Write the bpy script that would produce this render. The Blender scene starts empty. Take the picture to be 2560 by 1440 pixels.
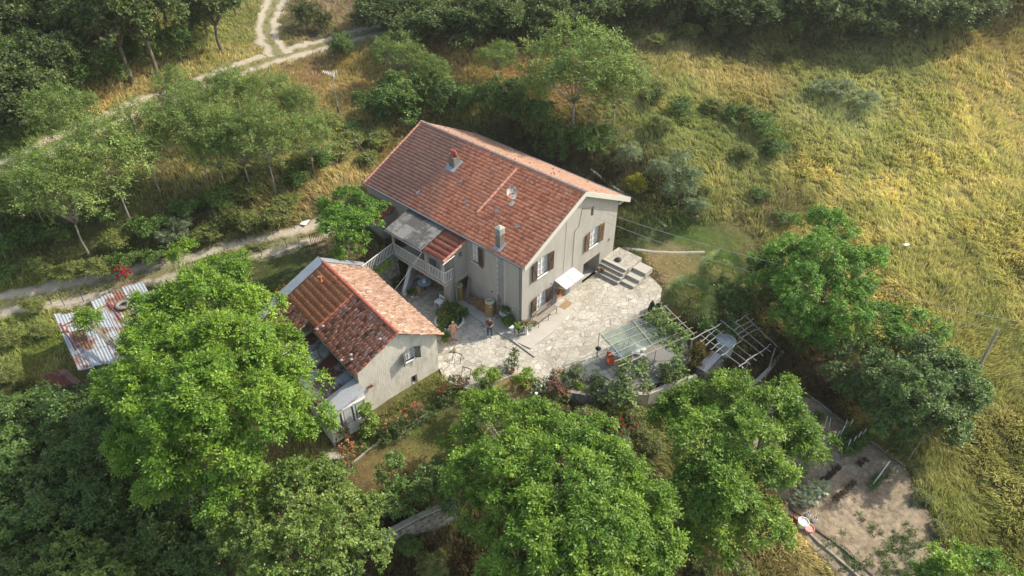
import bpy, bmesh, math, random
import numpy as np
from mathutils import Vector, Matrix
R = math.radians
rng = np.random.default_rng(7)
random.seed(7)
SC = bpy.context.scene
COL = SC.collection

# ------------------------------------------------------------------ camera, sky, sun
PITCH, ROLL, YAW = R(38.514), R(0.205), R(48.342)
CAM = np.array([-26.915, -23.048, 31.844])
FPX = 1705.71                      # focal length in pixels of the 2560 px wide photograph
FW = np.array([math.cos(PITCH)*math.sin(YAW), math.cos(PITCH)*math.cos(YAW), -math.sin(PITCH)])
_rt = np.array([math.cos(YAW), -math.sin(YAW), 0.0]); _up = np.cross(_rt, FW)
RT = _rt*math.cos(ROLL)+_up*math.sin(ROLL); UP = _up*math.cos(ROLL)-_rt*math.sin(ROLL)
cd = bpy.data.cameras.new('camera'); cam = bpy.data.objects.new('camera', cd); COL.objects.link(cam)
m = Matrix(((RT[0], UP[0], -FW[0], CAM[0]), (RT[1], UP[1], -FW[1], CAM[1]), (RT[2], UP[2], -FW[2], CAM[2]), (0, 0, 0, 1)))
cam.matrix_world = m
cd.sensor_width = 36; cd.lens = FPX*36/2560; cd.clip_end = 2000; cd.clip_start = .5
SC.camera = cam
SUN_AZ, SUN_EL = R(-28), R(42)
w = bpy.data.worlds.new('World'); SC.world = w; w.use_nodes = True
nt = w.node_tree; nt.nodes.clear()
sky = nt.nodes.new('ShaderNodeTexSky'); sky.sky_type = 'NISHITA'; sky.sun_disc = False
sky.sun_elevation = SUN_EL; sky.sun_rotation = R(90)-SUN_AZ; sky.air_density = 1.0; sky.dust_density = 1.6
bg = nt.nodes.new('ShaderNodeBackground'); bg.inputs[1].default_value = 0.15
wo = nt.nodes.new('ShaderNodeOutputWorld')
tint = nt.nodes.new('ShaderNodeVectorMath'); tint.operation = 'MULTIPLY'; tint.inputs[1].default_value = (1.12, 1.0, .84)   # hazy warm summer sky
nt.links.new(sky.outputs[0], tint.inputs[0]); nt.links.new(tint.outputs[0], bg.inputs[0]); nt.links.new(bg.outputs[0], wo.inputs[0])
sd = bpy.data.lights.new('sun', 'SUN'); sd.energy = 2.6; sd.angle = R(0.6); sd.color = (1.0, 0.93, 0.80)
so = bpy.data.objects.new('sun', sd); COL.objects.link(so)
sdir = Vector((math.cos(SUN_EL)*math.cos(SUN_AZ), math.cos(SUN_EL)*math.sin(SUN_AZ), math.sin(SUN_EL)))
so.rotation_euler = sdir.to_track_quat('Z', 'Y').to_euler()
SC.view_settings.view_transform = 'Standard'; SC.view_settings.look = 'None'
SC.view_settings.exposure = 1.02; SC.view_settings.gamma = 1.0
SC.render.resolution_x = 1024; SC.render.resolution_y = 576
SC.render.engine = 'CYCLES'
SC.cycles.max_bounces = 6; SC.cycles.transparent_max_bounces = 8

# ------------------------------------------------------------------ helpers: positions
def ray(px, py):
    return FW+RT*((px-1280)/FPX)-UP*((py-720)/FPX)
def P(px, py, z=0.0):
    d = ray(px, py); t = (z-CAM[2])/d[2]
    return CAM+d*t
def proj(X):
    X = np.asarray(X, float); d = X-CAM; q = d@FW
    return 1280+FPX*(d@RT)/q, 720-FPX*(d@UP)/q, q
def vh(base, pytop):                       # height of an upright thing whose foot is at base and whose top shows at pytop
    lo, hi = 0., 20.
    for _ in range(40):
        mm = (lo+hi)/2
        if proj(base+np.array([0, 0, mm]))[1] > pytop: lo = mm
        else: hi = mm
    return lo
# ------------------------------------------------------------------ noise
def vnoise(x, y, seed=0):
    xi = np.floor(x).astype(np.int64); yi = np.floor(y).astype(np.int64); fx = x-xi; fy = y-yi
    fx = fx*fx*(3-2*fx); fy = fy*fy*(3-2*fy)
    def h(a, b):
        n = (a*374761393+b*668265263+seed*1442695041) & 0x7fffffff
        n = ((n ^ (n >> 13))*1274126177) & 0x7fffffff
        return ((n ^ (n >> 16)) & 0xffff)/65535.0
    return (h(xi, yi)*(1-fx)+h(xi+1, yi)*fx)*(1-fy)+(h(xi, yi+1)*(1-fx)+h(xi+1, yi+1)*fx)*fy
def fbm(x, y, s=1.0, seed=0, o=3):
    v = 0; a = .5; t = 0
    for k in range(o):
        v = v+a*vnoise(x*s, y*s, seed+k*17); t += a; a *= .5; s *= 2.03
    return v/t
# ------------------------------------------------------------------ terrain height
def inpoly(x, y, poly):
    """signed distance to polygon, negative inside"""
    x = np.asarray(x, float); y = np.asarray(y, float)
    d = np.full(x.shape, 1e9); ins = np.zeros(x.shape, bool)
    n = len(poly)
    for i in range(n):
        ax, ay = poly[i]; bx, by = poly[(i+1) % n]
        ex, ey = bx-ax, by-ay
        t = np.clip(((x-ax)*ex+(y-ay)*ey)/(ex*ex+ey*ey), 0, 1)
        d = np.minimum(d, np.hypot(x-ax-t*ex, y-ay-t*ey))
        c = ((ay > y) != (by > y)) & (x < (bx-ax)*(y-ay)/(by-ay+1e-12)+ax)
        ins ^= c
    return np.where(ins, -d, d)
CTRL_W = [(0,-3,0),(-4,-1,0),(5,-4,0),(9,-4,.1),(3,-6.5,-.1),(-3,4,0),(-6,1,-.05),(0,2,0),(11.2,0,.85),(12.2,-2,.7),(11,-5,.2),
          (12,4,1.3),(13.5,9,2.6),(13,14,3.5),(11,18,3.6),(4,18,3.2),(0,17.5,2.8),(-2,14,2.5),(-4,11.5,2.45),(-7,12,2.3),(-13.5,10,1.2),(-12.5,4,-.2),
          (-11,1,-.5),(-8,0,-.35),(-5,-3,-.4),(-2,-7,-.7),(2,-10,-1.3),(7,-9,-.2),(6,-12,-.6),(8,-14,-.8),
          (-60,-60,-9),(-40,-20,-6),(-30,-40,-6.5),(0,-50,-5),(200,-60,6),(200,60,18),(150,180,26),(60,200,24),(-60,150,14),(-90,60,2),(100,-100,0)]
CTRL_P = [(1000,1120,-1.0),(900,1180,-1.4),(1100,1060,-.8),(1250,1010,-.5),(1400,1040,-.8),(1540,1080,-1.4),(1650,1100,-1.8),(1000,1280,-1.5),(960,1400,-3.2),(1100,1350,-3.2),
          (600,1300,-3.5),(300,1250,-2.8),(100,1350,-3.0),(50,1000,-1.0),(200,1050,-1.0),(60,850,.2),(450,850,.6),(640,720,1.6),(700,660,2.1),
          (0,765,1.3),(200,725,1.5),(400,680,1.8),(600,635,2.1),(790,578,2.5),(60,640,3.0),(300,600,3.3),(500,560,3.3),(700,520,3.8),(850,470,4.0),
          (150,480,5.6),(400,440,5.4),(650,430,5.2),(850,400,4.8),(0,425,6.2),(200,330,6.6),(420,240,7.0),(600,180,7.4),(760,122,7.8),(960,70,8.2),(900,220,6.4),
          (1100,180,7.2),(1000,330,4.8),(1250,300,5.4),(1450,360,4.6),(1550,450,3.0),(1700,420,4.2),(1650,520,1.8),(1800,560,1.6),(1900,600,1.3),(1750,680,.5),(1600,650,.75),(1800,720,.0),
          (1500,120,8.2),(1800,90,8.8),(1900,200,6.8),(1900,350,4.6),(2100,80,8.6),(2200,450,3.2),(2450,250,5.5),(2450,600,1.6),(2560,20,9.5),(2500,900,-.4),(2400,1150,-1.2),(2500,1350,-1.4),
          (2250,1080,-1.7),(2050,1050,-1.6),(1950,960,-1.2),(2000,1200,-1.8),(2200,1300,-1.8),(2350,1400,-1.8),(2000,1400,-2.0),(1850,1400,-2.4),(1500,1420,-3.0),
          (200,60,11),(500,20,10),(700,0,9.6),(50,250,8.5),(1300,20,10)]
_c = [(a, b, z) for a, b, z in CTRL_W]+[(P(a, b, z)[0], P(a, b, z)[1], z) for a, b, z in CTRL_P]
_c = np.array(_c); _X = _c[:, :2]/30.0
def _tp(r2): return r2*np.log(np.maximum(r2, 1e-12))*.5
_n = len(_c)
_K = _tp(((_X[:, None]-_X[None])**2).sum(-1))+np.eye(_n)*2e-3
_Q = np.c_[np.ones(_n), _X]
_A = np.block([[_K, _Q], [_Q.T, np.zeros((3, 3))]])
_w = np.linalg.solve(_A, np.r_[_c[:, 2], 0, 0, 0])
PATIO = [(-6.5,1.45),(-7.0,.2),(-6.5,-1.3),(-5.2,-2.05),(-3.8,-2.5),(-3.05,-3.9),(-2.5,-5.5),(-1.6,-6.2),(-.9,-7.6),(.2,-9.3),(2.6,-9.9),(5.2,-10.4),(6.9,-9.0),(6.4,-7.2),(6.9,-5.9),(8.8,-5.72),(10.5,-4.82),(11.96,-1.9),(11.6,-.1),(11.2,0.3),(10.9,16.2),(-.2,16.2),(-.5,10.35),(-5.6,9.95),(-5.3,8.5)]
GARDEN = None
def HT(x, y):
    x = np.asarray(x, float); y = np.asarray(y, float); sh = x.shape
    q = np.stack([x.ravel(), y.ravel()], -1)/30.0
    out = np.empty(len(q))
    for i in range(0, len(q), 20000):
        s = q[i:i+20000]
        k = _tp(((s[:, None]-_X[None])**2).sum(-1))
        out[i:i+20000] = k@_w[:_n]+_w[_n]+s@_w[_n+1:]
    out = out.reshape(sh)
    far = np.clip((np.hypot(x-10, y-20)-20)/60, 0, 1)
    out = out+(fbm(x, y, .22, 3)-.5)*(.25+.9*far)+(fbm(x, y, .9, 5)-.5)*.10
    sdp = inpoly(x, y, PATIO)
    k = np.clip((sdp+.02)/.35, 0, 1); k = k*k*(3-2*k)
    return -.09*(1-k)+out*k
def H1(x, y): return float(HT(np.array([x]), np.array([y]))[0])
def G(px, py, dz=0.0):                     # where the sight line of a pixel meets the ground
    d = ray(px, py); t0 = (14-CAM[2])/d[2]; t1 = (-9-CAM[2])/d[2]
    ts = np.linspace(t0, t1, 160); pts = CAM+d*ts[:, None]
    below = pts[:, 2] < HT(pts[:, 0], pts[:, 1])
    i = int(np.argmax(below)); lo, hi = ts[max(i-1, 0)], ts[i]
    for _ in range(14):
        mm = (lo+hi)/2; p = CAM+d*mm
        if p[2] < H1(p[0], p[1]): hi = mm
        else: lo = mm
    p = CAM+d*hi
    return np.array([p[0], p[1], H1(p[0], p[1])+dz])

# ------------------------------------------------------------------ objects
ORG = {}
def tag(o, label=None, cat=None, group=None, kind=None):
    if label: o['label'] = label
    if cat: o['category'] = cat
    if group: o['group'] = group
    if kind: o['kind'] = kind
    return o
def thing(name, loc, label, cat, group=None):
    o = bpy.data.objects.new(name, None); COL.objects.link(o); o.empty_display_size = .2
    o.location = Vector([float(v) for v in loc]); ORG[o.name] = np.array([float(v) for v in loc])
    return tag(o, label, cat, group)
def org(p): return ORG[p.name] if p is not None else np.zeros(3)
class MB:
    def __init__(s): s.v = []; s.f = []; s.uv = None
    def add(s, v, f):
        o = len(s.v); s.v += [tuple(float(c) for c in q) for q in v]; s.f += [tuple(i+o for i in q) for q in f]; return s
    def box(s, c, d, rz=0.0, M=None):
        x, y, z = d[0]/2, d[1]/2, d[2]/2
        v = np.array([(-x,-y,-z),(x,-y,-z),(x,y,-z),(-x,y,-z),(-x,-y,z),(x,-y,z),(x,y,z),(-x,y,z)])
        if M is not None: v = v@np.asarray(M)
        else:
            a, b = math.cos(rz), math.sin(rz); v = v@np.array([[a, b, 0], [-b, a, 0], [0, 0, 1]])
        return s.add(v+np.array(c, float), [(0,3,2,1),(4,5,6,7),(0,1,5,4),(1,2,6,5),(2,3,7,6),(3,0,4,7)])
    def bx(s, x0, x1, y0, y1, z0, z1): return s.box(((x0+x1)/2, (y0+y1)/2, (z0+z1)/2), (abs(x1-x0), abs(y1-y0), abs(z1-z0)))
    def bar(s, a, b, w, h=None, roll=0.0):
        a = np.array(a, float); b = np.array(b, float); d = b-a; L = np.linalg.norm(d); d /= L
        u = np.array([0, 0, 1.]) if abs(d[2]) < .9 else np.array([1., 0, 0])
        sd_ = np.cross(d, u); sd_ /= np.linalg.norm(sd_); u = np.cross(sd_, d)
        return s.box((a+b)/2, (L, w, h or w), M=np.array([d, sd_, u]))
    def tube(s, pts, rad, n=8, cap=True):
        pts = [np.array(p, float) for p in pts]; K = len(pts)
        rads = rad if hasattr(rad, '__len__') else [rad]*K
        o = len(s.v); prev = None
        for i, p in enumerate(pts):
            d = pts[min(i+1, K-1)]-pts[max(i-1, 0)]; d = d/(np.linalg.norm(d)+1e-9)
            u = prev if prev is not None else (np.array([0, 0, 1.]) if abs(d[2]) < .9 else np.array([1., 0, 0]))
            a = np.cross(d, u); a /= (np.linalg.norm(a)+1e-9); b = np.cross(a, d); prev = b
            for k in range(n):
                t = 2*math.pi*k/n
                s.v.append(tuple(p+(a*math.cos(t)+b*math.sin(t))*rads[i]))
        for i in range(K-1):
            for k in range(n):
                s.f.append((o+i*n+k, o+i*n+(k+1) % n, o+(i+1)*n+(k+1) % n, o+(i+1)*n+k))
        if cap:
            s.f.append(tuple(o+k for k in range(n))[::-1]); s.f.append(tuple(o+(K-1)*n+k for k in range(n)))
        return s
    def lathe(s, c, prof, n=20, cap=True):
        o = len(s.v); K = len(prof)
        for r, z in prof:
            for k in range(n):
                t = 2*math.pi*k/n; s.v.append((c[0]+r*math.cos(t), c[1]+r*math.sin(t), c[2]+z))
        for i in range(K-1):
            for k in range(n):
                s.f.append((o+i*n+k, o+i*n+(k+1) % n, o+(i+1)*n+(k+1) % n, o+(i+1)*n+k))
        if cap:
            s.f.append(tuple(o+k for k in range(n))[::-1]); s.f.append(tuple(o+(K-1)*n+k for k in range(n)))
        return s
    def slab(s, top, th):                    # quad or polygon top given as 3D points, extruded down
        n = len(top); t = [np.array(p, float) for p in top]; b = [p-np.array([0, 0, th]) for p in t]
        return s.add(t+b, [tuple(range(n))]+[tuple(range(2*n-1, n-1, -1))]+[(i, i+n, (i+1) % n+n, (i+1) % n) for i in range(n)])
    def ball(s, c, r, n=8, m=6):
        prof = [(r[0]*math.sin(math.pi*i/m), -r[2]*math.cos(math.pi*i/m)) for i in range(m+1)]
        prof[0] = (r[0]*.08, -r[2]); prof[-1] = (r[0]*.08, r[2])
        return s.lathe(c, prof, n)
    def build(s, name, mat, parent=None, smooth=False, offset=True, **kw):
        me = bpy.data.meshes.new(name)
        v = np.array(s.v, float)-(org(parent) if offset else 0)
        me.from_pydata([tuple(q) for q in v], [], s.f)
        bm = bmesh.new(); bm.from_mesh(me); bmesh.ops.recalc_face_normals(bm, faces=bm.faces); bm.to_mesh(me); bm.free()
        if smooth: me.shade_smooth()
        return link(name, me, mat, parent, **kw)
def link(name, me, mat, parent=None, **kw):
    o = bpy.data.objects.new(name, me); COL.objects.link(o)
    if mat: me.materials.append(mat)
    if parent is not None: o.parent = parent; ORG[o.name] = org(parent)
    else: ORG[o.name] = np.zeros(3)
    tag(o, **kw); return o
def kids(o): return list(o.children)
def copy_tree(o, parent=None):
    c = o.copy(); COL.objects.link(c); c.parent = parent
    ORG[c.name] = ORG.get(o.name, np.zeros(3))
    for ch in kids(o): copy_tree(ch, c)
    return c
def clone(o, loc, rz=0, sc=1.0, label=None, group=None):
    c = copy_tree(o); c.location = Vector([float(v) for v in loc]); c.rotation_euler = (0, 0, rz)
    c.scale = (sc, sc, sc) if not hasattr(sc, '__len__') else sc
    if label: c['label'] = label
    if group: c['group'] = group
    return c
def npmesh(name, V, F, col=None, smooth=False, uv=None):
    """V (n,3), F (m,k) arrays -> mesh quickly"""
    me = bpy.data.meshes.new(name); V = np.ascontiguousarray(V, np.float32); F = np.ascontiguousarray(F, np.int32)
    k = F.shape[1]
    me.vertices.add(len(V)); me.vertices.foreach_set('co', V.ravel())
    me.loops.add(F.size); me.loops.foreach_set('vertex_index', F.ravel())
    me.polygons.add(len(F)); me.polygons.foreach_set('loop_start', np.arange(0, F.size, k, dtype=np.int32))
    try: me.polygons.foreach_set('loop_total', np.full(len(F), k, np.int32))
    except Exception: pass
    if col is not None:
        a = me.color_attributes.new('col', 'FLOAT_COLOR', 'POINT')
        c4 = np.ones((len(V), 4), np.float32); c4[:, :3] = col; a.data.foreach_set('color', c4.ravel())
    if uv is not None:
        l = me.uv_layers.new(name='UVMap'); l.data.foreach_set('uv', np.ascontiguousarray(uv[F.ravel()], np.float32).ravel())
    me.update(calc_edges=True)
    if smooth: me.shade_smooth()
    return me
def srgb(r, g, b):
    f = lambda c: (c/12.92 if c <= .04045 else ((c+.055)/1.055)**2.4)
    return (f(r/255), f(g/255), f(b/255))

# ------------------------------------------------------------------ materials
def mat(name, col, rough=.8, var=.25, scale=3.0, bump=.0, bscale=None, metal=0.0, col2=None, mixlo=.45, mixhi=.6, mscale=None, spec=.3, attr=False, stretch=None, detail=6):
    mt = bpy.data.materials.new(name); mt.use_nodes = True; n = mt.node_tree.nodes; L = mt.node_tree.links
    b = n['Principled BSDF']; b.inputs['Roughness'].default_value = rough; b.inputs['Metallic'].default_value = metal
    b.inputs['Specular IOR Level'].default_value = spec
    tc = n.new('ShaderNodeTexCoord'); src = tc.outputs['Object']
    if stretch:
        mp = n.new('ShaderNodeMapping'); mp.inputs['Scale'].default_value = stretch; L.new(src, mp.inputs[0]); src = mp.outputs[0]
    no = n.new('ShaderNodeTexNoise'); no.inputs['Scale'].default_value = scale; no.inputs['Detail'].default_value = detail; no.inputs['Roughness'].default_value = .65
    L.new(src, no.inputs['Vector'])
    mr = n.new('ShaderNodeMapRange'); mr.inputs['From Min'].default_value = .3; mr.inputs['From Max'].default_value = .7
    mr.inputs['To Min'].default_value = 1-var; mr.inputs['To Max'].default_value = 1+var; L.new(no.outputs[0], mr.inputs[0])
    if attr:
        at = n.new('ShaderNodeAttribute'); at.attribute_name = 'col'; base = at.outputs['Color']
    else:
        rg = n.new('ShaderNodeRGB'); rg.outputs[0].default_value = (*col, 1); base = rg.outputs[0]
    if col2 is not None:
        n2 = n.new('ShaderNodeTexNoise'); n2.inputs['Scale'].default_value = mscale or scale*.5; n2.inputs['Detail'].default_value = 8; n2.inputs['Roughness'].default_value = .7
        L.new(src, n2.inputs['Vector'])
        m2 = n.new('ShaderNodeMapRange'); m2.inputs['From Min'].default_value = mixlo; m2.inputs['From Max'].default_value = mixhi; L.new(n2.outputs[0], m2.inputs[0])
        mx = n.new('ShaderNodeMix'); mx.data_type = 'RGBA'; L.new(m2.outputs[0], mx.inputs[0]); L.new(base, mx.inputs[6]); mx.inputs[7].default_value = (*col2, 1); base = mx.outputs[2]
    vm = n.new('ShaderNodeVectorMath'); vm.operation = 'SCALE'; L.new(base, vm.inputs[0]); L.new(mr.outputs[0], vm.inputs['Scale'])
    L.new(vm.outputs[0], b.inputs['Base Color'])
    if bump:
        n3 = n.new('ShaderNodeTexNoise'); n3.inputs['Scale'].default_value = bscale or scale*6; n3.inputs['Detail'].default_value = 5
        L.new(src, n3.inputs['Vector'])
        bp = n.new('ShaderNodeBump'); bp.inputs['Strength'].default_value = bump; bp.inputs['Distance'].default_value = .03
        L.new(n3.outputs[0], bp.inputs['Height']); L.new(bp.outputs[0], b.inputs['Normal'])
    return mt
def leafmat(name, trans=.35, gloss=.02, tb=.6, gr=.55):
    mt = bpy.data.materials.new(name); mt.use_nodes = True; n = mt.node_tree.nodes; L = mt.node_tree.links
    n.clear()
    at = n.new('ShaderNodeAttribute'); at.attribute_name = 'col'
    oi = n.new('ShaderNodeObjectInfo')
    mr = n.new('ShaderNodeMapRange'); mr.inputs['To Min'].default_value = .86; mr.inputs['To Max'].default_value = 1.14; L.new(oi.outputs['Random'], mr.inputs[0])
    vm = n.new('ShaderNodeVectorMath'); vm.operation = 'SCALE'; L.new(at.outputs['Color'], vm.inputs[0]); L.new(mr.outputs[0], vm.inputs['Scale'])
    d = n.new('ShaderNodeBsdfDiffuse'); t = n.new('ShaderNodeBsdfTranslucent'); g = n.new('ShaderNodeBsdfGlossy'); g.inputs['Roughness'].default_value = gr
    tv = n.new('ShaderNodeVectorMath'); tv.operation = 'MULTIPLY'; tv.inputs[1].default_value = (1.15, 1.2, tb)
    L.new(vm.outputs[0], tv.inputs[0])
    L.new(vm.outputs[0], d.inputs[0]); L.new(tv.outputs[0], t.inputs[0]); g.inputs[0].default_value = (.9, .95, .9, 1)
    m1 = n.new('ShaderNodeMixShader'); m1.inputs[0].default_value = trans; L.new(d.outputs[0], m1.inputs[1]); L.new(t.outputs[0], m1.inputs[2])
    m2 = n.new('ShaderNodeMixShader'); m2.inputs[0].default_value = gloss; L.new(m1.outputs[0], m2.inputs[1]); L.new(g.outputs[0], m2.inputs[2])
    o = n.new('ShaderNodeOutputMaterial'); L.new(m2.outputs[0], o.inputs[0])
    return mt
M = {}
M['stucco'] = mat('stucco', (.43,.405,.36), .9, .08, 2.2, .4, 22, col2=(.375,.355,.312), mixlo=.48, mixhi=.68, mscale=1.3, stretch=(1,1,.22))
M['stucco_old'] = mat('stucco_old', (.66,.62,.53), .92, .12, 3.2, .6, 14, col2=(.48,.45,.38), mixlo=.5, mixhi=.66, mscale=1.4, stretch=(1,1,.35))
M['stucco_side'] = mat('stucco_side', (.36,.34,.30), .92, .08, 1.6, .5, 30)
M['soffit'] = mat('soffit', (.62,.60,.52), .7, .05, 2, .05)
M['white'] = mat('white_paint', (.78,.78,.76), .5, .05, 3)
M['oldwhite'] = mat('flaking_white_paint', (.72,.72,.70), .7, .12, 8, .3, col2=(.35,.32,.28), mixlo=.6, mixhi=.68, mscale=6)
M['glass'] = mat('window_glass', (.16,.18,.20), .12, .5, 1.5, spec=.6)
M['curtain'] = mat('net_curtain', (.55,.56,.56), .8, .15, 6)
M['roomshade'] = mat('interior_shade', (.03,.028,.025), .9, .2, 3)
M['shutter'] = mat('shutter_wood', (.17,.105,.055), .6, .18, 12, .1, stretch=(1,1,.15))
M['shutter_dark'] = mat('shutter_dark_wood', (.095,.062,.045), .6, .15, 12)
M['door'] = mat('varnished_door', (.42,.20,.06), .4, .3, 9, stretch=(1,1,.2))
M['quoin'] = mat('grey_quoin', (.30,.30,.31), .85, .10, 4, .1)
M['zinc'] = mat('zinc', (.36,.40,.44), .45, .12, 2.5, metal=.35)
M['gutter'] = mat('gutter', (.20,.21,.22), .5, .15, 3, metal=.3)
M['concrete'] = mat('concrete', (.40,.38,.33), .9, .14, 1.5, .3, 18, col2=(.30,.28,.25), mixlo=.5, mixhi=.7)
M['concrete_light'] = mat('pale_concrete', (.46,.435,.38), .9, .14, 1.2, .25, 16, col2=(.36,.335,.285), mixlo=.5, mixhi=.72)
M['chimney'] = mat('chimney_render', (.20,.185,.16), .9, .18, 4, .3, 20, col2=(.11,.10,.09), mixlo=.50, mixhi=.66, mscale=2.5)
M['stone'] = mat('stone_wall', (.26,.24,.21), .95, .35, 3.0, .8, 5, col2=(.12,.115,.10), mixlo=.5, mixhi=.56, mscale=4)
M['terracotta'] = mat('terracotta', (.45,.19,.10), .8, .15, 6)
M['black'] = mat('black_plastic', (.025,.025,.028), .5, .1, 4)
M['greyp'] = mat('grey_plastic', (.25,.26,.27), .6, .1, 4)
M['wood'] = mat('weathered_wood', (.30,.26,.21), .85, .25, 5, .2, 30)
M['greywood'] = mat('grey_weathered_wood', (.31,.30,.28), .85, .25, 5, .2, 30)
M['bamboo'] = mat('bamboo', (.42,.38,.25), .7, .25, 5)
M['bark'] = mat('bark', (.16,.13,.10), .95, .35, 6, .6, 12, stretch=(1,1,.3))
M['palebark'] = mat('pale_bark', (.30,.27,.22), .95, .3, 6, .4, 12, stretch=(1,1,.3))
M['rustpaint'] = mat('red_steel', (.32,.06,.045), .6, .3, 6, col2=(.20,.09,.05), mixlo=.5, mixhi=.6)
M['rubber'] = mat('grey_rubber', (.24,.23,.22), .8, .12, 4)
M['rust'] = mat('rusty_steel', (.16,.075,.045), .85, .3, 5)
M['iron'] = mat('dark_iron', (.05,.045,.04), .6, .3, 6)
M['wicker'] = mat('wicker', (.33,.24,.14), .85, .35, 30)
M['heater'] = mat('heater_wood', (.36,.25,.10), .5, .12, 3, stretch=(6,6,.3))
M['cream'] = mat('cream_lid', (.62,.58,.36), .5, .08, 4)
M['log'] = mat('log_ends', (.38,.22,.11), .9, .4, 14, .4)
M['mat'] = mat('coir_mat', (.33,.23,.13), .95, .15, 20)
M['skin'] = mat('skin', (.62,.33,.23), .6, .06, 8)
M['skin2'] = mat('skin_tanned', (.40,.21,.14), .6, .06, 8)
M['shorts'] = mat('beige_cloth', (.42,.35,.27), .9, .1, 8)
M['shirt'] = mat('brown_cloth', (.11,.075,.055), .9, .12, 8)
M['jeans'] = mat('denim', (.05,.09,.13), .9, .2, 12)
M['hair'] = mat('grey_hair', (.20,.17,.15), .9, .2, 30)
M['hairw'] = mat('white_hair', (.50,.46,.42), .9, .1, 30)
M['red'] = mat('orange_plastic', (.75,.12,.04), .5, .1, 4)
M['pink'] = mat('pink_plastic', (.68,.33,.28), .5, .08, 4)
M['bluegrey'] = mat('bluegrey_table', (.38,.46,.55), .5, .08, 3)
M['steel'] = mat('galvanised_tube', (.42,.43,.42), .45, .12, 5, metal=.3)
M['tank'] = mat('pale_tank', (.50,.56,.58), .5, .1, 2.5)
M['slab'] = mat('grey_screed', (.23,.225,.215), .9, .12, 1.2, .2, 16, col2=(.19,.185,.175), mixlo=.5, mixhi=.7)
M['darkrock'] = mat('dark_rock', (.07,.06,.055), .95, .3, 3, .8, 6)
# ------------------------------------------------------------------ special materials
def N(nt, t, **k):
    x = nt.nodes.new(t)
    for a, v in k.items(): setattr(x, a, v)
    return x
def mth(nt, op, a, b=None, c=None):
    x = nt.nodes.new('ShaderNodeMath'); x.operation = op
    for i, q in enumerate((a, b, c)):
        if q is None: continue
        if isinstance(q, (int, float)): x.inputs[i].default_value = q
        else: nt.links.new(q, x.inputs[i])
    return x.outputs[0]
def ramp(nt, fac, stops):
    r = nt.nodes.new('ShaderNodeValToRGB'); e = r.color_ramp.elements
    while len(e) > 1: e.remove(e[-1])
    e[0].position = stops[0][0]; e[0].color = (*stops[0][1], 1)
    for p, c in stops[1:]:
        q = e.new(p); q.color = (*c, 1)
    nt.links.new(fac, r.inputs[0]); return r.outputs[0]
def mixc(nt, f, a, b, mode='MIX'):
    x = nt.nodes.new('ShaderNodeMix'); x.data_type = 'RGBA'; x.blend_type = mode
    for i, q in ((0, f), (6, a), (7, b)):
        if isinstance(q, (int, float)): x.inputs[i].default_value = q
        elif isinstance(q, tuple): x.inputs[i].default_value = (*q, 1)
        else: nt.links.new(q, x.inputs[i])
    return x.outputs[2]
def bumpn(nt, h, st=.4, dist=.03):
    b = nt.nodes.new('ShaderNodeBump'); b.inputs['Strength'].default_value = st; b.inputs['Distance'].default_value = dist
    nt.links.new(h, b.inputs['Height']); return b.outputs[0]
def newmat(name, rough=.85):
    mt = bpy.data.materials.new(name); mt.use_nodes = True; b = mt.node_tree.nodes['Principled BSDF']; b.inputs['Roughness'].default_value = rough
    b.inputs['Specular IOR Level'].default_value = .25
    return mt, mt.node_tree, b
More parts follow.
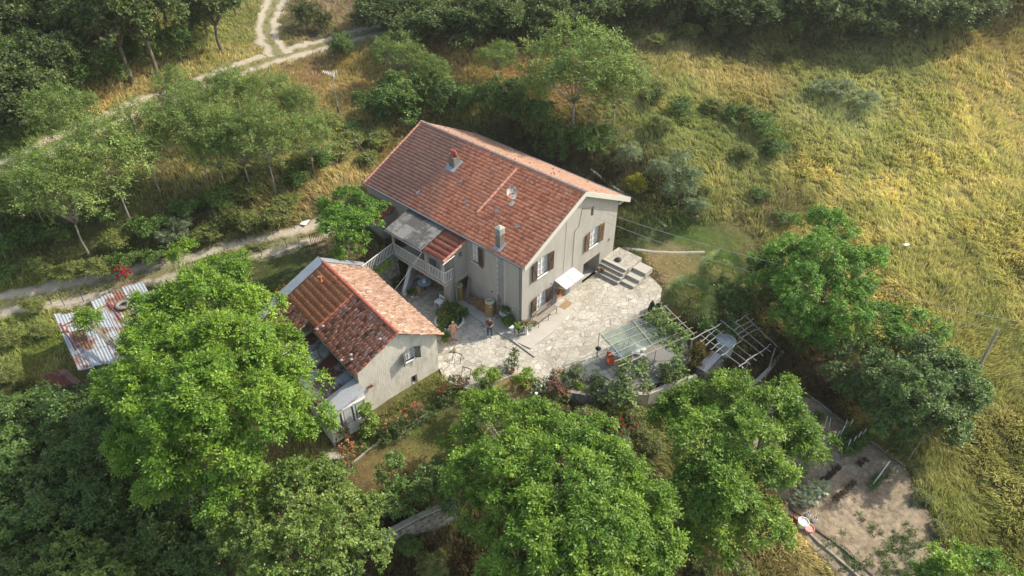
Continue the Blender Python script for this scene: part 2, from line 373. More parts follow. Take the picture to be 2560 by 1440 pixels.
def tilemat(name, cols, soot=None, lichen=.0):
    """colour of each tile from the tile's own number (uv cell), with weathering patches"""
    mt, t, b = newmat(name, .85)
    uv = N(t, 'ShaderNodeUVMap'); fl = N(t, 'ShaderNodeVectorMath', operation='FLOOR'); t.links.new(uv.outputs[0], fl.inputs[0])
    wn = N(t, 'ShaderNodeTexWhiteNoise'); t.links.new(fl.outputs[0], wn.inputs[0])
    c = ramp(t, wn.outputs[0], cols)
    tc = N(t, 'ShaderNodeTexCoord')
    no = N(t, 'ShaderNodeTexNoise'); no.inputs['Scale'].default_value = .35; no.inputs['Detail'].default_value = 6; t.links.new(tc.outputs['Object'], no.inputs[0])
    f = mth(t, 'MULTIPLY_ADD', no.outputs[0], 2.2, -.75)
    cl = N(t, 'ShaderNodeClamp'); t.links.new(f, cl.inputs[0])
    c = mixc(t, mth(t, 'MULTIPLY', cl.outputs[0], .28), c, (.42,.25,.155))
    n2 = N(t, 'ShaderNodeTexNoise'); n2.inputs['Scale'].default_value = 9; n2.inputs['Detail'].default_value = 5; t.links.new(tc.outputs['Object'], n2.inputs[0])
    c = mixc(t, 1.0, c, ramp(t, n2.outputs[0], [(.3, (.62,.60,.58)), (.7, (1.25,1.22,1.2))]), 'MULTIPLY')
    if soot:                                   # grey lichen patch near a place on the roof
        (sx, sy), (tx, ty), rad = soot
        gp = N(t, 'ShaderNodeNewGeometry'); sp = N(t, 'ShaderNodeSeparateXYZ'); t.links.new(gp.outputs['Position'], sp.inputs[0])
        dx = mth(t, 'SUBTRACT', sp.outputs[0], sx); dy = mth(t, 'SUBTRACT', sp.outputs[1], sy)
        dd = mth(t, 'SQRT', mth(t, 'ADD', mth(t, 'MULTIPLY', mth(t, 'MULTIPLY', dx, dx), .45), mth(t, 'MULTIPLY', dy, dy)))
        k = mth(t, 'SUBTRACT', 1.0, mth(t, 'DIVIDE', dd, rad)); k = mth(t, 'ADD', k, mth(t, 'MULTIPLY_ADD', no.outputs[0], 1.4, -.7))
        ck = N(t, 'ShaderNodeClamp'); t.links.new(mth(t, 'MULTIPLY', k, 1.5), ck.inputs[0])
        c = mixc(t, mth(t, 'MULTIPLY', ck.outputs[0], .6), c, (.17,.135,.125))
    if lichen:
        n4 = N(t, 'ShaderNodeTexNoise'); n4.inputs['Scale'].default_value = 3.4; n4.inputs['Detail'].default_value = 8; n4.inputs['Roughness'].default_value = .75; t.links.new(tc.outputs['Object'], n4.inputs[0])
        mr = N(t, 'ShaderNodeMapRange'); mr.inputs['From Min'].default_value = .58; mr.inputs['From Max'].default_value = .68; t.links.new(n4.outputs[0], mr.inputs[0])
        c = mixc(t, mth(t, 'MULTIPLY', mr.outputs[0], lichen), c, (.09,.075,.065))
    t.links.new(c, b.inputs['Base Color'])
    t.links.new(bumpn(t, n2.outputs[0], .3, .02), b.inputs['Normal'])
    return mt
RED = [(0, (.48,.15,.085)), (.25, (.68,.235,.13)), (.55, (.76,.285,.16)), (.8, (.78,.35,.21)), (1, (.58,.19,.11))]
PALE = [(0, (.30,.18,.13)), (.3, (.38,.24,.175)), (.7, (.42,.28,.21)), (1, (.34,.21,.155))]
COPPI = [(0, (.20,.075,.05)), (.2, (.40,.14,.08)), (.42, (.52,.20,.12)), (.62, (.60,.30,.20)), (.8, (.42,.19,.125)), (.92, (.30,.16,.12)), (1, (.62,.40,.30))]
M['tile_front'] = tilemat('roof_tiles', RED, soot=((2.8, 14.0), (0, 0), 6.5), lichen=.25)
M['tile_back'] = tilemat('roof_tiles_pale', PALE, lichen=.12)
M['tile_small'] = tilemat('interlocking_tiles', [(0, (.46,.17,.08)), (.5, (.58,.24,.11)), (1, (.50,.19,.09))], lichen=.45)
M['tile_wing'] = tilemat('porch_tiles', [(0, (.22,.07,.05)), (.5, (.32,.10,.065)), (1, (.26,.08,.055))], lichen=.2)
M['coppi_dark'] = tilemat('canal_tiles_weathered', [(0, (.12,.07,.055)), (.15, (.36,.15,.10)), (.4, (.60,.24,.15)), (.65, (.68,.31,.21)), (.85, (.42,.24,.19)), (1, (.66,.48,.40))], lichen=.38)
M['coppi_pale'] = tilemat('canal_tiles_pale', [(0, (.24,.15,.11)), (.3, (.36,.235,.175)), (.6, (.42,.295,.225)), (.85, (.31,.205,.155)), (1, (.55,.46,.38))], lichen=.35)
M['ridge_red'] = mat('ridge_tiles', (.36,.11,.075), .8, .25, 5, .2)
M['ridge_grey'] = mat('ridge_tiles_grey', (.35,.24,.20), .85, .25, 3, .2)
M['ridge_pale'] = mat('ridge_tiles_pale', (.50,.24,.17), .85, .25, 5, .2)

def corrmat(name, base, rusty, amt=.5, sc=1.2, metal=.25):
    mt, t, b = newmat(name, .5); b.inputs['Metallic'].default_value = metal
    uv = N(t, 'ShaderNodeUVMap'); fl = N(t, 'ShaderNodeVectorMath', operation='FLOOR'); t.links.new(uv.outputs[0], fl.inputs[0])
    wn = N(t, 'ShaderNodeTexWhiteNoise'); t.links.new(fl.outputs[0], wn.inputs[0])
    tc = N(t, 'ShaderNodeTexCoord')
    mp = N(t, 'ShaderNodeMapping'); mp.inputs['Scale'].default_value = (1, 1, 1); t.links.new(tc.outputs['Object'], mp.inputs[0])
    no = N(t, 'ShaderNodeTexNoise'); no.inputs['Scale'].default_value = sc; no.inputs['Detail'].default_value = 9; no.inputs['Roughness'].default_value = .72; t.links.new(mp.outputs[0], no.inputs[0])
    f = mth(t, 'ADD', no.outputs[0], mth(t, 'MULTIPLY_ADD', wn.outputs[0], .34, -.17))
    mr = N(t, 'ShaderNodeMapRange'); mr.inputs['From Min'].default_value = 1-amt-.08; mr.inputs['From Max'].default_value = 1-amt+.06; t.links.new(f, mr.inputs[0])
    n2 = N(t, 'ShaderNodeTexNoise'); n2.inputs['Scale'].default_value = 6; t.links.new(tc.outputs['Object'], n2.inputs[0])
    cb = mixc(t, n2.outputs[0], tuple(c*.8 for c in base), tuple(min(c*1.15, .8) for c in base))
    cr = mixc(t, n2.outputs[0], rusty, tuple(c*.45 for c in rusty))
    t.links.new(mixc(t, mr.outputs[0], cb, cr), b.inputs['Base Color'])
    t.links.new(mth(t, 'MULTIPLY_ADD', mr.outputs[0], .35, .42), b.inputs['Roughness'])
    return mt
M['corr_shed'] = corrmat('corrugated_rust_patched', (.46,.49,.52), (.30,.15,.095), .445, .9)
M['corr_rust'] = corrmat('corrugated_rust', (.36,.18,.14), (.24,.09,.06), .55, 1.5, .1)
M['corr_lean'] = corrmat('corrugated_leanto', (.30,.34,.37), (.17,.075,.05), .53, .75)
M['corr_clean'] = corrmat('corrugated_clean', (.44,.46,.48), (.25,.17,.12), .30, .9)
M['corr_cement'] = corrmat('fibre_cement', (.215,.215,.205), (.12,.115,.11), .5, 1.6, 0)
M['corr_white'] = corrmat('corrugated_white', (.72,.73,.72), (.5,.48,.45), .25, 1.5, 0)

def pavmat():
    mt, t, b = newmat('crazy_paving', .8)
    tc = N(t, 'ShaderNodeTexCoord')
    nz = N(t, 'ShaderNodeTexNoise'); nz.inputs['Scale'].default_value = 1.3; nz.inputs['Detail'].default_value = 3; t.links.new(tc.outputs['Object'], nz.inputs[0])
    ad = N(t, 'ShaderNodeVectorMath', operation='MULTIPLY_ADD'); t.links.new(nz.outputs['Color'], ad.inputs[0]); ad.inputs[1].default_value = (.35,.35,0); t.links.new(tc.outputs['Object'], ad.inputs[2])
    fx = N(t, 'ShaderNodeVectorMath', operation='MULTIPLY'); fx.inputs[1].default_value = (1.0,1.25,0); t.links.new(ad.outputs[0], fx.inputs[0])
    ve = N(t, 'ShaderNodeTexVoronoi', feature='DISTANCE_TO_EDGE'); ve.inputs['Scale'].default_value = 2.15; t.links.new(fx.outputs[0], ve.inputs['Vector'])
    vc = N(t, 'ShaderNodeTexVoronoi', feature='F1'); vc.inputs['Scale'].default_value = 2.15; t.links.new(fx.outputs[0], vc.inputs['Vector'])
    c = ramp(t, N_sep(t, vc.outputs['Color']), [(0, (.35,.335,.29)), (.25, (.41,.39,.34)), (.5, (.45,.43,.375)), (.75, (.50,.475,.415)), (.93, (.43,.41,.37)), (1, (.58,.56,.50))])
    n2 = N(t, 'ShaderNodeTexNoise'); n2.inputs['Scale'].default_value = 5; n2.inputs['Detail'].default_value = 7; n2.inputs['Roughness'].default_value = .7; t.links.new(tc.outputs['Object'], n2.inputs[0])
    c = mixc(t, 1.0, c, ramp(t, n2.outputs[0], [(.25, (.76,.76,.74)), (.75, (1.26,1.24,1.21))]), 'MULTIPLY')
    n3 = N(t, 'ShaderNodeTexNoise'); n3.inputs['Scale'].default_value = .35; n3.inputs['Detail'].default_value = 5; t.links.new(tc.outputs['Object'], n3.inputs[0])
    c = mixc(t, 1.0, c, ramp(t, n3.outputs[0], [(.35, (.84,.83,.80)), (.65, (1.12,1.12,1.12))]), 'MULTIPLY')
    mr = N(t, 'ShaderNodeMapRange'); mr.inputs['From Min'].default_value = .010; mr.inputs['From Max'].default_value = .042; t.links.new(ve.outputs[0], mr.inputs[0])
    jc = mixc(t, n3.outputs[0], (.17,.155,.125), (.28,.26,.215))
    c = mixc(t, mr.outputs[0], jc, c)
    t.links.new(c, b.inputs['Base Color'])
    h = mth(t, 'ADD', mth(t, 'MULTIPLY', mr.outputs[0], .6), mth(t, 'MULTIPLY', n2.outputs[0], .5))
    t.links.new(bumpn(t, h, .6, .02), b.inputs['Normal'])
    return mt
def N_sep(t, c):
    s = N(t, 'ShaderNodeSeparateColor'); t.links.new(c, s.inputs[0]); return s.outputs[0]
M['paving'] = pavmat()
def netmat():
    mt, t, b = newmat('green_netting', .7); n = t.nodes; n.remove(b)
    tc = N(t, 'ShaderNodeTexCoord'); no = N(t, 'ShaderNodeTexNoise'); no.inputs['Scale'].default_value = 1.6; no.inputs['Detail'].default_value = 5; t.links.new(tc.outputs['Object'], no.inputs[0])
    c = mixc(t, no.outputs[0], (.14,.19,.16), (.24,.285,.25))
    d = N(t, 'ShaderNodeBsdfDiffuse'); t.links.new(c, d.inputs[0]); tr = N(t, 'ShaderNodeBsdfTransparent'); tr.inputs[0].default_value = (.72,.85,.82,1)
    mx = N(t, 'ShaderNodeMixShader'); mx.inputs[0].default_value = .5; t.links.new(tr.outputs[0], mx.inputs[1]); t.links.new(d.outputs[0], mx.inputs[2])
    t.links.new(mx.outputs[0], n['Material Output'].inputs[0]); return mt
M['net'] = netmat()
M['leaf'] = leafmat('foliage', .28, .03, gr=.5)
M['leaf_gloss'] = leafmat('foliage_glossy', .25, .04, gr=.5)
M['grass'] = leafmat('grass_blades', .35, .0, .9)
M['flower'] = leafmat('petals', .25, .02)
M['soil'] = mat('garden_soil', (.30,.24,.165), .95, .38, 3.4, 1.0, 7, col2=(.20,.155,.105), mixlo=.45, mixhi=.62, mscale=.9)
def roadmat():
    mt, t, b = newmat('gravel_track', .95)
    uv = N(t, 'ShaderNodeUVMap'); sp = N(t, 'ShaderNodeSeparateXYZ'); t.links.new(uv.outputs[0], sp.inputs[0])
    tc = N(t, 'ShaderNodeTexCoord')
    no = N(t, 'ShaderNodeTexNoise'); no.inputs['Scale'].default_value = 1.1; no.inputs['Detail'].default_value = 8; no.inputs['Roughness'].default_value = .7; t.links.new(tc.outputs['Object'], no.inputs[0])
    n2 = N(t, 'ShaderNodeTexNoise'); n2.inputs['Scale'].default_value = 9; n2.inputs['Detail'].default_value = 6; n2.inputs['Roughness'].default_value = .7; t.links.new(tc.outputs['Object'], n2.inputs[0])
    x = mth(t, 'ABSOLUTE', mth(t, 'SUBTRACT', sp.outputs[0], .5))           # 0 centre .5 edge
    rut = mth(t, 'ABSOLUTE', mth(t, 'SUBTRACT', x, .27))                     # 0 in ruts
    rut = mth(t, 'ADD', rut, mth(t, 'MULTIPLY_ADD', no.outputs[0], .5, -.25))
    c = ramp(t, rut, [(.05, (.44,.385,.30)), (.11, (.37,.32,.235)), (.17, (.20,.19,.095))])
    c = mixc(t, 1.0, c, ramp(t, n2.outputs[0], [(.3, (.75,.74,.72)), (.7, (1.2,1.2,1.2))]), 'MULTIPLY')
    t.links.new(c, b.inputs['Base Color']); t.links.new(bumpn(t, n2.outputs[0], .7, .04), b.inputs['Normal'])
    return mt
M['road'] = roadmat()

# ------------------------------------------------------------------ ground cover colours (what grows where; dark anchors also hold tree shade)
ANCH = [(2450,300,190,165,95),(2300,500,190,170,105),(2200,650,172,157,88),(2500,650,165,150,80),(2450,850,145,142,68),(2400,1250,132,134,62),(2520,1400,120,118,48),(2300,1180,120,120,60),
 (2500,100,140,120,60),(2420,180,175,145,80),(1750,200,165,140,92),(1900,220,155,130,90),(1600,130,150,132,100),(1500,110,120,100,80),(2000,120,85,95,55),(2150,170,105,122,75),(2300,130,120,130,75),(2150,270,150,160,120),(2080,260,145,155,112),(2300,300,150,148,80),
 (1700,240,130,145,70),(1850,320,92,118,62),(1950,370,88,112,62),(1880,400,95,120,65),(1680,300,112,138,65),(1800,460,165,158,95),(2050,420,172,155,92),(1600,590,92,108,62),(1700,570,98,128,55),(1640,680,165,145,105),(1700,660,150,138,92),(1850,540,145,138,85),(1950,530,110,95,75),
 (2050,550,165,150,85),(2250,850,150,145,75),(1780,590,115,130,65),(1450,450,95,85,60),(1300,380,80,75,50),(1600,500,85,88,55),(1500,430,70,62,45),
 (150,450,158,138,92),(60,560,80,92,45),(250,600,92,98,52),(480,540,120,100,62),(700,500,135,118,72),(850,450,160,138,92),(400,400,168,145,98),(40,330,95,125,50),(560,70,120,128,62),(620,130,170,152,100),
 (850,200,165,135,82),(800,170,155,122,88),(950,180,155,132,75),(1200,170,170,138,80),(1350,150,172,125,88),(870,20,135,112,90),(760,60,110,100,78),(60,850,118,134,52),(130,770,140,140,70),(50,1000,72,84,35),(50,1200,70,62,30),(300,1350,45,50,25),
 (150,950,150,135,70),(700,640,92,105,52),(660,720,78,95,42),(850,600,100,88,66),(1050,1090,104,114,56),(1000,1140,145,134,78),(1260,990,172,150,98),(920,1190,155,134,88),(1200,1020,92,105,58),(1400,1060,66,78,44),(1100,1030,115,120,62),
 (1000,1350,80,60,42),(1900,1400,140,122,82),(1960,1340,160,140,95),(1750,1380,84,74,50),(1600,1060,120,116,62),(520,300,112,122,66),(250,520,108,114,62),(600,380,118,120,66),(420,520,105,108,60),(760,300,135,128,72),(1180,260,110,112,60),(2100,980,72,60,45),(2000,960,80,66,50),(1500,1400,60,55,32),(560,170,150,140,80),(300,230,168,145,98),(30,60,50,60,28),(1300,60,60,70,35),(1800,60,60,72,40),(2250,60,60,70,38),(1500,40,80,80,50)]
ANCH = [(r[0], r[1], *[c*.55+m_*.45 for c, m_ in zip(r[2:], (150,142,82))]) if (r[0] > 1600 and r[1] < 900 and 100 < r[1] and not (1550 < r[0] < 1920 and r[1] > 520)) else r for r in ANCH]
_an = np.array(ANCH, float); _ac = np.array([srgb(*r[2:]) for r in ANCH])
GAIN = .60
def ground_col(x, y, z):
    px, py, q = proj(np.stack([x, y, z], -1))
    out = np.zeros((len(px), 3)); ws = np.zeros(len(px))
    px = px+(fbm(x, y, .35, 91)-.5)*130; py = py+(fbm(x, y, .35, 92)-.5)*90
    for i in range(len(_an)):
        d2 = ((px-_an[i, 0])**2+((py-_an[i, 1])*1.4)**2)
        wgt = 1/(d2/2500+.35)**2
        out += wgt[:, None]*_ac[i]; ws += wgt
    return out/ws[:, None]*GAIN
# ------------------------------------------------------------------ terrain mesh
def axis(lo, hi, st, olo, ohi):
    core = np.arange(lo, hi+st/2, st); a = []; s = st; v = lo
    while v > olo: s *= 1.35; v -= s; a.append(v)
    b = []; s = st; v = core[-1]
    while v < ohi: s *= 1.35; v += s; b.append(v)
    return np.r_[a[::-1], core, b]
gx = axis(-42, 62, .42, -500, 600); gy = axis(-46, 92, .42, -500, 700)
# finer lines round the courtyard
XX, YY = np.meshgrid(gx, gy, indexing='ij'); ZZ = HT(XX, YY)
_far = np.hypot(XX-10, YY-20) > 190
ZZ = np.where(_far, np.clip(ZZ, -25, 60), ZZ)
V = np.stack([XX.ravel(), YY.ravel(), ZZ.ravel()], -1)
nx, ny = len(gx), len(gy); I = np.arange(nx*ny).reshape(nx, ny)
F = np.stack([I[:-1, :-1].ravel(), I[1:, :-1].ravel(), I[1:, 1:].ravel(), I[:-1, 1:].ravel()], -1)
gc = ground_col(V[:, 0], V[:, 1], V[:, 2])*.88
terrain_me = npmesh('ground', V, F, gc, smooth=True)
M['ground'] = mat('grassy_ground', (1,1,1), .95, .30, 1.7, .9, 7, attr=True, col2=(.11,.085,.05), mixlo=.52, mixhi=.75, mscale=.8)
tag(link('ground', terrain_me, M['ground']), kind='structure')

# ------------------------------------------------------------------ ribbons lying on the ground (tracks, footpath)
def chaikin(p, it=2):
    p = [np.array(q, float) for q in p]
    for _ in range(it):
        o = [p[0]]
        for a, b in zip(p[:-1], p[1:]): o += [a*.75+b*.25, a*.25+b*.75]
        p = o+[p[-1]]
    return p
def ribbon(name, pts, width, mt, lift=.045, seed=1, ragged=.22, nc=10, **kw):
    pts = chaikin([np.array(p[:2]) for p in pts]); pts = np.array(pts)
    seg = np.r_[0, np.cumsum(np.linalg.norm(np.diff(pts, axis=0), axis=1))]
    L = seg[-1]; n = max(int(L/.3), 2); s = np.linspace(0, L, n)
    c = np.stack([np.interp(s, seg, pts[:, 0]), np.interp(s, seg, pts[:, 1])], -1)
    d = np.gradient(c, axis=0); d /= np.linalg.norm(d, axis=1)[:, None]; nn = np.stack([-d[:, 1], d[:, 0]], -1)
    wl = width/2*(1+ragged*(fbm(s, s*0, .9, seed)-.5)*4); wr = width/2*(1+ragged*(fbm(s, s*0+9, .9, seed+5)-.5)*4)
    ks = np.linspace(-1, 1, nc+1)
    X = []; U = []
    for k in ks:
        off = np.where(k < 0, wl*k, wr*k); q = c+nn*off[:, None]; X.append(q); U.append(np.stack([np.full(n, .5+k*.5), s], -1))
    X = np.array(X); Z = HT(X[..., 0], X[..., 1])+lift
    edge = (np.abs(ks) > .999)
    Z[edge] -= lift+.02
    V = np.concatenate([X, Z[..., None]], -1).reshape(-1, 3); U = np.array(U).reshape(-1, 2)
    I = np.arange((nc+1)*n).reshape(nc+1, n)
    F = np.stack([I[:-1, :-1].ravel(), I[1:, :-1].ravel(), I[1:, 1:].ravel(), I[:-1, 1:].ravel()], -1)
    me = npmesh(name, V, F, smooth=True, uv=U)
    return link(name, me, mt, **kw), c
LOWROAD = [G(*p) for p in [(-60,775),(0,765),(150,742),(300,708),(450,670),(560,645),(680,614),(780,588),(840,568)]]
UPROAD = [G(*p) for p in [(-80,465),(0,425),(90,385),(200,335),(330,275),(420,240),(560,190),(650,155),(760,125),(870,94),(960,70),(1060,42)]]
BRANCH = [G(*p) for p in [(700,140),(668,95),(668,50),(690,5),(705,-40)]]
_, c_low = ribbon('lower_track', LOWROAD, 2.7, M['road'], seed=3, kind='structure')
_, c_up = ribbon('upper_track', UPROAD, 3.3, M['road'], seed=8, kind='structure')
_, c_br = ribbon('branch_track', BRANCH, 3.0, M['road'], lift=.07, seed=11, kind='structure')
FPATH = [G(*p) for p in [(1548,632),(1650,631),(1762,630)]]
_, c_fp = ribbon('footpath', FPATH, .26, M['concrete'], lift=.05, ragged=.06, nc=4, kind='structure')

# courtyard paving
def polysheet(name, poly, z, th, mt, **kw):
    mb = MB(); n = len(poly)
    mb.slab([(x, y, z) for x, y in poly], th)
    return mb.build(name, mt, **kw)
polysheet('patio', PATIO[:20]+[(11.0,.2),(-.3,.2),(-.3,10.3)]+PATIO[-2:], 0.0, .5, M['paving'], kind='structure')
APRON = [(-1.25,5.6),(-1.45,.55),(-1.12,-1.80),(1.37,-1.86),(3.9,-1.45),(3.95,-.02),(-.02,-.02),(-.02,5.6)]
polysheet('concrete_floor', [tuple(P(*p)[:2]) for p in ((1437,928),(1480,903),(1560,872),(1640,848),(1700,860),(1722,905),(1655,955),(1560,975),(1500,972))], .008, .1, M['slab'], kind='structure')
polysheet('house_apron', APRON, .09, .12, M['concrete_light'], kind='structure')
GARD = [G(*p)[:2] for p in [(1945,965),(2030,1000),(2100,1050),(2270,1180),(2310,1260),(2345,1330),(2370,1400),(2380,1460),(2120,1460),(1990,1330),(1950,1240),(1850,1160),(1850,1040)]]
def sheet_on_ground(name, poly, mt, lift=.05, st=.3, **kw):
    poly = [tuple(p) for p in poly]
    xs = np.arange(min(p[0] for p in poly)-.5, max(p[0] for p in poly)+.5, st); ys = np.arange(min(p[1] for p in poly)-.5, max(p[1] for p in poly)+.5, st)
    A, B = np.meshgrid(xs, ys, indexing='ij'); S = inpoly(A, B, poly); Z = HT(A, B)+np.where(S < .05, lift, -.05)+(fbm(A, B, 1.3, 31)-.5)*.06+(fbm(A, B, 4.5, 37)-.5)*.07
    I = np.arange(A.size).reshape(A.shape); F = np.stack([I[:-1, :-1].ravel(), I[1:, :-1].ravel(), I[1:, 1:].ravel(), I[:-1, 1:].ravel()], -1)
    ok = (S.ravel()[F] < .35).all(1); F = F[ok]
    me = npmesh(name, np.stack([A.ravel(), B.ravel(), Z.ravel()], -1), F, smooth=True)
    return link(name, me, mt, **kw)
sheet_on_ground('vegetable_plot', GARD, M['soil'], .07, .13, kind='structure')
# ------------------------------------------------------------------ building helpers
def unit_(v): return v/np.linalg.norm(v)
def tiled(name, O, E, S, nc, nr, mt, parent, lip=.05, cor=.028, mask=None, thick=.0, jit=.006, sub=False, **kw):
    """interlocking tiles laid in courses; O lower corner, E along the eave, S up the slope"""
    O = np.array(O, float); E = np.array(E, float); S = np.array(S, float)
    n = np.cross(E, S); n /= np.linalg.norm(n)
    if n[2] < 0: n = -n
    xs = np.array([0, .18, .42, .6, .85, 1.0]); xh = np.array([0, cor, cor*.25, cor*.25, cor, 0])
    ss = np.array([0, 0, 1.04]); sh = np.array([-.005, lip, 0.0])
    V = []; F = []; U = []; o = 0
    for j in range(nr):
        for i in range(nc):
            if mask is not None and not mask((i+.5)/nc, (j+.5)/nr): continue
            r = (rng.random(3)-.5)*2*jit
            for a in range(3):
                sv = (j+ss[a])/nr
                for b in range(6):
                    V.append(O+E*((i+xs[b])/nc)+S*min(sv, 1.0)+n*(xh[b]+sh[a]+r[0]+r[1]*(xs[b]-.5)))
                    U.append((i+.05+.9*xs[b], j+.5+a*.1))
            for a in range(2):
                for b in range(5):
                    q = o+a*6+b; F.append((q, q+1, q+7, q+6))
            o += 18
    V = np.array(V); q_ = V@unit_(E); r_ = V@unit_(S); V = V+n*((fbm(q_, r_, .28, 55)-.5)*.10)[:, None]-org(parent)
    me = npmesh(name, V, np.array(F), uv=np.array(U)); return link(name, me, mt, parent, **kw)
def coppi(name, O, E, S, mt, parent, pitch=.235, expo=.36, mask=None, rad=.11, jit=.03, **kw):
    O = np.array(O, float); E = np.array(E, float); S = np.array(S, float)
    LE = np.linalg.norm(E); LS = np.linalg.norm(S); e = E/LE; s = S/LS; n = np.cross(e, s)
    if n[2] < 0: n = -n
    nc = int(LE/pitch); nr = int(LS/expo); V = []; F = []; U = []; o = 0; K = 6
    th = np.linspace(0, math.pi, K)
    for j in range(nr+1):
        for i in range(nc+1):
            u = (i+.0)*pitch+rng.normal()*jit*.5; v = min(j*expo, LS-.25)+rng.normal()*jit
            if mask is not None and not mask(u/LE, v/LS): continue
            L = min(.46, LS-v+.08); r0 = rad*(1+rng.normal()*.06); r1 = r0*.8; tw = rng.normal()*.03; lift = abs(rng.normal())*.012
            for k, (vv, rr, hh) in enumerate(((v, r0, .032+lift), (v+L, r1, .0+lift*.3))):
                for t in th:
                    V.append(O+e*(u+rr*math.cos(t)+tw*k)+s*vv+n*(rr*math.sin(t)*.62+hh)); U.append((i+.5, j+.5))
            for t in th:                                   # thickness of the lower end
                V.append(O+e*(u+(r0-.022)*math.cos(t))+s*(v+.002)+n*((r0-.022)*math.sin(t)*.62+.032+lift)); U.append((i+.5, j+.5))
            for k in range(K-1):
                F.append((o+k, o+k+1, o+K+k+1, o+K+k)); F.append((o+k, o+2*K+k, o+2*K+k+1, o+k+1))
            o += 3*K
    me = npmesh(name, np.array(V)-org(parent), np.array(F), uv=np.array(U)); return link(name, me, mt, parent, **kw)
def corr(name, O, E, S, mt, parent, wave=.09, amp=.016, nsh=5, jit=.0, th=.0, rows=2, **kw):
    """corrugated sheeting: ridges run along S, sheets side by side along E, rows of sheets up the slope"""
    O = np.array(O, float); E = np.array(E, float); S = np.array(S, float); LE = np.linalg.norm(E)
    n = np.cross(E, S); n /= np.linalg.norm(n)
    if n[2] < 0: n = -n
    V = []; F = []; U = []; o = 0
    for j in range(rows):
        for i in range(nsh):
            m_ = max(int(LE/nsh/wave*6), 8); r = (rng.random(4)-.5)*jit
            for a in (0, 1):
                for k in range(m_+1):
                    x = (i+k/m_*1.03)/nsh; y = (j+a*1.03)/rows
                    V.append(O+E*min(x, 1.0)+S*(min(y, 1.0) + r[0]*.5)+n*(amp*math.sin(2*math.pi*x*LE/wave)+.012*(i % 2)+.012*(1-a)+r[1]*.2)); U.append((i+.5, j+.5))
            for k in range(m_): F.append((o+k, o+k+1, o+m_+1+k+1, o+m_+1+k))
            o += 2*(m_+1)
    me = npmesh(name, np.array(V)-org(parent), np.array(F), smooth=True, uv=np.array(U)); return link(name, me, mt, parent, **kw)
def wallface(mb, O, U, L, top, z0, holes, inward, depth=.22):
    """vertical wall; top(u) gives the height; holes = (u0,u1,z0,z1)"""
    O = np.array(O, float); U = np.array(U, float); inward = np.array(inward, float)
    us = sorted(set([0, L]+[h[0] for h in holes]+[h[1] for h in holes]+getattr(top, 'br', [])))
    pt = lambda u, z: O+U*u+np.array([0, 0, z])
    for a, b in zip(us[:-1], us[1:]):
        mid = (a+b)/2; hs = sorted([h for h in holes if h[0] < mid < h[1]], key=lambda h: h[2]); z = z0
        for h in hs:
            if h[2] > z: mb.add([pt(a, z), pt(b, z), pt(b, h[2]), pt(a, h[2])], [(0, 1, 2, 3)])
            z = h[3]
        mb.add([pt(a, z), pt(b, z), pt(b, top(b)), pt(a, top(a))], [(0, 1, 2, 3)])
    for h in holes:
        d = inward*(h[4] if len(h) > 4 else depth)
        c = [pt(h[0], h[2]), pt(h[1], h[2]), pt(h[1], h[3]), pt(h[0], h[3])]
        for i in range(4): mb.add([c[i], c[(i+1) % 4], c[(i+1) % 4]+d, c[i]+d], [(0, 1, 2, 3)])
def window(parent, O, U, IN, w, h, recess=.12, lights=2, bars=1, curtain=True, sill=True, name='window', fm=None, sillw=.1):
    O = np.array(O, float); U = np.array(U, float); IN = np.array(IN, float); up = np.array([0, 0, 1.]); fm = fm or M['white']
    b = lambda mb, u0, u1, z0, z1, d0, d1: mb.box(O+U*((u0+u1)/2)+up*((z0+z1)/2)+IN*((d0+d1)/2), (u1-u0, abs(d1-d0), z1-z0), M=np.array([U, IN, up]))
    f = MB(); t = .06
    b(f, 0, w, 0, t, recess-.03, recess+.03); b(f, 0, w, h-t, h, recess-.03, recess+.03); b(f, 0, t, t, h-t, recess-.03, recess+.03); b(f, w-t, w, t, h-t, recess-.03, recess+.03)
    for k in range(1, lights): b(f, w*k/lights-.045, w*k/lights+.045, t, h-t, recess-.03, recess+.03)
    for k in range(1, bars+1): b(f, t, w-t, h*k/(bars+1)-.018, h*k/(bars+1)+.018, recess-.018, recess+.018)
    fo = f.build(name, fm, parent)
    b2 = MB(); b(b2, t*.5, w-t*.5, t*.5, h-t*.5, recess+.022, recess+.028); b2.build('pane', M['glass'], fo)
    if curtain:
        c = MB()
        for s0, s1 in ((.08, .42), (.58, .92)): b(c, w*s0, w*s1, .08, h-.08, recess+.012, recess+.02)
        c.build('curtain', M['curtain'], fo)
    if sill:
        s = MB(); b(s, -.04, w+.04, -.05, .0, -sillw, recess-.03); s.build('sill', M['white'], fo)
    return fo
def shutter(parent, O, U, OUT, w, h, mt, ang=0, brace=True):
    """O bottom hinge-side corner on the wall; U along the wall away from the window"""
    O = np.array(O, float); U = np.array(U, float); OUT = np.array(OUT, float); up = np.array([0, 0, 1.])
    D = U*math.cos(ang)+OUT*math.sin(ang); Nn = OUT*math.cos(ang)-U*math.sin(ang)
    f = MB(); A = np.array([D, Nn, up]); n = 5
    for k in range(n): f.box(O+D*(w*(k+.5)/n)+Nn*.06+up*(h/2), (w/n-.008, .03, h), M=A)
    o = f.build('shutter', mt, parent)
    g = MB()
    for z in (h*.12, h*.88): g.box(O+D*(w/2)+Nn*.085+up*z, (w-.04, .02, .09), M=A)
    if brace:
        a = O+D*.05+Nn*.087+up*(h*.16); b = O+D*(w-.05)+Nn*.087+up*(h*.84); g.bar(a, b, .018, .07)
    g.build('batten', mt, o); return o
X1, Y1, Z1 = np.eye(3)

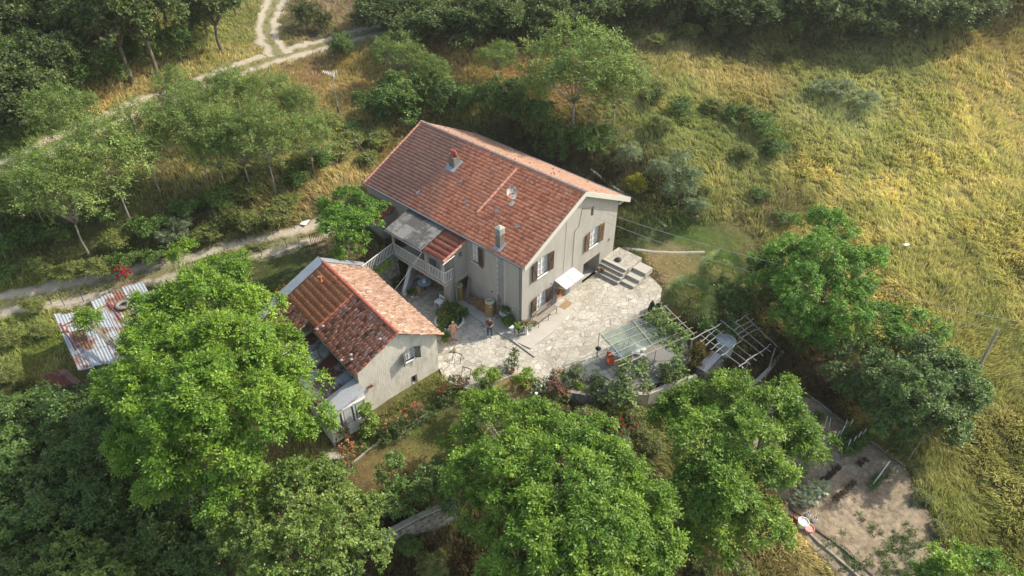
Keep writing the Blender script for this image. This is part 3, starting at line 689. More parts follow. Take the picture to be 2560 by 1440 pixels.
# ================================================================== FARMHOUSE
house = thing('farmhouse', (0, 0, 0), 'large two storey grey farmhouse with long red tiled roof and a balcony', 'house')
W_, L_, HE, HR, RX = 10.815, 15.92, 5.548, 8.425, 6.065
SF = (HR-HE)/(RX+.156); HB = 5.42; SB = (HR-HB)/(11.82-RX)
def gtop(u): return (HE+SF*(u+.156) if u <= RX else HR-SB*(u-RX))-.16
gtop.br = [RX]
mb = MB()
G_holes = [(1.5,2.6,3.58,5.1),(1.52,2.58,.5,2.04),(7.4,8.5,2.95,4.5),(7.32,7.65,5.72,6.5),(6.95,9.0,.0,1.78,1.3),(3.92,4.8,.1,2.1)]
wallface(mb, (0,0,0), X1, W_, gtop, -.6, G_holes, Y1)
side = lambda u: HE-.1
S_holes = [(3.95,4.62,3.62,5.15),(5.05,6.3,.0,2.02,1.5),(8.0,9.0,2.6,4.6),(9.4,10.3,3.2,4.6),(7.2,8.6,.0,2.05,1.5)]
wallface(mb, (0,0,0), Y1, L_, side, -.6, S_holes, X1)
backt = lambda u: HB+.3
wallface(mb, (W_,0,0), Y1, L_, backt, -.6, [(3,3.9,3.4,4.8),(8,8.9,3.4,4.8)], -X1)
wallface(mb, (0,L_,0), X1, W_, gtop, -.6, [], -Y1)
mb.build('wall', M['stucco'], house)
di = MB()                                         # near-black panels paint the shade of the rooms behind the openings
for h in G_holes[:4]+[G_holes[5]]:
    di.bx(h[0]-.05, h[1]+.05, .225, .3, h[2]-.05, h[3]+.05); di.build('shade_panel', M['roomshade'], house); di = MB()
di.bx(6.9, 9.05, 1.31, 1.4, -.05, 1.85); di.build('shade_panel', M['roomshade'], house); di = MB()
for h in S_holes: di.build('shade_panel', M['roomshade'], house) if di.v else None; di = MB(); di.bx((h[4] if len(h) > 4 else .22)+.01, (h[4] if len(h) > 4 else .22)+.08, h[0]-.05, h[1]+.05, h[2]-.05, h[3]+.05)
for a in (3, 8): di.build('shade_panel', M['roomshade'], house); di = MB(); di.bx(W_-.3, W_-.23, a-.05, a+.95, 3.35, 4.85)
di.build('shade_panel', M['roomshade'], house)
# roof slopes
tiled('front_roof', (-.156, -.32, HE), (0, L_+.38, 0), (RX+.156, 0, HR-HE), 76, 24, M['tile_front'], house, lip=.034, cor=.013, jit=.003)
tiled('back_roof', (W_+1.0, -.32, HB), (0, L_+.38, 0), (RX-W_-1.0, 0, HR-HB), 76, 24, M['tile_back'], house, lip=.03, cor=.016)
rb = MB()                                         # boarding below the tiles
rb.slab([(-.10, -.30, HE-.02), (RX, -.30, HR-.03), (RX, L_+.02, HR-.03), (-.10, L_+.02, HE-.02)], .10)
rb.slab([(RX, -.30, HR-.03), (W_+.98, -.30, HB-.02), (W_+.98, L_+.02, HB-.02), (RX, L_+.02, HR-.03)], .10)
rb.build('roof_boarding', M['soffit'], house)
def ridge(name, a, b, mt, parent, r=.13, step=.38, lift=.0):
    a = np.array(a, float); b = np.array(b, float); L = np.linalg.norm(b-a); d = (b-a)/L; sdv = np.cross(d, Z1); sdv /= np.linalg.norm(sdv); u = np.cross(sdv, d)
    m_ = MB(); n = int(L/step)
    for i in range(n):
        p0 = a+d*(L*i/n)+u*(lift+.012*rng.random()); p1 = a+d*(L*(i+1)/n+.04)+u*(lift-.01)
        rr = r*(1+rng.normal()*.04); vs = []
        for p, q in ((p0, rr), (p1, rr*.85)):
            for t in np.linspace(-.25, math.pi+.25, 8): vs.append(p+sdv*q*math.cos(t)+u*q*math.sin(t)*.8)
        for t in np.linspace(-.25, math.pi+.25, 8): vs.append(p0+sdv*(rr-.03)*math.cos(t)+u*(rr-.03)*math.sin(t)*.8)
        m_.add(vs, [(k, k+1, k+9, k+8) for k in range(7)]+[(k, k+16, k+17, k+1) for k in range(7)])
    return m_.build(name, mt, parent)
ridge('ridge_cap', (RX, -.36, HR+.0), (RX, L_+.1, HR+.0), M['ridge_grey'], house, .17)
ridge('hip_tiles', (1.62, 5.62, 6.37+.03), (5.6, 5.5, 8.21+.03), M['ridge_pale'], house, .12, .36)
ridge('verge_tiles', (-.12, L_+.06, HE+.03), (RX, L_+.06, HR+.03), M['ridge_pale'], house, .10, .34)
vb = MB()
vb.add([(-.18,-.38,HE-.26),(RX,-.38,HR-.30),(RX,-.38,HR+.07),(-.18,-.38,HE+.06),(-.18,-.325,HE-.26),(RX,-.325,HR-.30),(RX,-.325,HR+.07),(-.18,-.325,HE+.06)], [(0,1,2,3),(7,6,5,4),(0,4,5,1),(3,2,6,7),(0,3,7,4)])
vb.add([(RX,-.38,HR-.30),(W_+1.05,-.38,HB-.36),(W_+1.05,-.38,HB+.07),(RX,-.38,HR+.07),(RX,-.325,HR-.30),(W_+1.05,-.325,HB-.36),(W_+1.05,-.325,HB+.07),(RX,-.325,HR+.07)], [(0,1,2,3),(7,6,5,4),(0,4,5,1),(3,2,6,7),(1,5,6,2)])
vb.bx(W_+.02, W_+1.04, -.07, .05, HB-.28, HB-.10)
vb.build('verge_board', M['soffit'], house)
gt = MB(); gt.tube([(-.25, -.1, HE-.06), (-.25, L_+.05, HE-.02)], .07, 8); gt.build('gutter', M['gutter'], house); gt = MB()
gt.tube([(W_+1.08, -.05, HB-.06), (W_+1.08, L_, HB-.03)], .07, 8); gt.build('gutter', M['gutter'], house)
dp = MB(); dp.tube([(-.25, .12, HE-.08), (-.10, .12, HE-.4), (-.08, .12, .1)], .045, 8); dp.build('downpipe', M['gutter'], house)
for z in (1.2, 2.6, 4.0): pass
# openings of the gable
for (x, z, w_, h_) in ((1.5,3.58,1.1,1.52), (1.52,.5,1.06,1.54), (7.4,2.95,1.1,1.55)):
    wd = window(house, (x, 0, z), X1, Y1, w_, h_, bars=2)
    sm = M['shutter'] if x > 5 else M['shutter_dark']
    shutter(wd, (x-.01, 0, z+.02), -X1, -Y1, .56, h_-.02, sm, ang=.10); shutter(wd, (x+w_+.01, 0, z+.02), X1, -Y1, .56, h_-.02, sm, ang=.12)
vs = MB(); vs.bx(7.34, 7.63, .1, .14, 5.74, 6.48); vs.build('vent_hatch', M['shutter'], house)
dr = MB(); dr.bx(3.95, 4.77, .12, .17, .1, 2.06); do = dr.build('door', M['door'], house)
dk = MB(); dk.ball((4.68, .08, 1.05), (.035, .035, .035)); dk.bx(4.1, 4.3, .11, .118, 1.2, 1.9); dk.bx(4.42, 4.62, .11, .118, 1.2, 1.9); dk.build('door_panel', M['shutter'], do)
for a, b in ((3.32, 3.86), (4.88, 5.36)):
    cp = MB()
    n = 7
    for k in range(n):
        x0 = a+(b-a)*k/n; cp.bx(x0, x0+(b-a)/n*.6, -.06, -.02, .12, 2.02)
    cp.bx(a, b, -.02, -.005, .12, 2.02); cp.build('door_side_slats', M['greyp'], house)
aw = corr('awning', (3.5, -1.06, 2.02), (2.1, 0, 0), (0, 1.04, .26), M['corr_white'], house, wave=.13, amp=.02, nsh=2, rows=1)
af = MB(); af.bar((3.52, -1.03, 1.98), (5.58, -1.03, 1.98), .04); af.bar((3.52, 0, 2.22), (3.52, -1.03, 1.98), .03); af.bar((5.58, 0, 2.22), (5.58, -1.03, 1.98), .03); af.bar((3.52, -.02, 1.6), (3.52, -.9, 1.98), .025); af.bar((5.58, -.02, 1.6), (5.58, -.9, 1.98), .025); af.build('bracket', M['white'], aw)
cb = MB(); cb.tube([(5.5, -.03, 2.3), (5.48, -.03, 5.4), (5.6, -.03, 5.5), (5.95, -.03, 5.62), (6.2, -.03, 7.0), (7.15, -.05, 6.6)], .014, 5); cb.tube([(4.45, -.02, 2.4), (4.5, -.02, 6.9)], .008, 4)
cb.build('wall_cable', M['iron'], house)
bx_ = MB(); bx_.bx(10.0, 10.14, -.06, 0, 2.35, 2.55); bx_.build('wall_box', M['greyp'], house); bx_ = MB(); bx_.bx(3.08, 3.2, -.05, 0, 2.2, 2.3); bx_.build('wall_box', M['greyp'], house)
# long side
wd = window(house, (0, 3.95, 3.62), Y1, X1, .67, 1.53, lights=2, bars=2); shutter(wd, (0, 3.94, 3.62), -Y1, -X1, .52, 1.52, M['shutter_dark'], ang=.25)
sw = MB(); sw.bx(-.09, 0, 3.9, 4.67, 3.55, 3.60); sw.build('sill', M['concrete'], wd)
q = MB(); z = 0.09; k = 0
while z < 5.2:
    h = min(.235, 5.36-z); a = .0 if k % 2 else .07
    q.bx(-.035, -.001, 1.62+a*.3, 2.22-a, z, z+h-.018); z += h; k += 1
q.build('quoin_strip', M['quoin'], house)
q = MB(); q.bx(-.012, -.0005, 1.56, 2.26, .09, 5.38); q.build('quoin_backing', M['stucco_old'], house)
ho = MB(); ho.ball((-.04, 2.75, 1.9), (.05, .07, .05)); ho.build('wall_lamp', M['iron'], house)
nb = MB(); nb.ball((-.03, .85, 1.25), (.04, .10, .12)); nb.build('wall_plaque', M['white'], house)
# chimneys
def roofz(x): return HE+SF*(x+.156)
ch = MB(); ch.bx(3.72, 4.32, 9.95, 10.5, 7.2, 8.18); c1_ = ch.build('chimney', M['chimney'], house, label='squat rendered chimney capped with leaning roof tiles')
ct = MB()
for dy in (-.14, .14): ct.tube([(4.15, 10.22+dy, 8.15), (3.93, 10.22+dy*.8, 8.75)], [.13, .11], 8); 
ct.tube([(3.80, 10.22, 8.15), (3.93, 10.22, 8.72)], [.12, .10], 8); ct.build('chimney_tiles', M['ridge_red'], c1_)
fl = MB(); fl.slab([(3.4, 9.75, roofz(3.4)+.12), (4.45, 9.75, roofz(4.45)+.12), (4.45, 10.75, roofz(4.45)+.12), (3.4, 10.65, roofz(3.4)+.12)], .1); fl.build('flashing', M['zinc'], c1_)
ch = MB(); cx, cy = .35, 2.3; ch.bx(cx-.2, cx+.2, cy-.2, cy+.2, 5.6, 6.85); c2_ = ch.build('chimney', M['chimney'], house, label='slim grey chimney with a ribbed cap')
ct = MB()
for i in range(3): ct.bx(cx-.25, cx+.25, cy-.25, cy+.25, 6.80+i*.15, 6.86+i*.15); ct.bx(cx-.17, cx+.17, cy-.17, cy+.17, 6.86+i*.15, 6.95+i*.15)
ct.add([(cx-.27,cy-.27,7.25),(cx+.27,cy-.27,7.25),(cx+.27,cy+.27,7.25),(cx-.27,cy+.27,7.25),(cx,cy,7.42)], [(0,1,4),(1,2,4),(2,3,4),(3,0,4),(3,2,1,0)])
ct.build('chimney_cap', M['concrete'], c2_)
fl = MB(); fl.slab([(-.05, cy-.36, roofz(-.05)+.1), (cx+.3, cy-.36, roofz(cx+.3)+.1), (cx+.3, cy+.34, roofz(cx+.3)+.1), (-.05, cy+.34, roofz(-.05)+.1)], .07); fl.build('flashing', M['zinc'], c2_)
for x, y in ((1.0, 11.06), (3.1, 8.67), (1.88, 7.01), (2.28, 4.36), (1.96, 2.26)):
    g_ = MB(); A = np.array([[math.cos(math.atan(SF)), 0, math.sin(math.atan(SF))], [0, 1, 0], [-math.sin(math.atan(SF)), 0, math.cos(math.atan(SF))]])
    g_.box((x, y, roofz(x)+.075), (.36, .19, .03), M=A); g_.build('glass_tile', M['glass'], house)
# snow hooks on the roof: small dark dots
for i in range(30):
    hk = MB(); x = rng.uniform(.3, 5.6); y = rng.uniform(.3, 15.4); hk.box((x, y, roofz(x)+.06), (.10, .07, .05)); hk.build('vent_tile', M['shutter_dark'], house)
for i in range(24):
    hk = MB(); x = rng.uniform(6.6, 11.3); y = rng.uniform(.3, 15.4); hk.box((x, y, HR-SB*(x-RX)+.06), (.09, .06, .05)); hk.build('vent_tile', M['shutter_dark'], house)
# balcony wing
sb = MB(); sb.bx(-2.25, -.02, 5.05, 10.6, 2.34, 2.6); sb.build('balcony_slab', M['concrete'], house)
wg = MB(); wtop = lambda u: 5.22-(1.35-u)*.235-.12
wallface(wg, (-1.35, 5.1, 0), X1, 1.35, wtop, 2.1, [(.56, .84, 4.12, 4.5)], Y1, .15)
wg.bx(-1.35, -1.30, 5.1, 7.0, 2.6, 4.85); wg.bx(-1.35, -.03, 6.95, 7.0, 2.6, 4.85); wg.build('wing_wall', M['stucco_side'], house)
pw = MB(); pw.bx(-.8, -.5, 5.24, 5.26, 4.1, 4.5); pw.build('wing_window', M['glass'], house)
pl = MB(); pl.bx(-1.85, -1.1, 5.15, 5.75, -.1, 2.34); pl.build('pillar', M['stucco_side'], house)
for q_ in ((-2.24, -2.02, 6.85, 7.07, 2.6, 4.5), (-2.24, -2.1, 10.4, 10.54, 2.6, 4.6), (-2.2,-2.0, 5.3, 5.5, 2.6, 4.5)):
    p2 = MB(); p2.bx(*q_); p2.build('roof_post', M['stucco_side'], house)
dp = MB(); dp.tube([(-2.38, 5.05, 4.55), (-1.46, 5.02, 4.42), (-1.42, 5.02, 4.2), (-1.42, 5.02, .02)], .05, 8); dp.build('downpipe', M['gutter'], house)
tiled('porch_roof', (-2.4, 4.93, 4.64), (0, 2.1, 0), (2.3, 0, .56), 6, 5, M['tile_wing'], house, lip=.06, cor=.02)
pb = MB(); pb.slab([(-2.36, 4.97, 4.62), (-.1, 4.97, 5.17), (-.1, 7.0, 5.17), (-2.36, 7.0, 4.62)], .1); pb.build('porch_boarding', M['concrete'], house)
ridge('porch_verge', (-2.4, 4.95, 4.68), (-.15, 4.95, 5.23), M['ridge_pale'], house, .10, .36)
corr('balcony_roof', (-2.55, 7.02, 4.78), (0.0, 3.75, 0), (2.4, 0, .62), M['corr_cement'], house, wave=.15, amp=.022, nsh=4, rows=2)
pb = MB(); pb.slab([(-2.5, 7.05, 4.73), (-.2, 7.05, 5.33), (-.2, 10.75, 5.33), (-2.5, 10.75, 4.73)], .06); pb.build('balcony_boarding', M['wood'], house)
gt = MB(); gt.tube([(-2.62, 6.9, 4.7), (-2.62, 10.8, 4.7)], .055, 7); gt.tube([(-2.48, 4.9, 4.56), (-2.48, 7.0, 4.56)], .05, 7); gt.build('porch_gutter', M['gutter'], house)
gv = MB(); gv.tube([(-2.5, 4.9, 4.5), (-1.35, 4.95, 4.62)], .035, 6); gv.build('white_pipe', M['white'], house)
rl = MB()
def rail(mb, a, b, zb, h=.92, sp=.155, end=True):
    a = np.array([*a, zb]); b = np.array([*b, zb]); L = np.linalg.norm(b-a); n = int(L/sp)
    mb.bar(a+Z1*h, b+Z1*h, .05, .04); mb.bar(a+Z1*.08, b+Z1*.08, .035, .03)
    for i in range(n+1): 
        p = a+(b-a)*i/n; mb.bar(p+Z1*.08, p+Z1*(h-.02), .03)
rail(rl, (-2.2, 5.12), (-2.2, 10.55), 2.6); rail(rl, (-2.2, 5.1), (-1.42, 5.1), 2.6); rail(rl, (-2.2, 10.55), (-5.5, 9.95), 2.6); rl.build('railing', M['white'], house)
# small roofed lobby at the far end of the long side
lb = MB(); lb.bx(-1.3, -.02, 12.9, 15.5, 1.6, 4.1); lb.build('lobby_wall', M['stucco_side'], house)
tiled('lobby_roof', (-1.7, 12.6, 4.05), (0, 3.1, 0), (1.65, 0, .62), 9, 4, M['tile_wing'], house, lip=.06, cor=.02)

# satellite dish
dish = thing('satellite_dish', (3.18, 3.77, roofz(3.18)), 'rusty white oval satellite dish standing on the long roof', 'satellite dish')
ps = MB(); ps.tube([(3.18, 3.77, roofz(3.18)-.05), (3.18, 3.77, roofz(3.18)+.55), (3.22, 3.8, roofz(3.18)+.85)], .025, 6); ps.slab([(3.0, 3.62, roofz(3.0)+.11), (3.38, 3.62, roofz(3.38)+.11), (3.38, 3.92, roofz(3.38)+.11), (3.0, 3.92, roofz(3.0)+.11)], .04); ps.build('mast', M['steel'], dish)
dc = np.array([3.14, 3.72, roofz(3.18)+1.02]); dn = np.array([-.50, -.62, .42]); dn /= np.linalg.norm(dn); da = np.cross(Z1, dn); da /= np.linalg.norm(da); db = np.cross(dn, da)
dm = MB(); rr = np.linspace(.02, 1, 6); vs = []
for layer in (0, -.02):
    for r_ in rr:
        for k in range(24):
            t = 2*math.pi*k/24; vs.append(dc+da*(.37*r_*math.cos(t))+db*(.46*r_*math.sin(t))+dn*(.09*r_*r_-.06+layer))
fs = []
for l in (0, 1):
    for i in range(5):
        for k in range(24): fs.append((l*144+i*24+k, l*144+i*24+(k+1) % 24, l*144+(i+1)*24+(k+1) % 24, l*144+(i+1)*24+k))
for k in range(24): fs.append((120+k, 120+(k+1) % 24, 264+(k+1) % 24, 264+k))
fs.append(tuple(range(24))); dm.add(vs, fs)
M['dish'] = mat('rusty_dish', (.66,.62,.57), .6, .1, 3, col2=(.36,.14,.07), mixlo=.51, mixhi=.56, mscale=2.6)
dm.build('reflector', M['dish'], dish, smooth=False)
arm = MB(); arm.tube([dc-db*.40, dc-db*.3+dn*.42], .012, 5); arm.ball(dc-db*.26+dn*.45, (.04,.04,.06)); arm.build('feed_arm', M['greyp'], dish)

# ================================================================== OUTBUILDING
TH = -.144; U2 = np.array([math.cos(TH), math.sin(TH), 0]); V2 = np.array([-math.sin(TH), math.cos(TH), 0]); O2 = np.array([-12., 2.258, 0])
def q2(u, v, z): return O2+U2*u+V2*v+Z1*z
barn = thing('outbuilding', q2(2.8, 4, 0), 'small stone outbuilding roofed in old clay tiles with a rusty metal lean-to', 'outbuilding')
W2, L2, HR2, RU = 5.551, 8.832, 4.84, 2.801
SL = (4.84-3.369)/(RU+.312); SR = (4.84-3.011)/(W2+.312-RU)
def bt(u): return (HR2-SL*(RU-u) if u <= RU else HR2-SR*(u-RU))-.12
bt.br = [RU]
mb = MB()
wallface(mb, q2(0,0,0), U2, W2, bt, -1.6, [(3.17,3.90,2.06,3.02),(3.5,3.86,-.08,.6)], V2, .2)
wallface(mb, q2(0,L2,0), U2, W2, bt, -.5, [], -V2)
wallface(mb, q2(0,0,0), V2, L2, lambda u: 3.36, -1.6, [], U2)
wallface(mb, q2(W2,0,0), V2, L2, lambda u: 3.05, -.6, [(4,4.9,0,2.0,.3)], -U2)
mb.build('wall', M['stucco_old'], barn)
di = MB(); A2 = np.array([U2, V2, Z1])
di.box(q2(3.53,.23,2.5), (.9,.04,1.1), M=A2); di.box(q2(3.68,.23,.26), (.5,.04,.8), M=A2); di.box(q2(W2-.33,4.45,1), (.04,1,2.1), M=A2); di.build('room_darkness', M['roomshade'], barn)  # dark sheets painting the shade inside
coppi('right_roof', q2(W2+.312, -.2, 3.011), V2*(L2+.15), -U2*(W2+.312-RU)+Z1*(HR2-3.011), M['coppi_pale'], barn)
SLV = U2*(RU+.312)+Z1*(HR2-3.369)
coppi('left_roof', q2(-.312, -.2, 3.369), V2*4.75, SLV, M['coppi_dark'], barn)
tiled('patched_roof', q2(-.15, 4.72, 3.37+.155*SL+.09), V2*3.95, U2*(RU+.05)+Z1*(HR2-3.37-.08), 16, 7, M['tile_small'], barn, lip=.06, cor=.03)
coppi('lower_roof', q2(-2.5, 5.75, 3.369-SL*2.19), V2*3.35, U2*2.4+Z1*(SL*2.4), M['coppi_dark'], barn)
rb = MB()
rb.slab([q2(-.29,-.15,3.36), q2(RU,-.15,HR2-.02), q2(RU,L2,HR2-.02), q2(-.29,L2,3.36)], .10)
rb.slab([q2(RU,-.15,HR2-.02), q2(W2+.29,-.15,3.0), q2(W2+.29,L2,3.0), q2(RU,L2,HR2-.02)], .10)
rb.slab([q2(-2.45,5.8,3.369-SL*2.14-.02), q2(-.29,5.8,3.35), q2(-.29,L2+.2,3.35), q2(-2.45,L2+.2,3.369-SL*2.14-.02)], .10)
rb.build('roof_boarding', M['rust'], barn)
ew = MB(); ew.box(q2(-1.1,7.4,.5), (2.2,2.9,3.9), M=A2); ew.build('annex_wall', M['stucco_old'], barn)
ridge('ridge_cap', q2(RU,-.2,HR2+.06), q2(RU,4.7,HR2+.06), M['ridge_red'], barn, .13)
ridge('ridge_cap', q2(RU,4.7,HR2+.08), q2(RU,L2+.1,HR2+.08), M['ridge_red'], barn, .14)
ridge('hip_tiles', q2(-.25,4.66,3.42+.06), q2(RU-.05,4.66,HR2+.05), M['ridge_red'], barn, .10)
ridge('verge_tiles', q2(-.3,-.2,3.369+.03), q2(RU,-.2,HR2+.03), M['ridge_red'], barn, .09)
def strip(mb, a, b, w, t, off):                 # folded metal strip along the far verge
    a, b = np.array(a), np.array(b); mb.slab([a, b, b+off, a+off], t)
mf = MB(); mf.slab([q2(-2.5,8.75,3.369-SL*2.19+.17), q2(RU,8.75,HR2+.17), q2(RU,9.55,HR2+.17), q2(-2.5,9.55,3.369-SL*2.19+.17)], .05)
mf.slab([q2(RU,8.75,HR2+.18), q2(W2+.3,8.75,3.1+.1), q2(W2+.3,9.35,3.1+.1), q2(RU,9.35,HR2+.18)], .05); mf.build('metal_verge', M['zinc'], barn)
cp_ = MB(); x_ = q2(1.85,7.45,4.35); cp_.tube([x_, x_+Z1*.32, x_+Z1*.34+U2*0, x_+Z1*.62], [.12,.11,.085,.08], 9); cp_.tube([x_+Z1*.66-U2*.16+V2*.05, x_+Z1*.62+U2*.14-V2*.05], .05, 6); cp_.build('chimney_pot', M['terracotta'], barn)
gs = MB()
for (u, v) in ((-.15,4.5),(0.2,4.35),(-.3,1.2),(.1,.7),(.25,1.0),(1.9,.3)): 
    p = q2(u,v,HR2-SL*(RU-u)+.18); gs.ball(p, (.11,.08,.05), 7, 5)
gs.build('stone_weight', M['quoin'], barn)
gt = MB(); gt.tube([q2(W2+.35,-.1,2.95), q2(W2+.35,L2,2.98)], .05, 6); gt.build('gutter', M['gutter'], barn)
wd = window(barn, q2(3.17,0,2.06), U2, V2, .73, .96, recess=.14, lights=2, bars=1, fm=M['oldwhite'], curtain=True)
M['shut_grey'] = mat('grey_green_shutter', (.17,.19,.17), .7, .25, 9, col2=(.07,.07,.065), mixlo=.45, mixhi=.5, mscale=12)
shutter(wd, q2(3.16,0,2.08), -U2, -V2, .38, .95, M['shut_grey'], ang=.75, brace=False); shutter(wd, q2(3.91,0,2.08), U2, -V2, .38, .95, M['shut_grey'], ang=.5, brace=False)
fr = MB()
for a, b, c_, d in ((3.46,3.90,-.13,-.08),(3.46,3.90,.6,.65),(3.46,3.5,-.08,.6),(3.86,3.90,-.08,.6)): fr.box(q2((a+b)/2,.0,(c_+d)/2), (b-a,.04,d-c_), M=A2)
fr.build('small_window_frame', M['concrete'], barn)
bb = MB(); bb.box(q2(.62,-.08,1.75), (.28,.12,.12), M=A2); bb.tube([q2(.45,-.05,1.72), q2(.7,-.2,1.85), q2(.85,-.15,1.72)], .03, 6); bb.build('wall_bracket', M['rust'], barn)
# lean-to with glazed front
A_ = q2(-2.45,-.55,1.72); B_ = q2(-.02,-.55,2.35)
corr('leanto_roof', q2(-2.5,.55,1.74), V2*5.3, U2*2.5+Z1*.62, M['corr_lean'], barn, wave=.09, amp=.014, nsh=6, rows=2, jit=.03)
corr('leanto_front_sheet', q2(-2.5,-.75,1.77), V2*1.32, U2*2.5+Z1*.62, M['corr_clean'], barn, wave=.09, amp=.014, nsh=1, rows=1)
rb = MB(); rb.slab([q2(-2.45,-.6,1.70), q2(-.03,-.6,2.31), q2(-.03,5.7,2.31), q2(-2.45,5.7,1.70)], .07); rb.build('leanto_boarding', M['wood'], barn)
wv = MB(); wv.box(q2(-2.42,2.6,.2), (.08,6.1,3.0), M=A2); wv.box(q2(-1.2,5.7,.2), (2.4,.08,3.4), M=A2); wv.build('leanto_wall', M['stucco_old'], barn)
rp = MB(); rp.box(q2(-2.52,.9,1.55), (.05,3.0,.28), M=A2); rp.build('red_fascia', M['rustpaint'], barn)
lf = MB()
for u in (-2.42,-1.62,-.85,-.08): lf.box(q2(u,-.55,.55), (.1,.08,2.3+.0*u), M=A2)
lf.box(q2(-1.25,-.55,1.62), (2.4,.08,.12), M=A2); lf.box(q2(-1.25,-.55,.18), (2.4,.08,.1), M=A2); lf.box(q2(-1.25,-.55,-.58), (2.4,.1,.12), M=A2)
lf.box(q2(-1.25,-.545,-.2), (2.3,.04,.7), M=A2)
lf.add([q2(-2.45,-.52,1.66), q2(-.03,-.52,1.66), q2(-.03,-.52,2.28)], [(0,1,2)])
glz = lf.build('glazed_front', M['oldwhite'], barn)
gp = MB(); gp.box(q2(-1.25,-.53,.9), (2.3,.02,1.4), M=A2); gp.build('pane', M['glass'], glz)
cu = MB()
for u in (-2.05,-1.25,-.45): cu.box(q2(u,-.545,.9), (.5,.01,1.25), M=A2)
cu.build('curtain', M['curtain'], glz)
hp = MB(); t_ = np.linspace(0, 2*math.pi, 25); hp.tube([q2(-1.3+.42*math.cos(t), 1.6+.42*math.sin(t), 1.74+(1.2+.42*math.cos(t))*.25+.04) for t in t_], .022, 5, cap=False)
tag(hp.build('metal_hoop', M['rust']), 'rusty metal hoop lying on the lean-to roof', 'hoop')
pfm = MB()
for a, b in (((-2.3,3.0),(-.2,3.2)),((-2.3,4.3),(-.3,4.4)),((-1.6,2.9),(-1.4,4.5)),((-.8,3.0),(-.5,4.3))):
    pfm.bar(q2(a[0],a[1],1.84+(a[0]+2.5)*.248), q2(b[0],b[1],1.84+(b[0]+2.5)*.248), .05, .05)
tag(pfm.build('scrap_iron', M['rust']), 'rusty iron frame lying on the lean-to roof beside the wall', 'scrap iron')
# ================================================================== FOLIAGE
def unit(v): return v/(np.linalg.norm(v, axis=-1, keepdims=True)+1e-9)
def leafquads(B, D, Nn, L, Wd, col, fold=.15):
    """B base, D axis, Nn normal -> one folded diamond per leaf"""
    S = unit(np.cross(D, Nn)); n = len(B); L = L[:, None]; Wd = Wd[:, None]
    mid = B+D*L*.45
    V = np.empty((n, 4, 3)); V[:, 0] = B; V[:, 1] = mid+S*Wd*.5+Nn*Wd*fold; V[:, 2] = B+D*L-Nn*L*.12; V[:, 3] = mid-S*Wd*.5+Nn*Wd*fold
    F = np.arange(n*4).reshape(n, 4)
    return V.reshape(-1, 3), F, np.repeat(col, 4, 0)
def crown_pts(lobes, cr, dens, rg, fill=.35, up=.25, K=2.7):
    """twig tips on the skins of many small clumps arranged round the lobes"""
    C = []; O = []
    lobes = [tuple(l)+((l[3],) if len(l) == 4 else ()) for l in lobes]
    for (x, y, z, r, rz) in lobes:
        c = np.array([x, y, z]); nC = max(int(K*(r/cr)**2), 5)
        d = unit(rg.normal(size=(nC, 3))); d[:, 2] = np.where(d[:, 2] < -.45, -d[:, 2], d[:, 2])
        rad = np.where(rg.random(nC) < fill, rg.uniform(.25, .75, nC), rg.uniform(.72, 1.02, nC))
        cc = c+d*rad[:, None]*np.array([r, r, rz])
        cs = cr*rg.uniform(.55, 1.25, nC)
        for p, s, dd in zip(cc, cs, d):
            k = max(int(dens*s*s*4), 3)
            q = unit(rg.normal(size=(k, 3))+dd*.7+np.array([0, 0, up]))
            rr = s*rg.uniform(.45, 1.08, k)[:, None]
            pt = p+q*rr*np.array([1, 1, .8])
            C.append(pt); O.append(unit(q+dd*.5))
    C = np.concatenate(C); O = np.concatenate(O)
    keep = np.ones(len(C), bool)                  # drop tips deep inside another lobe
    for (x, y, z, r, rz) in lobes:
        e = (C-np.array([x, y, z]))/np.array([r, r, rz]); keep &= ~((np.linalg.norm(e, axis=1) < .52) & (rg.random(len(C)) < .75))
    return C[keep], O[keep]
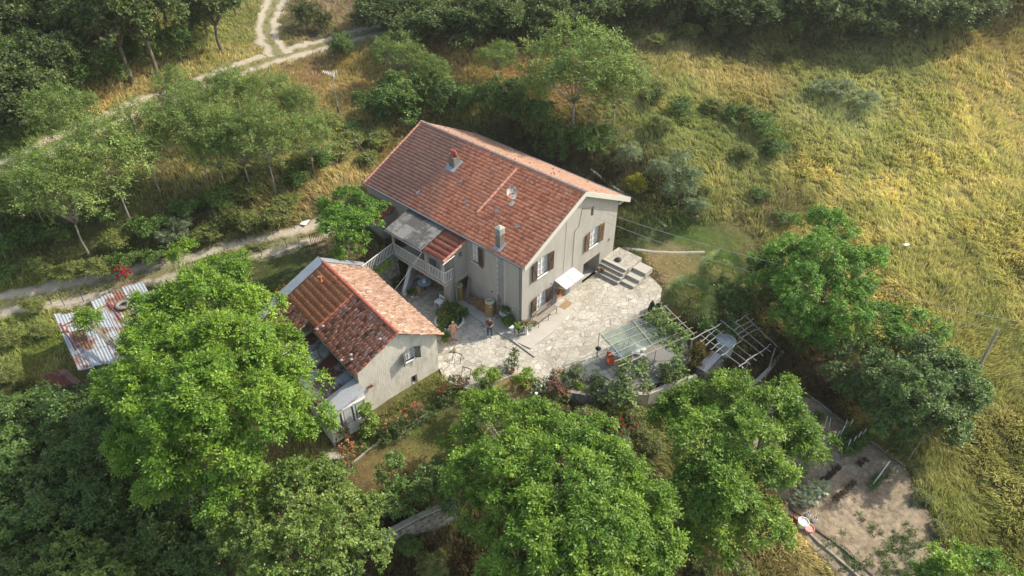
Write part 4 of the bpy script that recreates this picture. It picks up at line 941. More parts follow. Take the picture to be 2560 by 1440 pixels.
def foliage(C, O, rg, kind):
    K = dict(
      walnut=dict(m=5, k=5, rl=.36, L=.18, W=.085, c=(.09,.195,.014), c2=(.25,.37,.035), cv=.22, droop=.35),
      hazel=dict(m=5, k=3, rl=.16, L=.13, W=.11, c=(.11,.19,.025), c2=(.30,.40,.09), cv=.22, droop=.15),
      broad=dict(m=5, k=3, rl=.22, L=.15, W=.10, c=(.08,.15,.03), c2=(.15,.23,.05), cv=.25, droop=.2),
      oak=dict(m=5, k=3, rl=.26, L=.22, W=.15, c=(.085,.13,.035), c2=(.16,.20,.06), cv=.28, droop=.2),
      robinia=dict(m=5, k=5, rl=.42, L=.14, W=.065, c=(.135,.215,.045), c2=(.28,.34,.09), cv=.25, droop=.15),
      dark=dict(m=5, k=3, rl=.2, L=.14, W=.11, c=(.06,.125,.022), c2=(.18,.26,.065), cv=.25, droop=.2),
      cherry=dict(m=4, k=4, rl=.22, L=.16, W=.08, c=(.085,.20,.018), c2=(.19,.33,.04), cv=.25, droop=.45),
      grey=dict(m=5, k=4, rl=.2, L=.12, W=.06, c=(.16,.21,.10), c2=(.28,.34,.19), cv=.25, droop=.1),
      box=dict(m=5, k=3, rl=.12, L=.09, W=.06, c=(.075,.125,.02), c2=(.17,.21,.04), cv=.25, droop=.05),
      conifer=dict(m=5, k=3, rl=.2, L=.2, W=.05, c=(.06,.09,.03), c2=(.15,.17,.05), cv=.25, droop=-.2),
      rose=dict(m=4, k=3, rl=.12, L=.08, W=.05, c=(.07,.13,.03), c2=(.14,.2,.05), cv=.25, droop=.1),
      lemon=dict(m=4, k=4, rl=.1, L=.11, W=.05, c=(.16,.28,.02), c2=(.28,.40,.045), cv=.22, droop=.1),
      vine=dict(m=3, k=3, rl=.2, L=.15, W=.14, c=(.14,.22,.06), c2=(.28,.36,.13), cv=.22, droop=.1),
      bronze=dict(m=4, k=3, rl=.12, L=.08, W=.05, c=(.13,.11,.02), c2=(.28,.19,.03), cv=.3, droop=.1),
      withered=dict(m=3, k=3, rl=.07, L=.08, W=.05, c=(.06,.045,.03), c2=(.16,.10,.05), cv=.3, droop=.1),
      broom=dict(m=4, k=3, rl=.2, L=.10, W=.05, c=(.20,.22,.02), c2=(.55,.45,.02), cv=.2, droop=.0),
      weed=dict(m=5, k=3, rl=.25, L=.2, W=.07, c=(.15,.20,.045), c2=(.27,.27,.09), cv=.3, droop=.1),
      )[kind]
    n = len(C); m_, k_ = K['m'], K['k']; N_ = n*m_
    Cc = np.repeat(C, m_, 0); Oo = np.repeat(O, m_, 0)
    d = unit(Oo*.55+unit(rg.normal(size=(N_, 3)))*.95+np.array([0, 0, .15-K['droop']*.3]))
    rl = K['rl']*rg.uniform(.6, 1.25, N_)
    tw = np.clip(.45*rg.random(n)+1.1*(fbm(C[:, 0]+C[:, 2]*.7, C[:, 1]-C[:, 2]*.5, .9, 7)-.25), 0, 1)                                        # each twig has its own tint
    base = np.array(K['c'])[None]*(1-tw[:, None]**1.5)+np.array(K['c2'])[None]*tw[:, None]**1.5
    base = base*(1+K['cv']*rg.normal(size=(n, 1))*.8); base = np.clip(base, .008, .9)
    base = np.repeat(base, m_, 0)
    Vs, Fs, Cs = [], [], []; off = 0
    sdv = unit(np.cross(d, unit(np.array([0, 0, 1.])+rg.normal(size=(N_, 3))*.4)))
    for j in range(k_):
        t = (j+1)/k_
        if j == k_-1: ax = d
        else: ax = unit(d*.55+sdv*(1 if j % 2 else -1)*.85)
        ax = unit(ax+rg.normal(size=ax.shape)*.16-np.array([0, 0, K['droop']*.5*t]))
        B = Cc+d*(rl*t)[:, None]-np.array([0, 0, 1])*(rl*t*t*K['droop']*.5)[:, None]
        nn = unit(np.cross(ax, np.cross(unit(np.array([0, 0, 1.])*.9+Oo*.6+rg.normal(size=ax.shape)*.45), ax)))
        L = K['L']*rg.uniform(.7, 1.25, N_); W = K['W']*rg.uniform(.8, 1.15, N_)
        v, f, c = leafquads(B, ax, nn, L, W, base*(1+rg.normal(size=(N_, 1))*.10))
        Vs.append(v); Fs.append(f+off); Cs.append(c); off += len(v)
    return np.concatenate(Vs), np.concatenate(Fs), np.clip(np.concatenate(Cs), .005, 1)
def trunk_mb(base, lobes, r0, rg, lean=None, nb=None):
    mb = MB(); base = np.array(base, float)
    ctr = np.mean([np.array(l[:3]) for l in lobes], 0); fork = base+(ctr-base)*np.array([.35, .35, .5])
    mid = (base+fork)/2+rg.normal(size=3)*np.array([.08, .08, 0])*np.linalg.norm(fork-base)*.4
    mb.tube([base-Z1*.5, base+Z1*.05, mid, fork], [r0*1.35, r0*1.1, r0*.85, r0*.7], 8)
    for l in lobes[:nb]:
        c = np.array(l[:3]); a = fork+(c-fork)*.45+rg.normal(size=3)*.15*l[3]; 
        mb.tube([fork-Z1*.1, a, c], [r0*.55, r0*.32, r0*.14], 6)
        for _ in range(5):
            e = c+unit(rg.normal(size=3)+Z1*.3)*l[3]*.85; mb.tube([a+(c-a)*rg.random(), (a+e)/2+rg.normal(size=3)*.08*l[3], e], [r0*.18, r0*.11, r0*.03], 4, cap=False)
    return mb
def make_tree(name, loc, lobes, kind, label, cat='tree', group=None, cr=.8, dens=9, r0=.18, seed=1, bark='bark', lf='leaf', fill=.35, trunk=True):
    """lobes in world coordinates"""
    rg = np.random.default_rng(seed); t = thing(name, loc, label, cat, group)
    C, O = crown_pts(lobes, cr, dens, rg, fill)
    v, f, c = foliage(C, O, rg, kind)
    link('crown', npmesh('crown', v-org(t), f, c), M[lf], t)
    if trunk: trunk_mb(loc, lobes, r0, rg).build('trunk', M[bark], t, smooth=True)
    return t
def autolobes(c, r, rg, n=7, flat=.85):
    out = [(c[0], c[1], c[2], r*.62, r*.62*flat)]
    for k in range(n):
        a = 2*math.pi*k/n+rg.uniform(-.4, .4); e = rg.uniform(-.35, .75); rr = r*rg.uniform(.32, .5)
        out.append((c[0]+math.cos(a)*math.cos(e)*r*.62, c[1]+math.sin(a)*math.cos(e)*r*.62, c[2]+math.sin(e)*r*.65*flat, rr, rr*flat))
    out.append((c[0]+rg.normal()*.1*r, c[1]+rg.normal()*.1*r, c[2]+r*.65*flat, r*.4, r*.38*flat)); return out

# ---- the big garden trees: lobes given as (px, py, height of the lobe centre above 0, radius)
def PL(lst): return [(*P(a, b, z), r, r*.82) for a, b, z, r in lst]
t_a = PL([(560,690,5.5,1.5),(500,760,6.2,2.0),(620,790,5.8,1.8),(380,800,5.6,1.6),(385,850,4.6,1.3),(420,900,6.8,2.2),(560,880,7.2,2.3),(680,900,6.2,1.8),(740,960,5.4,1.4),(640,1020,6.4,1.9),(500,1010,7.2,2.3),(360,1000,6.0,1.9),(780,1040,4.2,1.0),(440,1110,5.4,1.7),(560,1130,5.0,1.6),(310,960,4.6,1.1),(213,795,3.6,.55),(450,640,4.0,.8),(520,1240,3.6,1.1),(420,1190,3.4,1.3),(335,1110,3.8,1.2),(600,1210,3.6,1.0)])
make_tree('walnut_tree', G(470,1130), t_a, 'walnut', 'huge bright green walnut tree spreading between the tin shed and the outbuilding', cr=.5, dens=12, r0=.38, seed=11, bark='palebark')
t_b = PL([(740,1270,2.6,2.2),(660,1230,2.2,1.6),(820,1240,2.2,1.6),(880,1310,1.6,1.5),(760,1370,2.6,2.1),(640,1350,1.6,1.6),(880,1400,1.8,1.6),(700,1440,1.8,1.8),(820,1480,1.8,1.8),(760,1185,1.8,1.1),(590,1290,.9,1.1)])
make_tree('hazel_tree', G(760,1460), t_b, 'hazel', 'round pale tipped hazel tree below the lean-to at the bottom edge', cr=.55, dens=13, r0=.2, seed=12)
t_c = PL([(1230,1050,2.6,1.3),(1340,1080,3.4,1.6),(1430,1110,4.0,1.6),(1290,1170,4.0,1.9),(1420,1220,4.8,2.0),(1180,1180,2.8,1.3),(1520,1190,4.0,1.5),(1590,1270,3.8,1.5),(1500,1320,4.6,1.9),(1620,1370,3.4,1.4),(1350,1330,4.2,1.8),(1230,1280,3.0,1.4),(1430,1420,3.8,1.8),(1580,1450,3.0,1.6),(1290,1430,2.6,1.5),(1160,1110,1.6,.9),(1190,1000,.8,.6),(1500,1090,1.8,.9)])
make_tree('walnut_tree', G(1400,1420), t_c, 'walnut', 'broad bright walnut tree in the centre of the bottom edge below the courtyard', cr=.48, dens=12.5, r0=.34, seed=13, bark='palebark')
t_d = PL([(1720,1010,3.0,1.3),(1830,1000,3.8,1.6),(1920,1020,3.6,1.4),(1970,1080,3.0,1.2),(1870,1110,4.4,1.8),(1750,1120,4.0,1.7),(2005,1120,2.4,.8),(1680,1050,2.2,.9),(1915,1185,3.2,1.0),(1800,1230,3.4,1.7),(1720,1230,2.8,1.4),(1870,1290,2.2,1.1),(1790,1330,1.8,1.2),(2050,1100,1.6,.7),(1980,980,2.2,.7),(1940,1310,.6,.8)])
make_tree('walnut_tree', G(1830,1300), t_d, 'walnut', 'bright walnut tree standing beside the bare vegetable plot', cr=.48, dens=12.5, r0=.3, seed=14, bark='palebark')
t_e = PL([(2200,930,2.4,1.3),(2290,900,3.0,1.6),(2370,940,3.0,1.6),(2290,980,3.6,1.9),(2390,1010,2.2,1.3),(2230,1030,2.2,1.3),(2330,1050,2.0,1.3),(2190,1000,1.6,1.0),(2140,960,1.4,.9),(2300,1050,.9,1.4),(2385,1035,1.1,1.2),(2225,1060,.7,1.0),(2420,980,1.6,1.0)])
make_tree('plum_tree', G(2260,1090), t_e, 'dark', 'dark glossy blue-green tree between the vegetable plot and the dry field', cr=.5, dens=18, r0=.22, seed=15, lf='leaf_gloss')
t_e2 = PL([(2090,880,1.6,1.0),(2150,900,2.0,1.1),(2080,930,1.2,.9),(2130,970,1.0,.9)])
make_tree('plum_tree', G(2130,1000), t_e2, 'broad', 'small dark green tree at the foot of the leaning utility pole', cr=.55, dens=9, r0=.1, seed=16, lf='leaf_gloss')
t_f = PL([(2040,560,5.2,1.2),(2100,570,5.0,1.0),(2060,640,6.0,1.8),(1970,660,4.6,1.5),(2140,680,5.4,1.6),(2010,720,5.0,1.7),(1930,700,3.6,1.2),(2110,760,4.6,1.6),(1990,790,3.6,1.4),(2190,640,3.8,.9),(2080,820,3.0,1.2),(1900,640,2.8,.9),(2000,620,5,1.2)])
make_tree('walnut_tree', G(2050,860), t_f, 'cherry', 'tall green tree rising beside the palms and the dry field', cr=.5, dens=15, r0=.28, seed=17)
t_g = PL([(2200,790,3.0,1.2),(2270,800,3.0,1.3),(2330,830,2.4,1.0),(2240,850,2.6,1.2),(2180,860,2.0,.9)])
make_tree('fig_tree', G(2230,930), t_g, 'cherry', 'spreading green tree with thin dark stems behind the leaning utility pole', cr=.5, dens=13, r0=.12, seed=18)
t_h = PL([(870,500,6.2,.9),(850,560,6.0,1.3),(910,560,5.6,1.2),(880,610,4.8,1.1),(820,530,5.2,.9),(930,520,5.6,.8)])
make_tree('cherry_tree', G(865,640), t_h, 'cherry', 'leafy cherry tree between the lower track and the balcony', cr=.42, dens=17, r0=.13, seed=19)
t_i = PL([(180,1020,1.6,1.6),(240,1090,1.6,1.8),(160,1130,.6,1.5),(320,1100,2.0,1.6),(260,1190,.4,1.5),(120,1070,.4,1.2)])
make_tree('hazel_tree', G(230,1210), t_i, 'broad', 'dark shaded tree in the gloom under the huge walnut', cr=.6, dens=10, r0=.2, seed=20)
t_j = PL([(180,1400,-.8,1.2),(250,1430,-.8,1.1),(120,1440,-1.2,1.0),(200,1470,-1,1.2)])
make_tree('willow_shrub', G(190,1470), t_j, 'hazel', 'pale green bush at the bottom left corner', 'shrub', cr=.5, dens=10, r0=.1, seed=21)
t_k = PL([(2380,1420,.2,.8),(2450,1430,.2,.8),(2520,1450,.1,.8),(2330,1440,-.3,.6)])
make_tree('walnut_sapling', G(2430,1500), t_k, 'walnut', 'bright sapling at the bottom edge beyond the plot fence', cr=.45, dens=10, r0=.07, seed=22)
t_l = PL([(980,1190,.5,.8),(1000,1250,.0,.9),(960,1270,-.2,.8),(990,1150,.8,.4)])
make_tree('plum_tree', G(985,1290), t_l, 'broad', 'narrow dark green bush beside the small lawn below the outbuilding', 'shrub', cr=.45, dens=10, r0=.08, seed=23)
t_m = PL([(1110,1190,.6,1.0),(1080,1250,.2,1.0),(1150,1230,.8,1.0),(1060,1210,0,.7)])
make_tree('plum_tree', G(1100,1300), t_m, 'broad', 'dense bush between the small lawn and the central walnut', 'shrub', cr=.45, dens=10, r0=.08, seed=24)

# ---- shared forms, copied about the hillside
def proto(name, kind, r, h, label, cat, group, cr, dens, r0, seed, n=7, flat=.85, fill=.35, lf='leaf', bark='bark'):
    rg = np.random.default_rng(seed); ORGN = np.array([0., 0, 0])
    return make_tree(name, ORGN, autolobes((0, 0, h), r, rg, n, flat), kind, label, cat, group, cr, dens, r0, seed, bark, lf, fill)
USED = set()
def place(pr, pxy, wid, label, base=None, zc=None, rz=None, group=None, zs=1.0):
    """pxy is where the foot shows; wid the crown width in photo pixels"""
    g_ = G(*pxy); q = proj(g_)[2]; r_m = wid/2*q/FPX*.84; s = r_m/pr['_r'] if '_r' in pr.keys() else 1.0
    rz = random.uniform(0, 6.28) if rz is None else rz
    if pr.name in USED: o = copy_tree(pr)
    else: USED.add(pr.name); o = pr
    o.location = Vector([float(v) for v in g_]); o.rotation_euler = (0, 0, rz); o.scale = (s, s, s*zs)
    o['label'] = label
    if group: o['group'] = group
    return o
def PR(*a, **k):
    o = proto(*a, **k); o['_r'] = a[2]; return o
GR1 = 'feathery pale trees on the bank between the two tracks'; GR2 = 'dark woodland trees above the upper track'; GR3 = 'dark trees along the top edge behind the field'
rob = [PR('robinia_tree', 'robinia', 2.5, 4.0+i*.3, 'x', 'tree', GR1, .5, 4.6, .07, 40+i, 12, 1.12, .3, bark='palebark') for i in range(3)]
oak = [PR('oak_tree', 'oak', 3.2, 5.2, 'x', 'tree', GR2, .8, 7.5, .2, 50+i, 8, .9) for i in range(3)]
bsh = [PR('wild_shrub', k, 1.3, 1.0, 'x', 'shrub', 'wild shrubs on the slopes', .42, 11, .05, 60+i, 6, .85) for i, k in enumerate(('broad', 'weed', 'grey'))]
jun = PR('juniper_bush', 'conifer', 1.3, 1.1, 'x', 'shrub', 'low evergreen bushes', .4, 11, .05, 70, 6, .95)
low = [PR('oak_tree', 'oak', 3.2, 2.2, 'x', 'tree', GR3, .75, 8.5, .12, 90+i, 9, .9) for i in range(2)]
drk = PR('bramble_thicket', 'dark', 2.0, 1.6, 'x', 'shrub', 'dense bushes behind the house', .55, 9, .08, 75, 7, .85, lf='leaf')
# foot px, crown width px, label
for i, (x, y, w_, s) in enumerate([
 (225,420,190,'lone yellowish feathery tree overhanging the upper track at the left'),
 (330,560,230,'wide feathery tree in the middle of the bank left of the tree row'),
 (225,640,230,'feathery tree with its foot in the thicket above the lower track'),
 (110,560,170,'thin stemmed feathery tree near the left edge on the bank'),
 (20,620,170,'feathery tree cut by the left edge above the lower track'),
 (520,455,190,'first feathery tree of the row of bare stems on the bank'),
 (565,475,170,'second feathery tree of the row of bare stems'),
 (628,478,180,'third feathery tree of the row of bare stems'),
 (690,482,190,'tallest feathery tree of the row, straight bare trunk'),
 (788,440,150,'slender feathery tree at the right end of the row'),
 (480,345,150,'feathery tree overhanging the upper track beside its bend'),
 (610,350,150,'feathery tree behind the row close to the upper track'),
 (700,340,150,'short feathery tree left of the antenna mast'),
 (400,480,200,'full feathery tree left of the row of bare stems'),
 (770,360,120,'small bright feathery tree below the antenna mast')]):
    place(rob[i % 3], (x, y), w_, s, group=GR1)
for i, (x, y, w_, s) in enumerate([
 (1000,220,150,'pale feathery tree left of the roof beside the upper track end'),
 (1080,250,120,'pale feathery tree right of the antenna slope'),
 (1240,205,120,'pale small feathery tree alone on the orange grass'),
 (1430,345,300,'largest pale feathery tree behind the long roof'),
 (1530,330,200,'pale feathery tree at the right of the large one behind the roof'),
 (1330,290,130,'slim pale feathery tree behind the middle of the roof')]):
    place(rob[(i+1) % 3], (x, y), w_, s, group='pale feathery trees behind the farmhouse', zs=.8 if w_ > 250 else .75)
for i, (x, y, w_, s) in enumerate([
 (60,330,260,'dark oak in the shaded far left corner above the track'),
 (150,250,230,'dark oak with a rounded sunlit crown left of the forked trunk'),
 (330,205,250,'forked trunk oak beside the upper track'),
 (395,190,230,'leaning trunk oak with lit crown beside the upper track'),
 (555,130,170,'separate oak with a thin bare trunk beside the track junction'),
 (470,110,170,'yellow green oak behind the separate one'),
 (250,100,260,'oak deep in the wood behind the forked trunk oak'),
 (80,120,260,'oak in the dark top left corner of the wood'),
 (420,60,230,'oak at the top edge left of the branch track'),
 (180,20,260,'oak at the top edge of the dark wood'),
 (590,40,110,'slim trunk oak at the top edge beside the branch track'),
 (20,220,220,'shaded oak cut by the left edge')]):
    place(low[i % 2] if i in (0, 1, 6, 7, 9, 11) else oak[i % 3], (x, y), w_, s, group=GR2)
for i, (x, y, w_, s) in enumerate([
 (980,60,190,'dark oak above the end of the upper track'),(1080,95,190,'oak with pale dead branches above the house'),(1190,90,190,'dark oak right of the dead branches'),
 (1270,85,180,'lighter oak with a drooping bright side at the top edge'),(1370,70,180,'dark top edge oak above the largest feathery tree'),(1480,50,190,'dark oak left of the bare patch at the top edge'),
 (1600,40,170,'top edge oak above the bare patch'),(1700,30,170,'top edge oak right of the bare patch'),(1800,50,190,'bluish top edge oak left of centre of the field edge'),
 (1900,60,190,'bluish dark oak above the middle of the field'),(2000,70,200,'dark oak above the silvery weeds'),(2100,70,200,'dark oak right of the silvery weeds'),
 (2210,75,200,'darkest oak of the field edge'),(2310,65,190,'oak with pale leaves near the right end of the field edge'),(2400,50,180,'last oak of the field edge before the open slope'),
 (2560,15,130,'dark oak in the top right corner'),(1050,10,180,'far oak behind the dead branches'),(1350,-10,200,'far oak behind the top edge row, left'),(1600,-40,200,'far oak behind the bare patch'),(1900,-30,220,'far oak behind the bluish ones'),(2150,-30,220,'far oak behind the darkest one'),(2400,-40,200,'far oak near the top right corner')]):
    place(low[i % 2], (x, y+(22 if y > 30 else 16)), w_*1.12, s, group=GR3, zs=random.uniform(.62, 1.0))
for i, (x, y, w_, s) in enumerate([
 (770,80,95,'yellow tipped juniper in the fork of the tracks'),(815,82,60,'small dark juniper beside the yellow tipped one'),(1240,95,110,'dark juniper mass above the small feathery tree'),(1330,100,110,'dark juniper below the drooping oak'),
 (1430,95,110,'dark juniper above the largest feathery tree'),(1510,90,100,'juniper left of the bare patch'),(1640,70,90,'brownish juniper at the bare patch'),(1750,60,90,'dark juniper right of the bare patch'),
 (1943,160,42,'single dark round bush standing alone in the field'),(2060,125,50,'small juniper on the shaded field edge'),(1685,108,32,'tiny round juniper below the bare patch'),(1890,70,90,'brown tipped juniper below the bluish oaks'),(2260,100,110,'low dark juniper at the field corner')]):
    place(jun, (x, y), w_, s, group='low evergreen bushes')
for i, (x, y, w_, s) in enumerate([(60,1200,230,'thicket at the left edge below the tin hut'),(170,1290,230,'thicket between the shaded tree and the corner bush'),(320,1290,230,'thicket below the shaded tree'),(430,1360,220,'thicket left of the round hazel'),(540,1430,220,'thicket touching the bottom edge left of the hazel'),(50,1370,220,'thicket at the left edge above the corner'),(340,1440,220,'thicket at the bottom edge right of the corner bush'),(470,1270,180,'thicket under the lowest walnut branches'),(560,1350,180,'thicket tight against the round hazel'),(80,1090,190,'thicket at the left edge beside the shaded tree'),(90,1460,200,'thicket in the bottom left corner')]):
    place(drk, (x, y), w_, 'dark green '+s, group='dark thickets at the lower left')
for i, (x, y, w_, s) in enumerate([(40,300,200,'dark thicket at the foot of the far left oaks'),(170,290,170,'dark thicket between the rounded oak and the upper track'),(270,215,150,'dark thicket beside the forked trunk'),(450,150,130,'dark thicket at the wood edge left of the separate oak'),(360,165,130,'dark thicket behind the leaning trunk'),(520,90,120,'dark thicket behind the separate oak'),(110,215,190,'dark thicket under the rounded oak')]):
    place(drk, (x, y), w_, s, group='dark thickets at the foot of the wood')
for i, (x, y, w_, s) in enumerate([
 (1000,315,170,'dark dense bush left of the far roof corner'),(1090,290,150,'bright topped dense bush above the far roof corner'),(1170,290,110,'small dark bush in front of the red earth'),(1250,300,150,'dark dense bush behind the middle of the back roof'),
 (1330,340,150,'dark dense bush below the largest feathery tree'),(940,300,110,'dark bush at the left end behind the roof'),(1480,400,130,'dark low bush left of the fruit tree behind the house'),(1400,400,130,'dark low bush close behind the back roof'),
 (1800,790,130,'dark thicket below the farther palm'),(1760,840,110,'dark thicket under the nearer palm'),
 (860,150,90,'round dark bush on the verge beside the upper track'),(1070,250,120,'dense bush under the pale feathery trees'),(2010,870,200,'dark thicket under the tall tree beside the wooden pergola'),(1920,760,150,'dark thicket between the palms and the tall tree')]):
    place(drk, (x, y), w_, s, group='dense bushes behind the house' if i < 8 or i in (10, 11) else 'dark thickets beside the palms')
t_p = [(1563,440,80,.95,'round grey-green fruit tree beside the back retaining wall'),(1690,545,115,1.25,'taller grey-green pear tree beside the lawn behind the house'),(1640,470,70,1.0,'slim olive-coloured young tree on the slope behind the house'),(1735,560,70,.9,'short grey-green tree next to the stump on the lawn')]
gry = PR('pear_tree', 'grey', 1.4, 2.3, 'x', 'tree', 'young fruit trees behind the house', .38, 13, .06, 81, 7, 1.2)
for x, y, w_, zs, s in t_p: place(gry, (x, y), w_, s, zs=zs, group='young fruit trees behind the house')
bro = PR('broom_bush', 'broom', .8, .6, 'x', 'shrub', None, .3, 16, .03, 82, 5, .9)
place(bro, (1590,478), 62, 'yellow flowering broom bush beside the back retaining wall')
if 'group' in bro.keys(): del bro['group']
bank = [(40,700,90,0),(110,690,90,1),(180,700,80,1),(260,690,90,1),(330,670,90,0),(400,660,80,0),(60,620,110,0),(140,610,100,0),(450,600,110,2),(520,600,80,1),(390,590,110,0),(300,620,80,1),(580,560,90,1),(640,570,80,1),(700,560,90,1),(560,520,100,0),(620,500,80,1),
 (740,470,80,0),(800,420,90,0),(850,400,80,1),(880,370,80,1),(760,420,70,1),(830,330,90,1),(890,340,70,0),(480,540,90,0),(250,560,90,0),(10,570,110,0),(60,540,80,1),(950,370,80,1),(920,410,60,1),(630,455,70,1),(720,520,70,1),(1640,120,60,1),(1720,95,60,1),(1790,90,50,1),(1590,95,50,1),(1840,85,45,1),
 (1640,250,90,1),(1700,290,80,0),(1840,310,90,0),(1900,340,100,0),(1930,390,80,0),(1860,400,70,1),(1650,330,70,1),(1780,280,60,1),(2100,250,90,2),(2160,275,90,2),(2190,120,80,2),(2050,240,70,2),(1480,180,60,1),(1560,200,60,1),(1750,490,60,1),(1900,500,60,0),(1960,560,60,0),(2260,1130,50,1),(2300,1250,50,1),(2340,1330,50,1),
 (20,950,80,1),(50,1030,80,0),(30,860,80,1),(110,840,60,1),(90,780,60,1),(40,1120,90,0),(60,1250,110,0),(180,1290,120,0),(330,1330,130,0),(450,1380,130,0),(60,1350,100,0),(1020,1370,90,0),(1080,1430,90,1),(1760,1420,70,1),(1860,1440,60,1),(1620,1120,80,1),(1590,1060,70,1),(1540,1110,80,2),(1470,1060,80,1),(1660,990,60,1)]
SHR = []
for i, (x, y, w_, k) in enumerate(bank):
    kn = ('dark leafy', 'yellow-green weedy', 'silvery')[k]
    where = ('on the bank above the lower track' if x < 900 and 380 < y < 710 else 'on the slope above the farmhouse' if y < 130 else 'in the dry field' if x > 1400 and y < 600 else 'at the lower left' if x < 500 else 'beside the plot fence' if x > 2200 else 'below the courtyard')
    SHR.append([place(bsh[k], (x, y), w_, 'x', group=f'{kn} wild shrubs {where}', zs=.75), kn, where, x])
ORD = 'first second third fourth fifth sixth seventh eighth ninth tenth eleventh twelfth thirteenth fourteenth fifteenth sixteenth seventeenth eighteenth nineteenth twentieth'.split()
for kn, where in sorted({(a[1], a[2]) for a in SHR}):
    LS_ = sorted([a for a in SHR if (a[1], a[2]) == (kn, where)], key=lambda a: a[3])
    for j, a in enumerate(LS_): a[0]['label'] = (f'{ORD[j]} from the left of the {kn} shrubs {where}' if len(LS_) > 1 else f'{kn} wild shrub {where}')

# ---- palms
def palm(px, py, H, rad, label, seed, nf=44):
    rg = np.random.default_rng(seed); b = G(px, py); t = thing('fan_palm', b, label, 'palm', None)
    tm = MB(); tm.tube([b-Z1*.3, b+Z1*H*.5, b+Z1*H], [.17, .16, .14], 9); tm.build('trunk', M['bark'], t)
    V = []; F = []; C = []; o = 0
    for i in range(nf):
        az = i*2.399; el = 1.25-1.75*(i/nf)**.9+rg.normal()*.08; d = np.array([math.cos(az)*math.cos(el), math.sin(az)*math.cos(el), math.sin(el)])
        hub = b+Z1*H+d*rad*.55; nrm = unit(np.cross(d, np.cross(Z1+d*.01, d))); s = unit(np.cross(d, nrm)); fr = rad*.55
        col = np.array([.13,.19,.05])*(1+rg.normal()*.15) if i < nf*.8 else np.array([.26,.17,.05])
        for k in range(15):
            a = (k-7)/7*1.5; dd = d*math.cos(a)+s*math.sin(a); p1 = hub+dd*fr*.6; p2 = hub+dd*fr-Z1*fr*.25; wv_ = unit(np.cross(dd, nrm))*.035
            V += [hub, p1+wv_, p2, p1-wv_]; F.append((o, o+1, o+2, o+3)); o += 4; C += [col*(1+rg.normal()*.12)]*4
        q = unit(np.cross(d, Z1))*.015; V += [b+Z1*H+q, hub+q, hub-q, b+Z1*H-q]; F.append((o, o+1, o+2, o+3)); o += 4; C += [col]*4
    link('fronds', npmesh('fronds', np.array(V)-org(t), np.array(F), np.clip(np.array(C), .01, 1)), M['leaf'], t)
palm(1712, 800, 1.9, 1.95, 'nearer fan palm with pale sunlit fronds beside the paved courtyard', 5)
palm(1793, 735, 1.9, 1.95, 'farther fan palm between the nearer palm and the tall green tree', 6)

# ================================================================== GRASS (countless blades, one object each)
AREA_EX = [PATIO, [tuple(p) for p in GARD], [tuple(q2(-2.6,-.8,0)[:2]), tuple(q2(5.6,-.1,0)[:2]), tuple(q2(5.6,9,0)[:2]), tuple(q2(-2.6,9,0)[:2])]]
def near_line(x, y, c, w_):
    d = np.full(x.shape, 1e9)
    for i in range(0, len(c), 2): d = np.minimum(d, (x-c[i, 0])**2+(y-c[i, 1])**2)
    return np.sqrt(d) < w_
def scatter(n, seed):
    rg = np.random.default_rng(seed); out = []
    tot = 0
    while tot < n:
        x = rg.uniform(-34, 75, 120000); y = rg.uniform(-46, 105, 120000)
        d2 = (x-CAM[0])**2+(y-CAM[1])**2+900; keep = rg.random(len(x)) < (1500/d2)**1.0
        x, y = x[keep], y[keep]
        z0 = np.interp(np.hypot(x, y), [0, 100], [0, 9]); px, py, q = proj(np.stack([x, y, z0], -1))
        k = (q > 5) & (px > -350) & (px < 3150) & (py > -260) & (py < 1750); x, y = x[k], y[k]
        out.append(np.stack([x, y], -1)); tot += len(x)
    return np.concatenate(out)[:n], rg
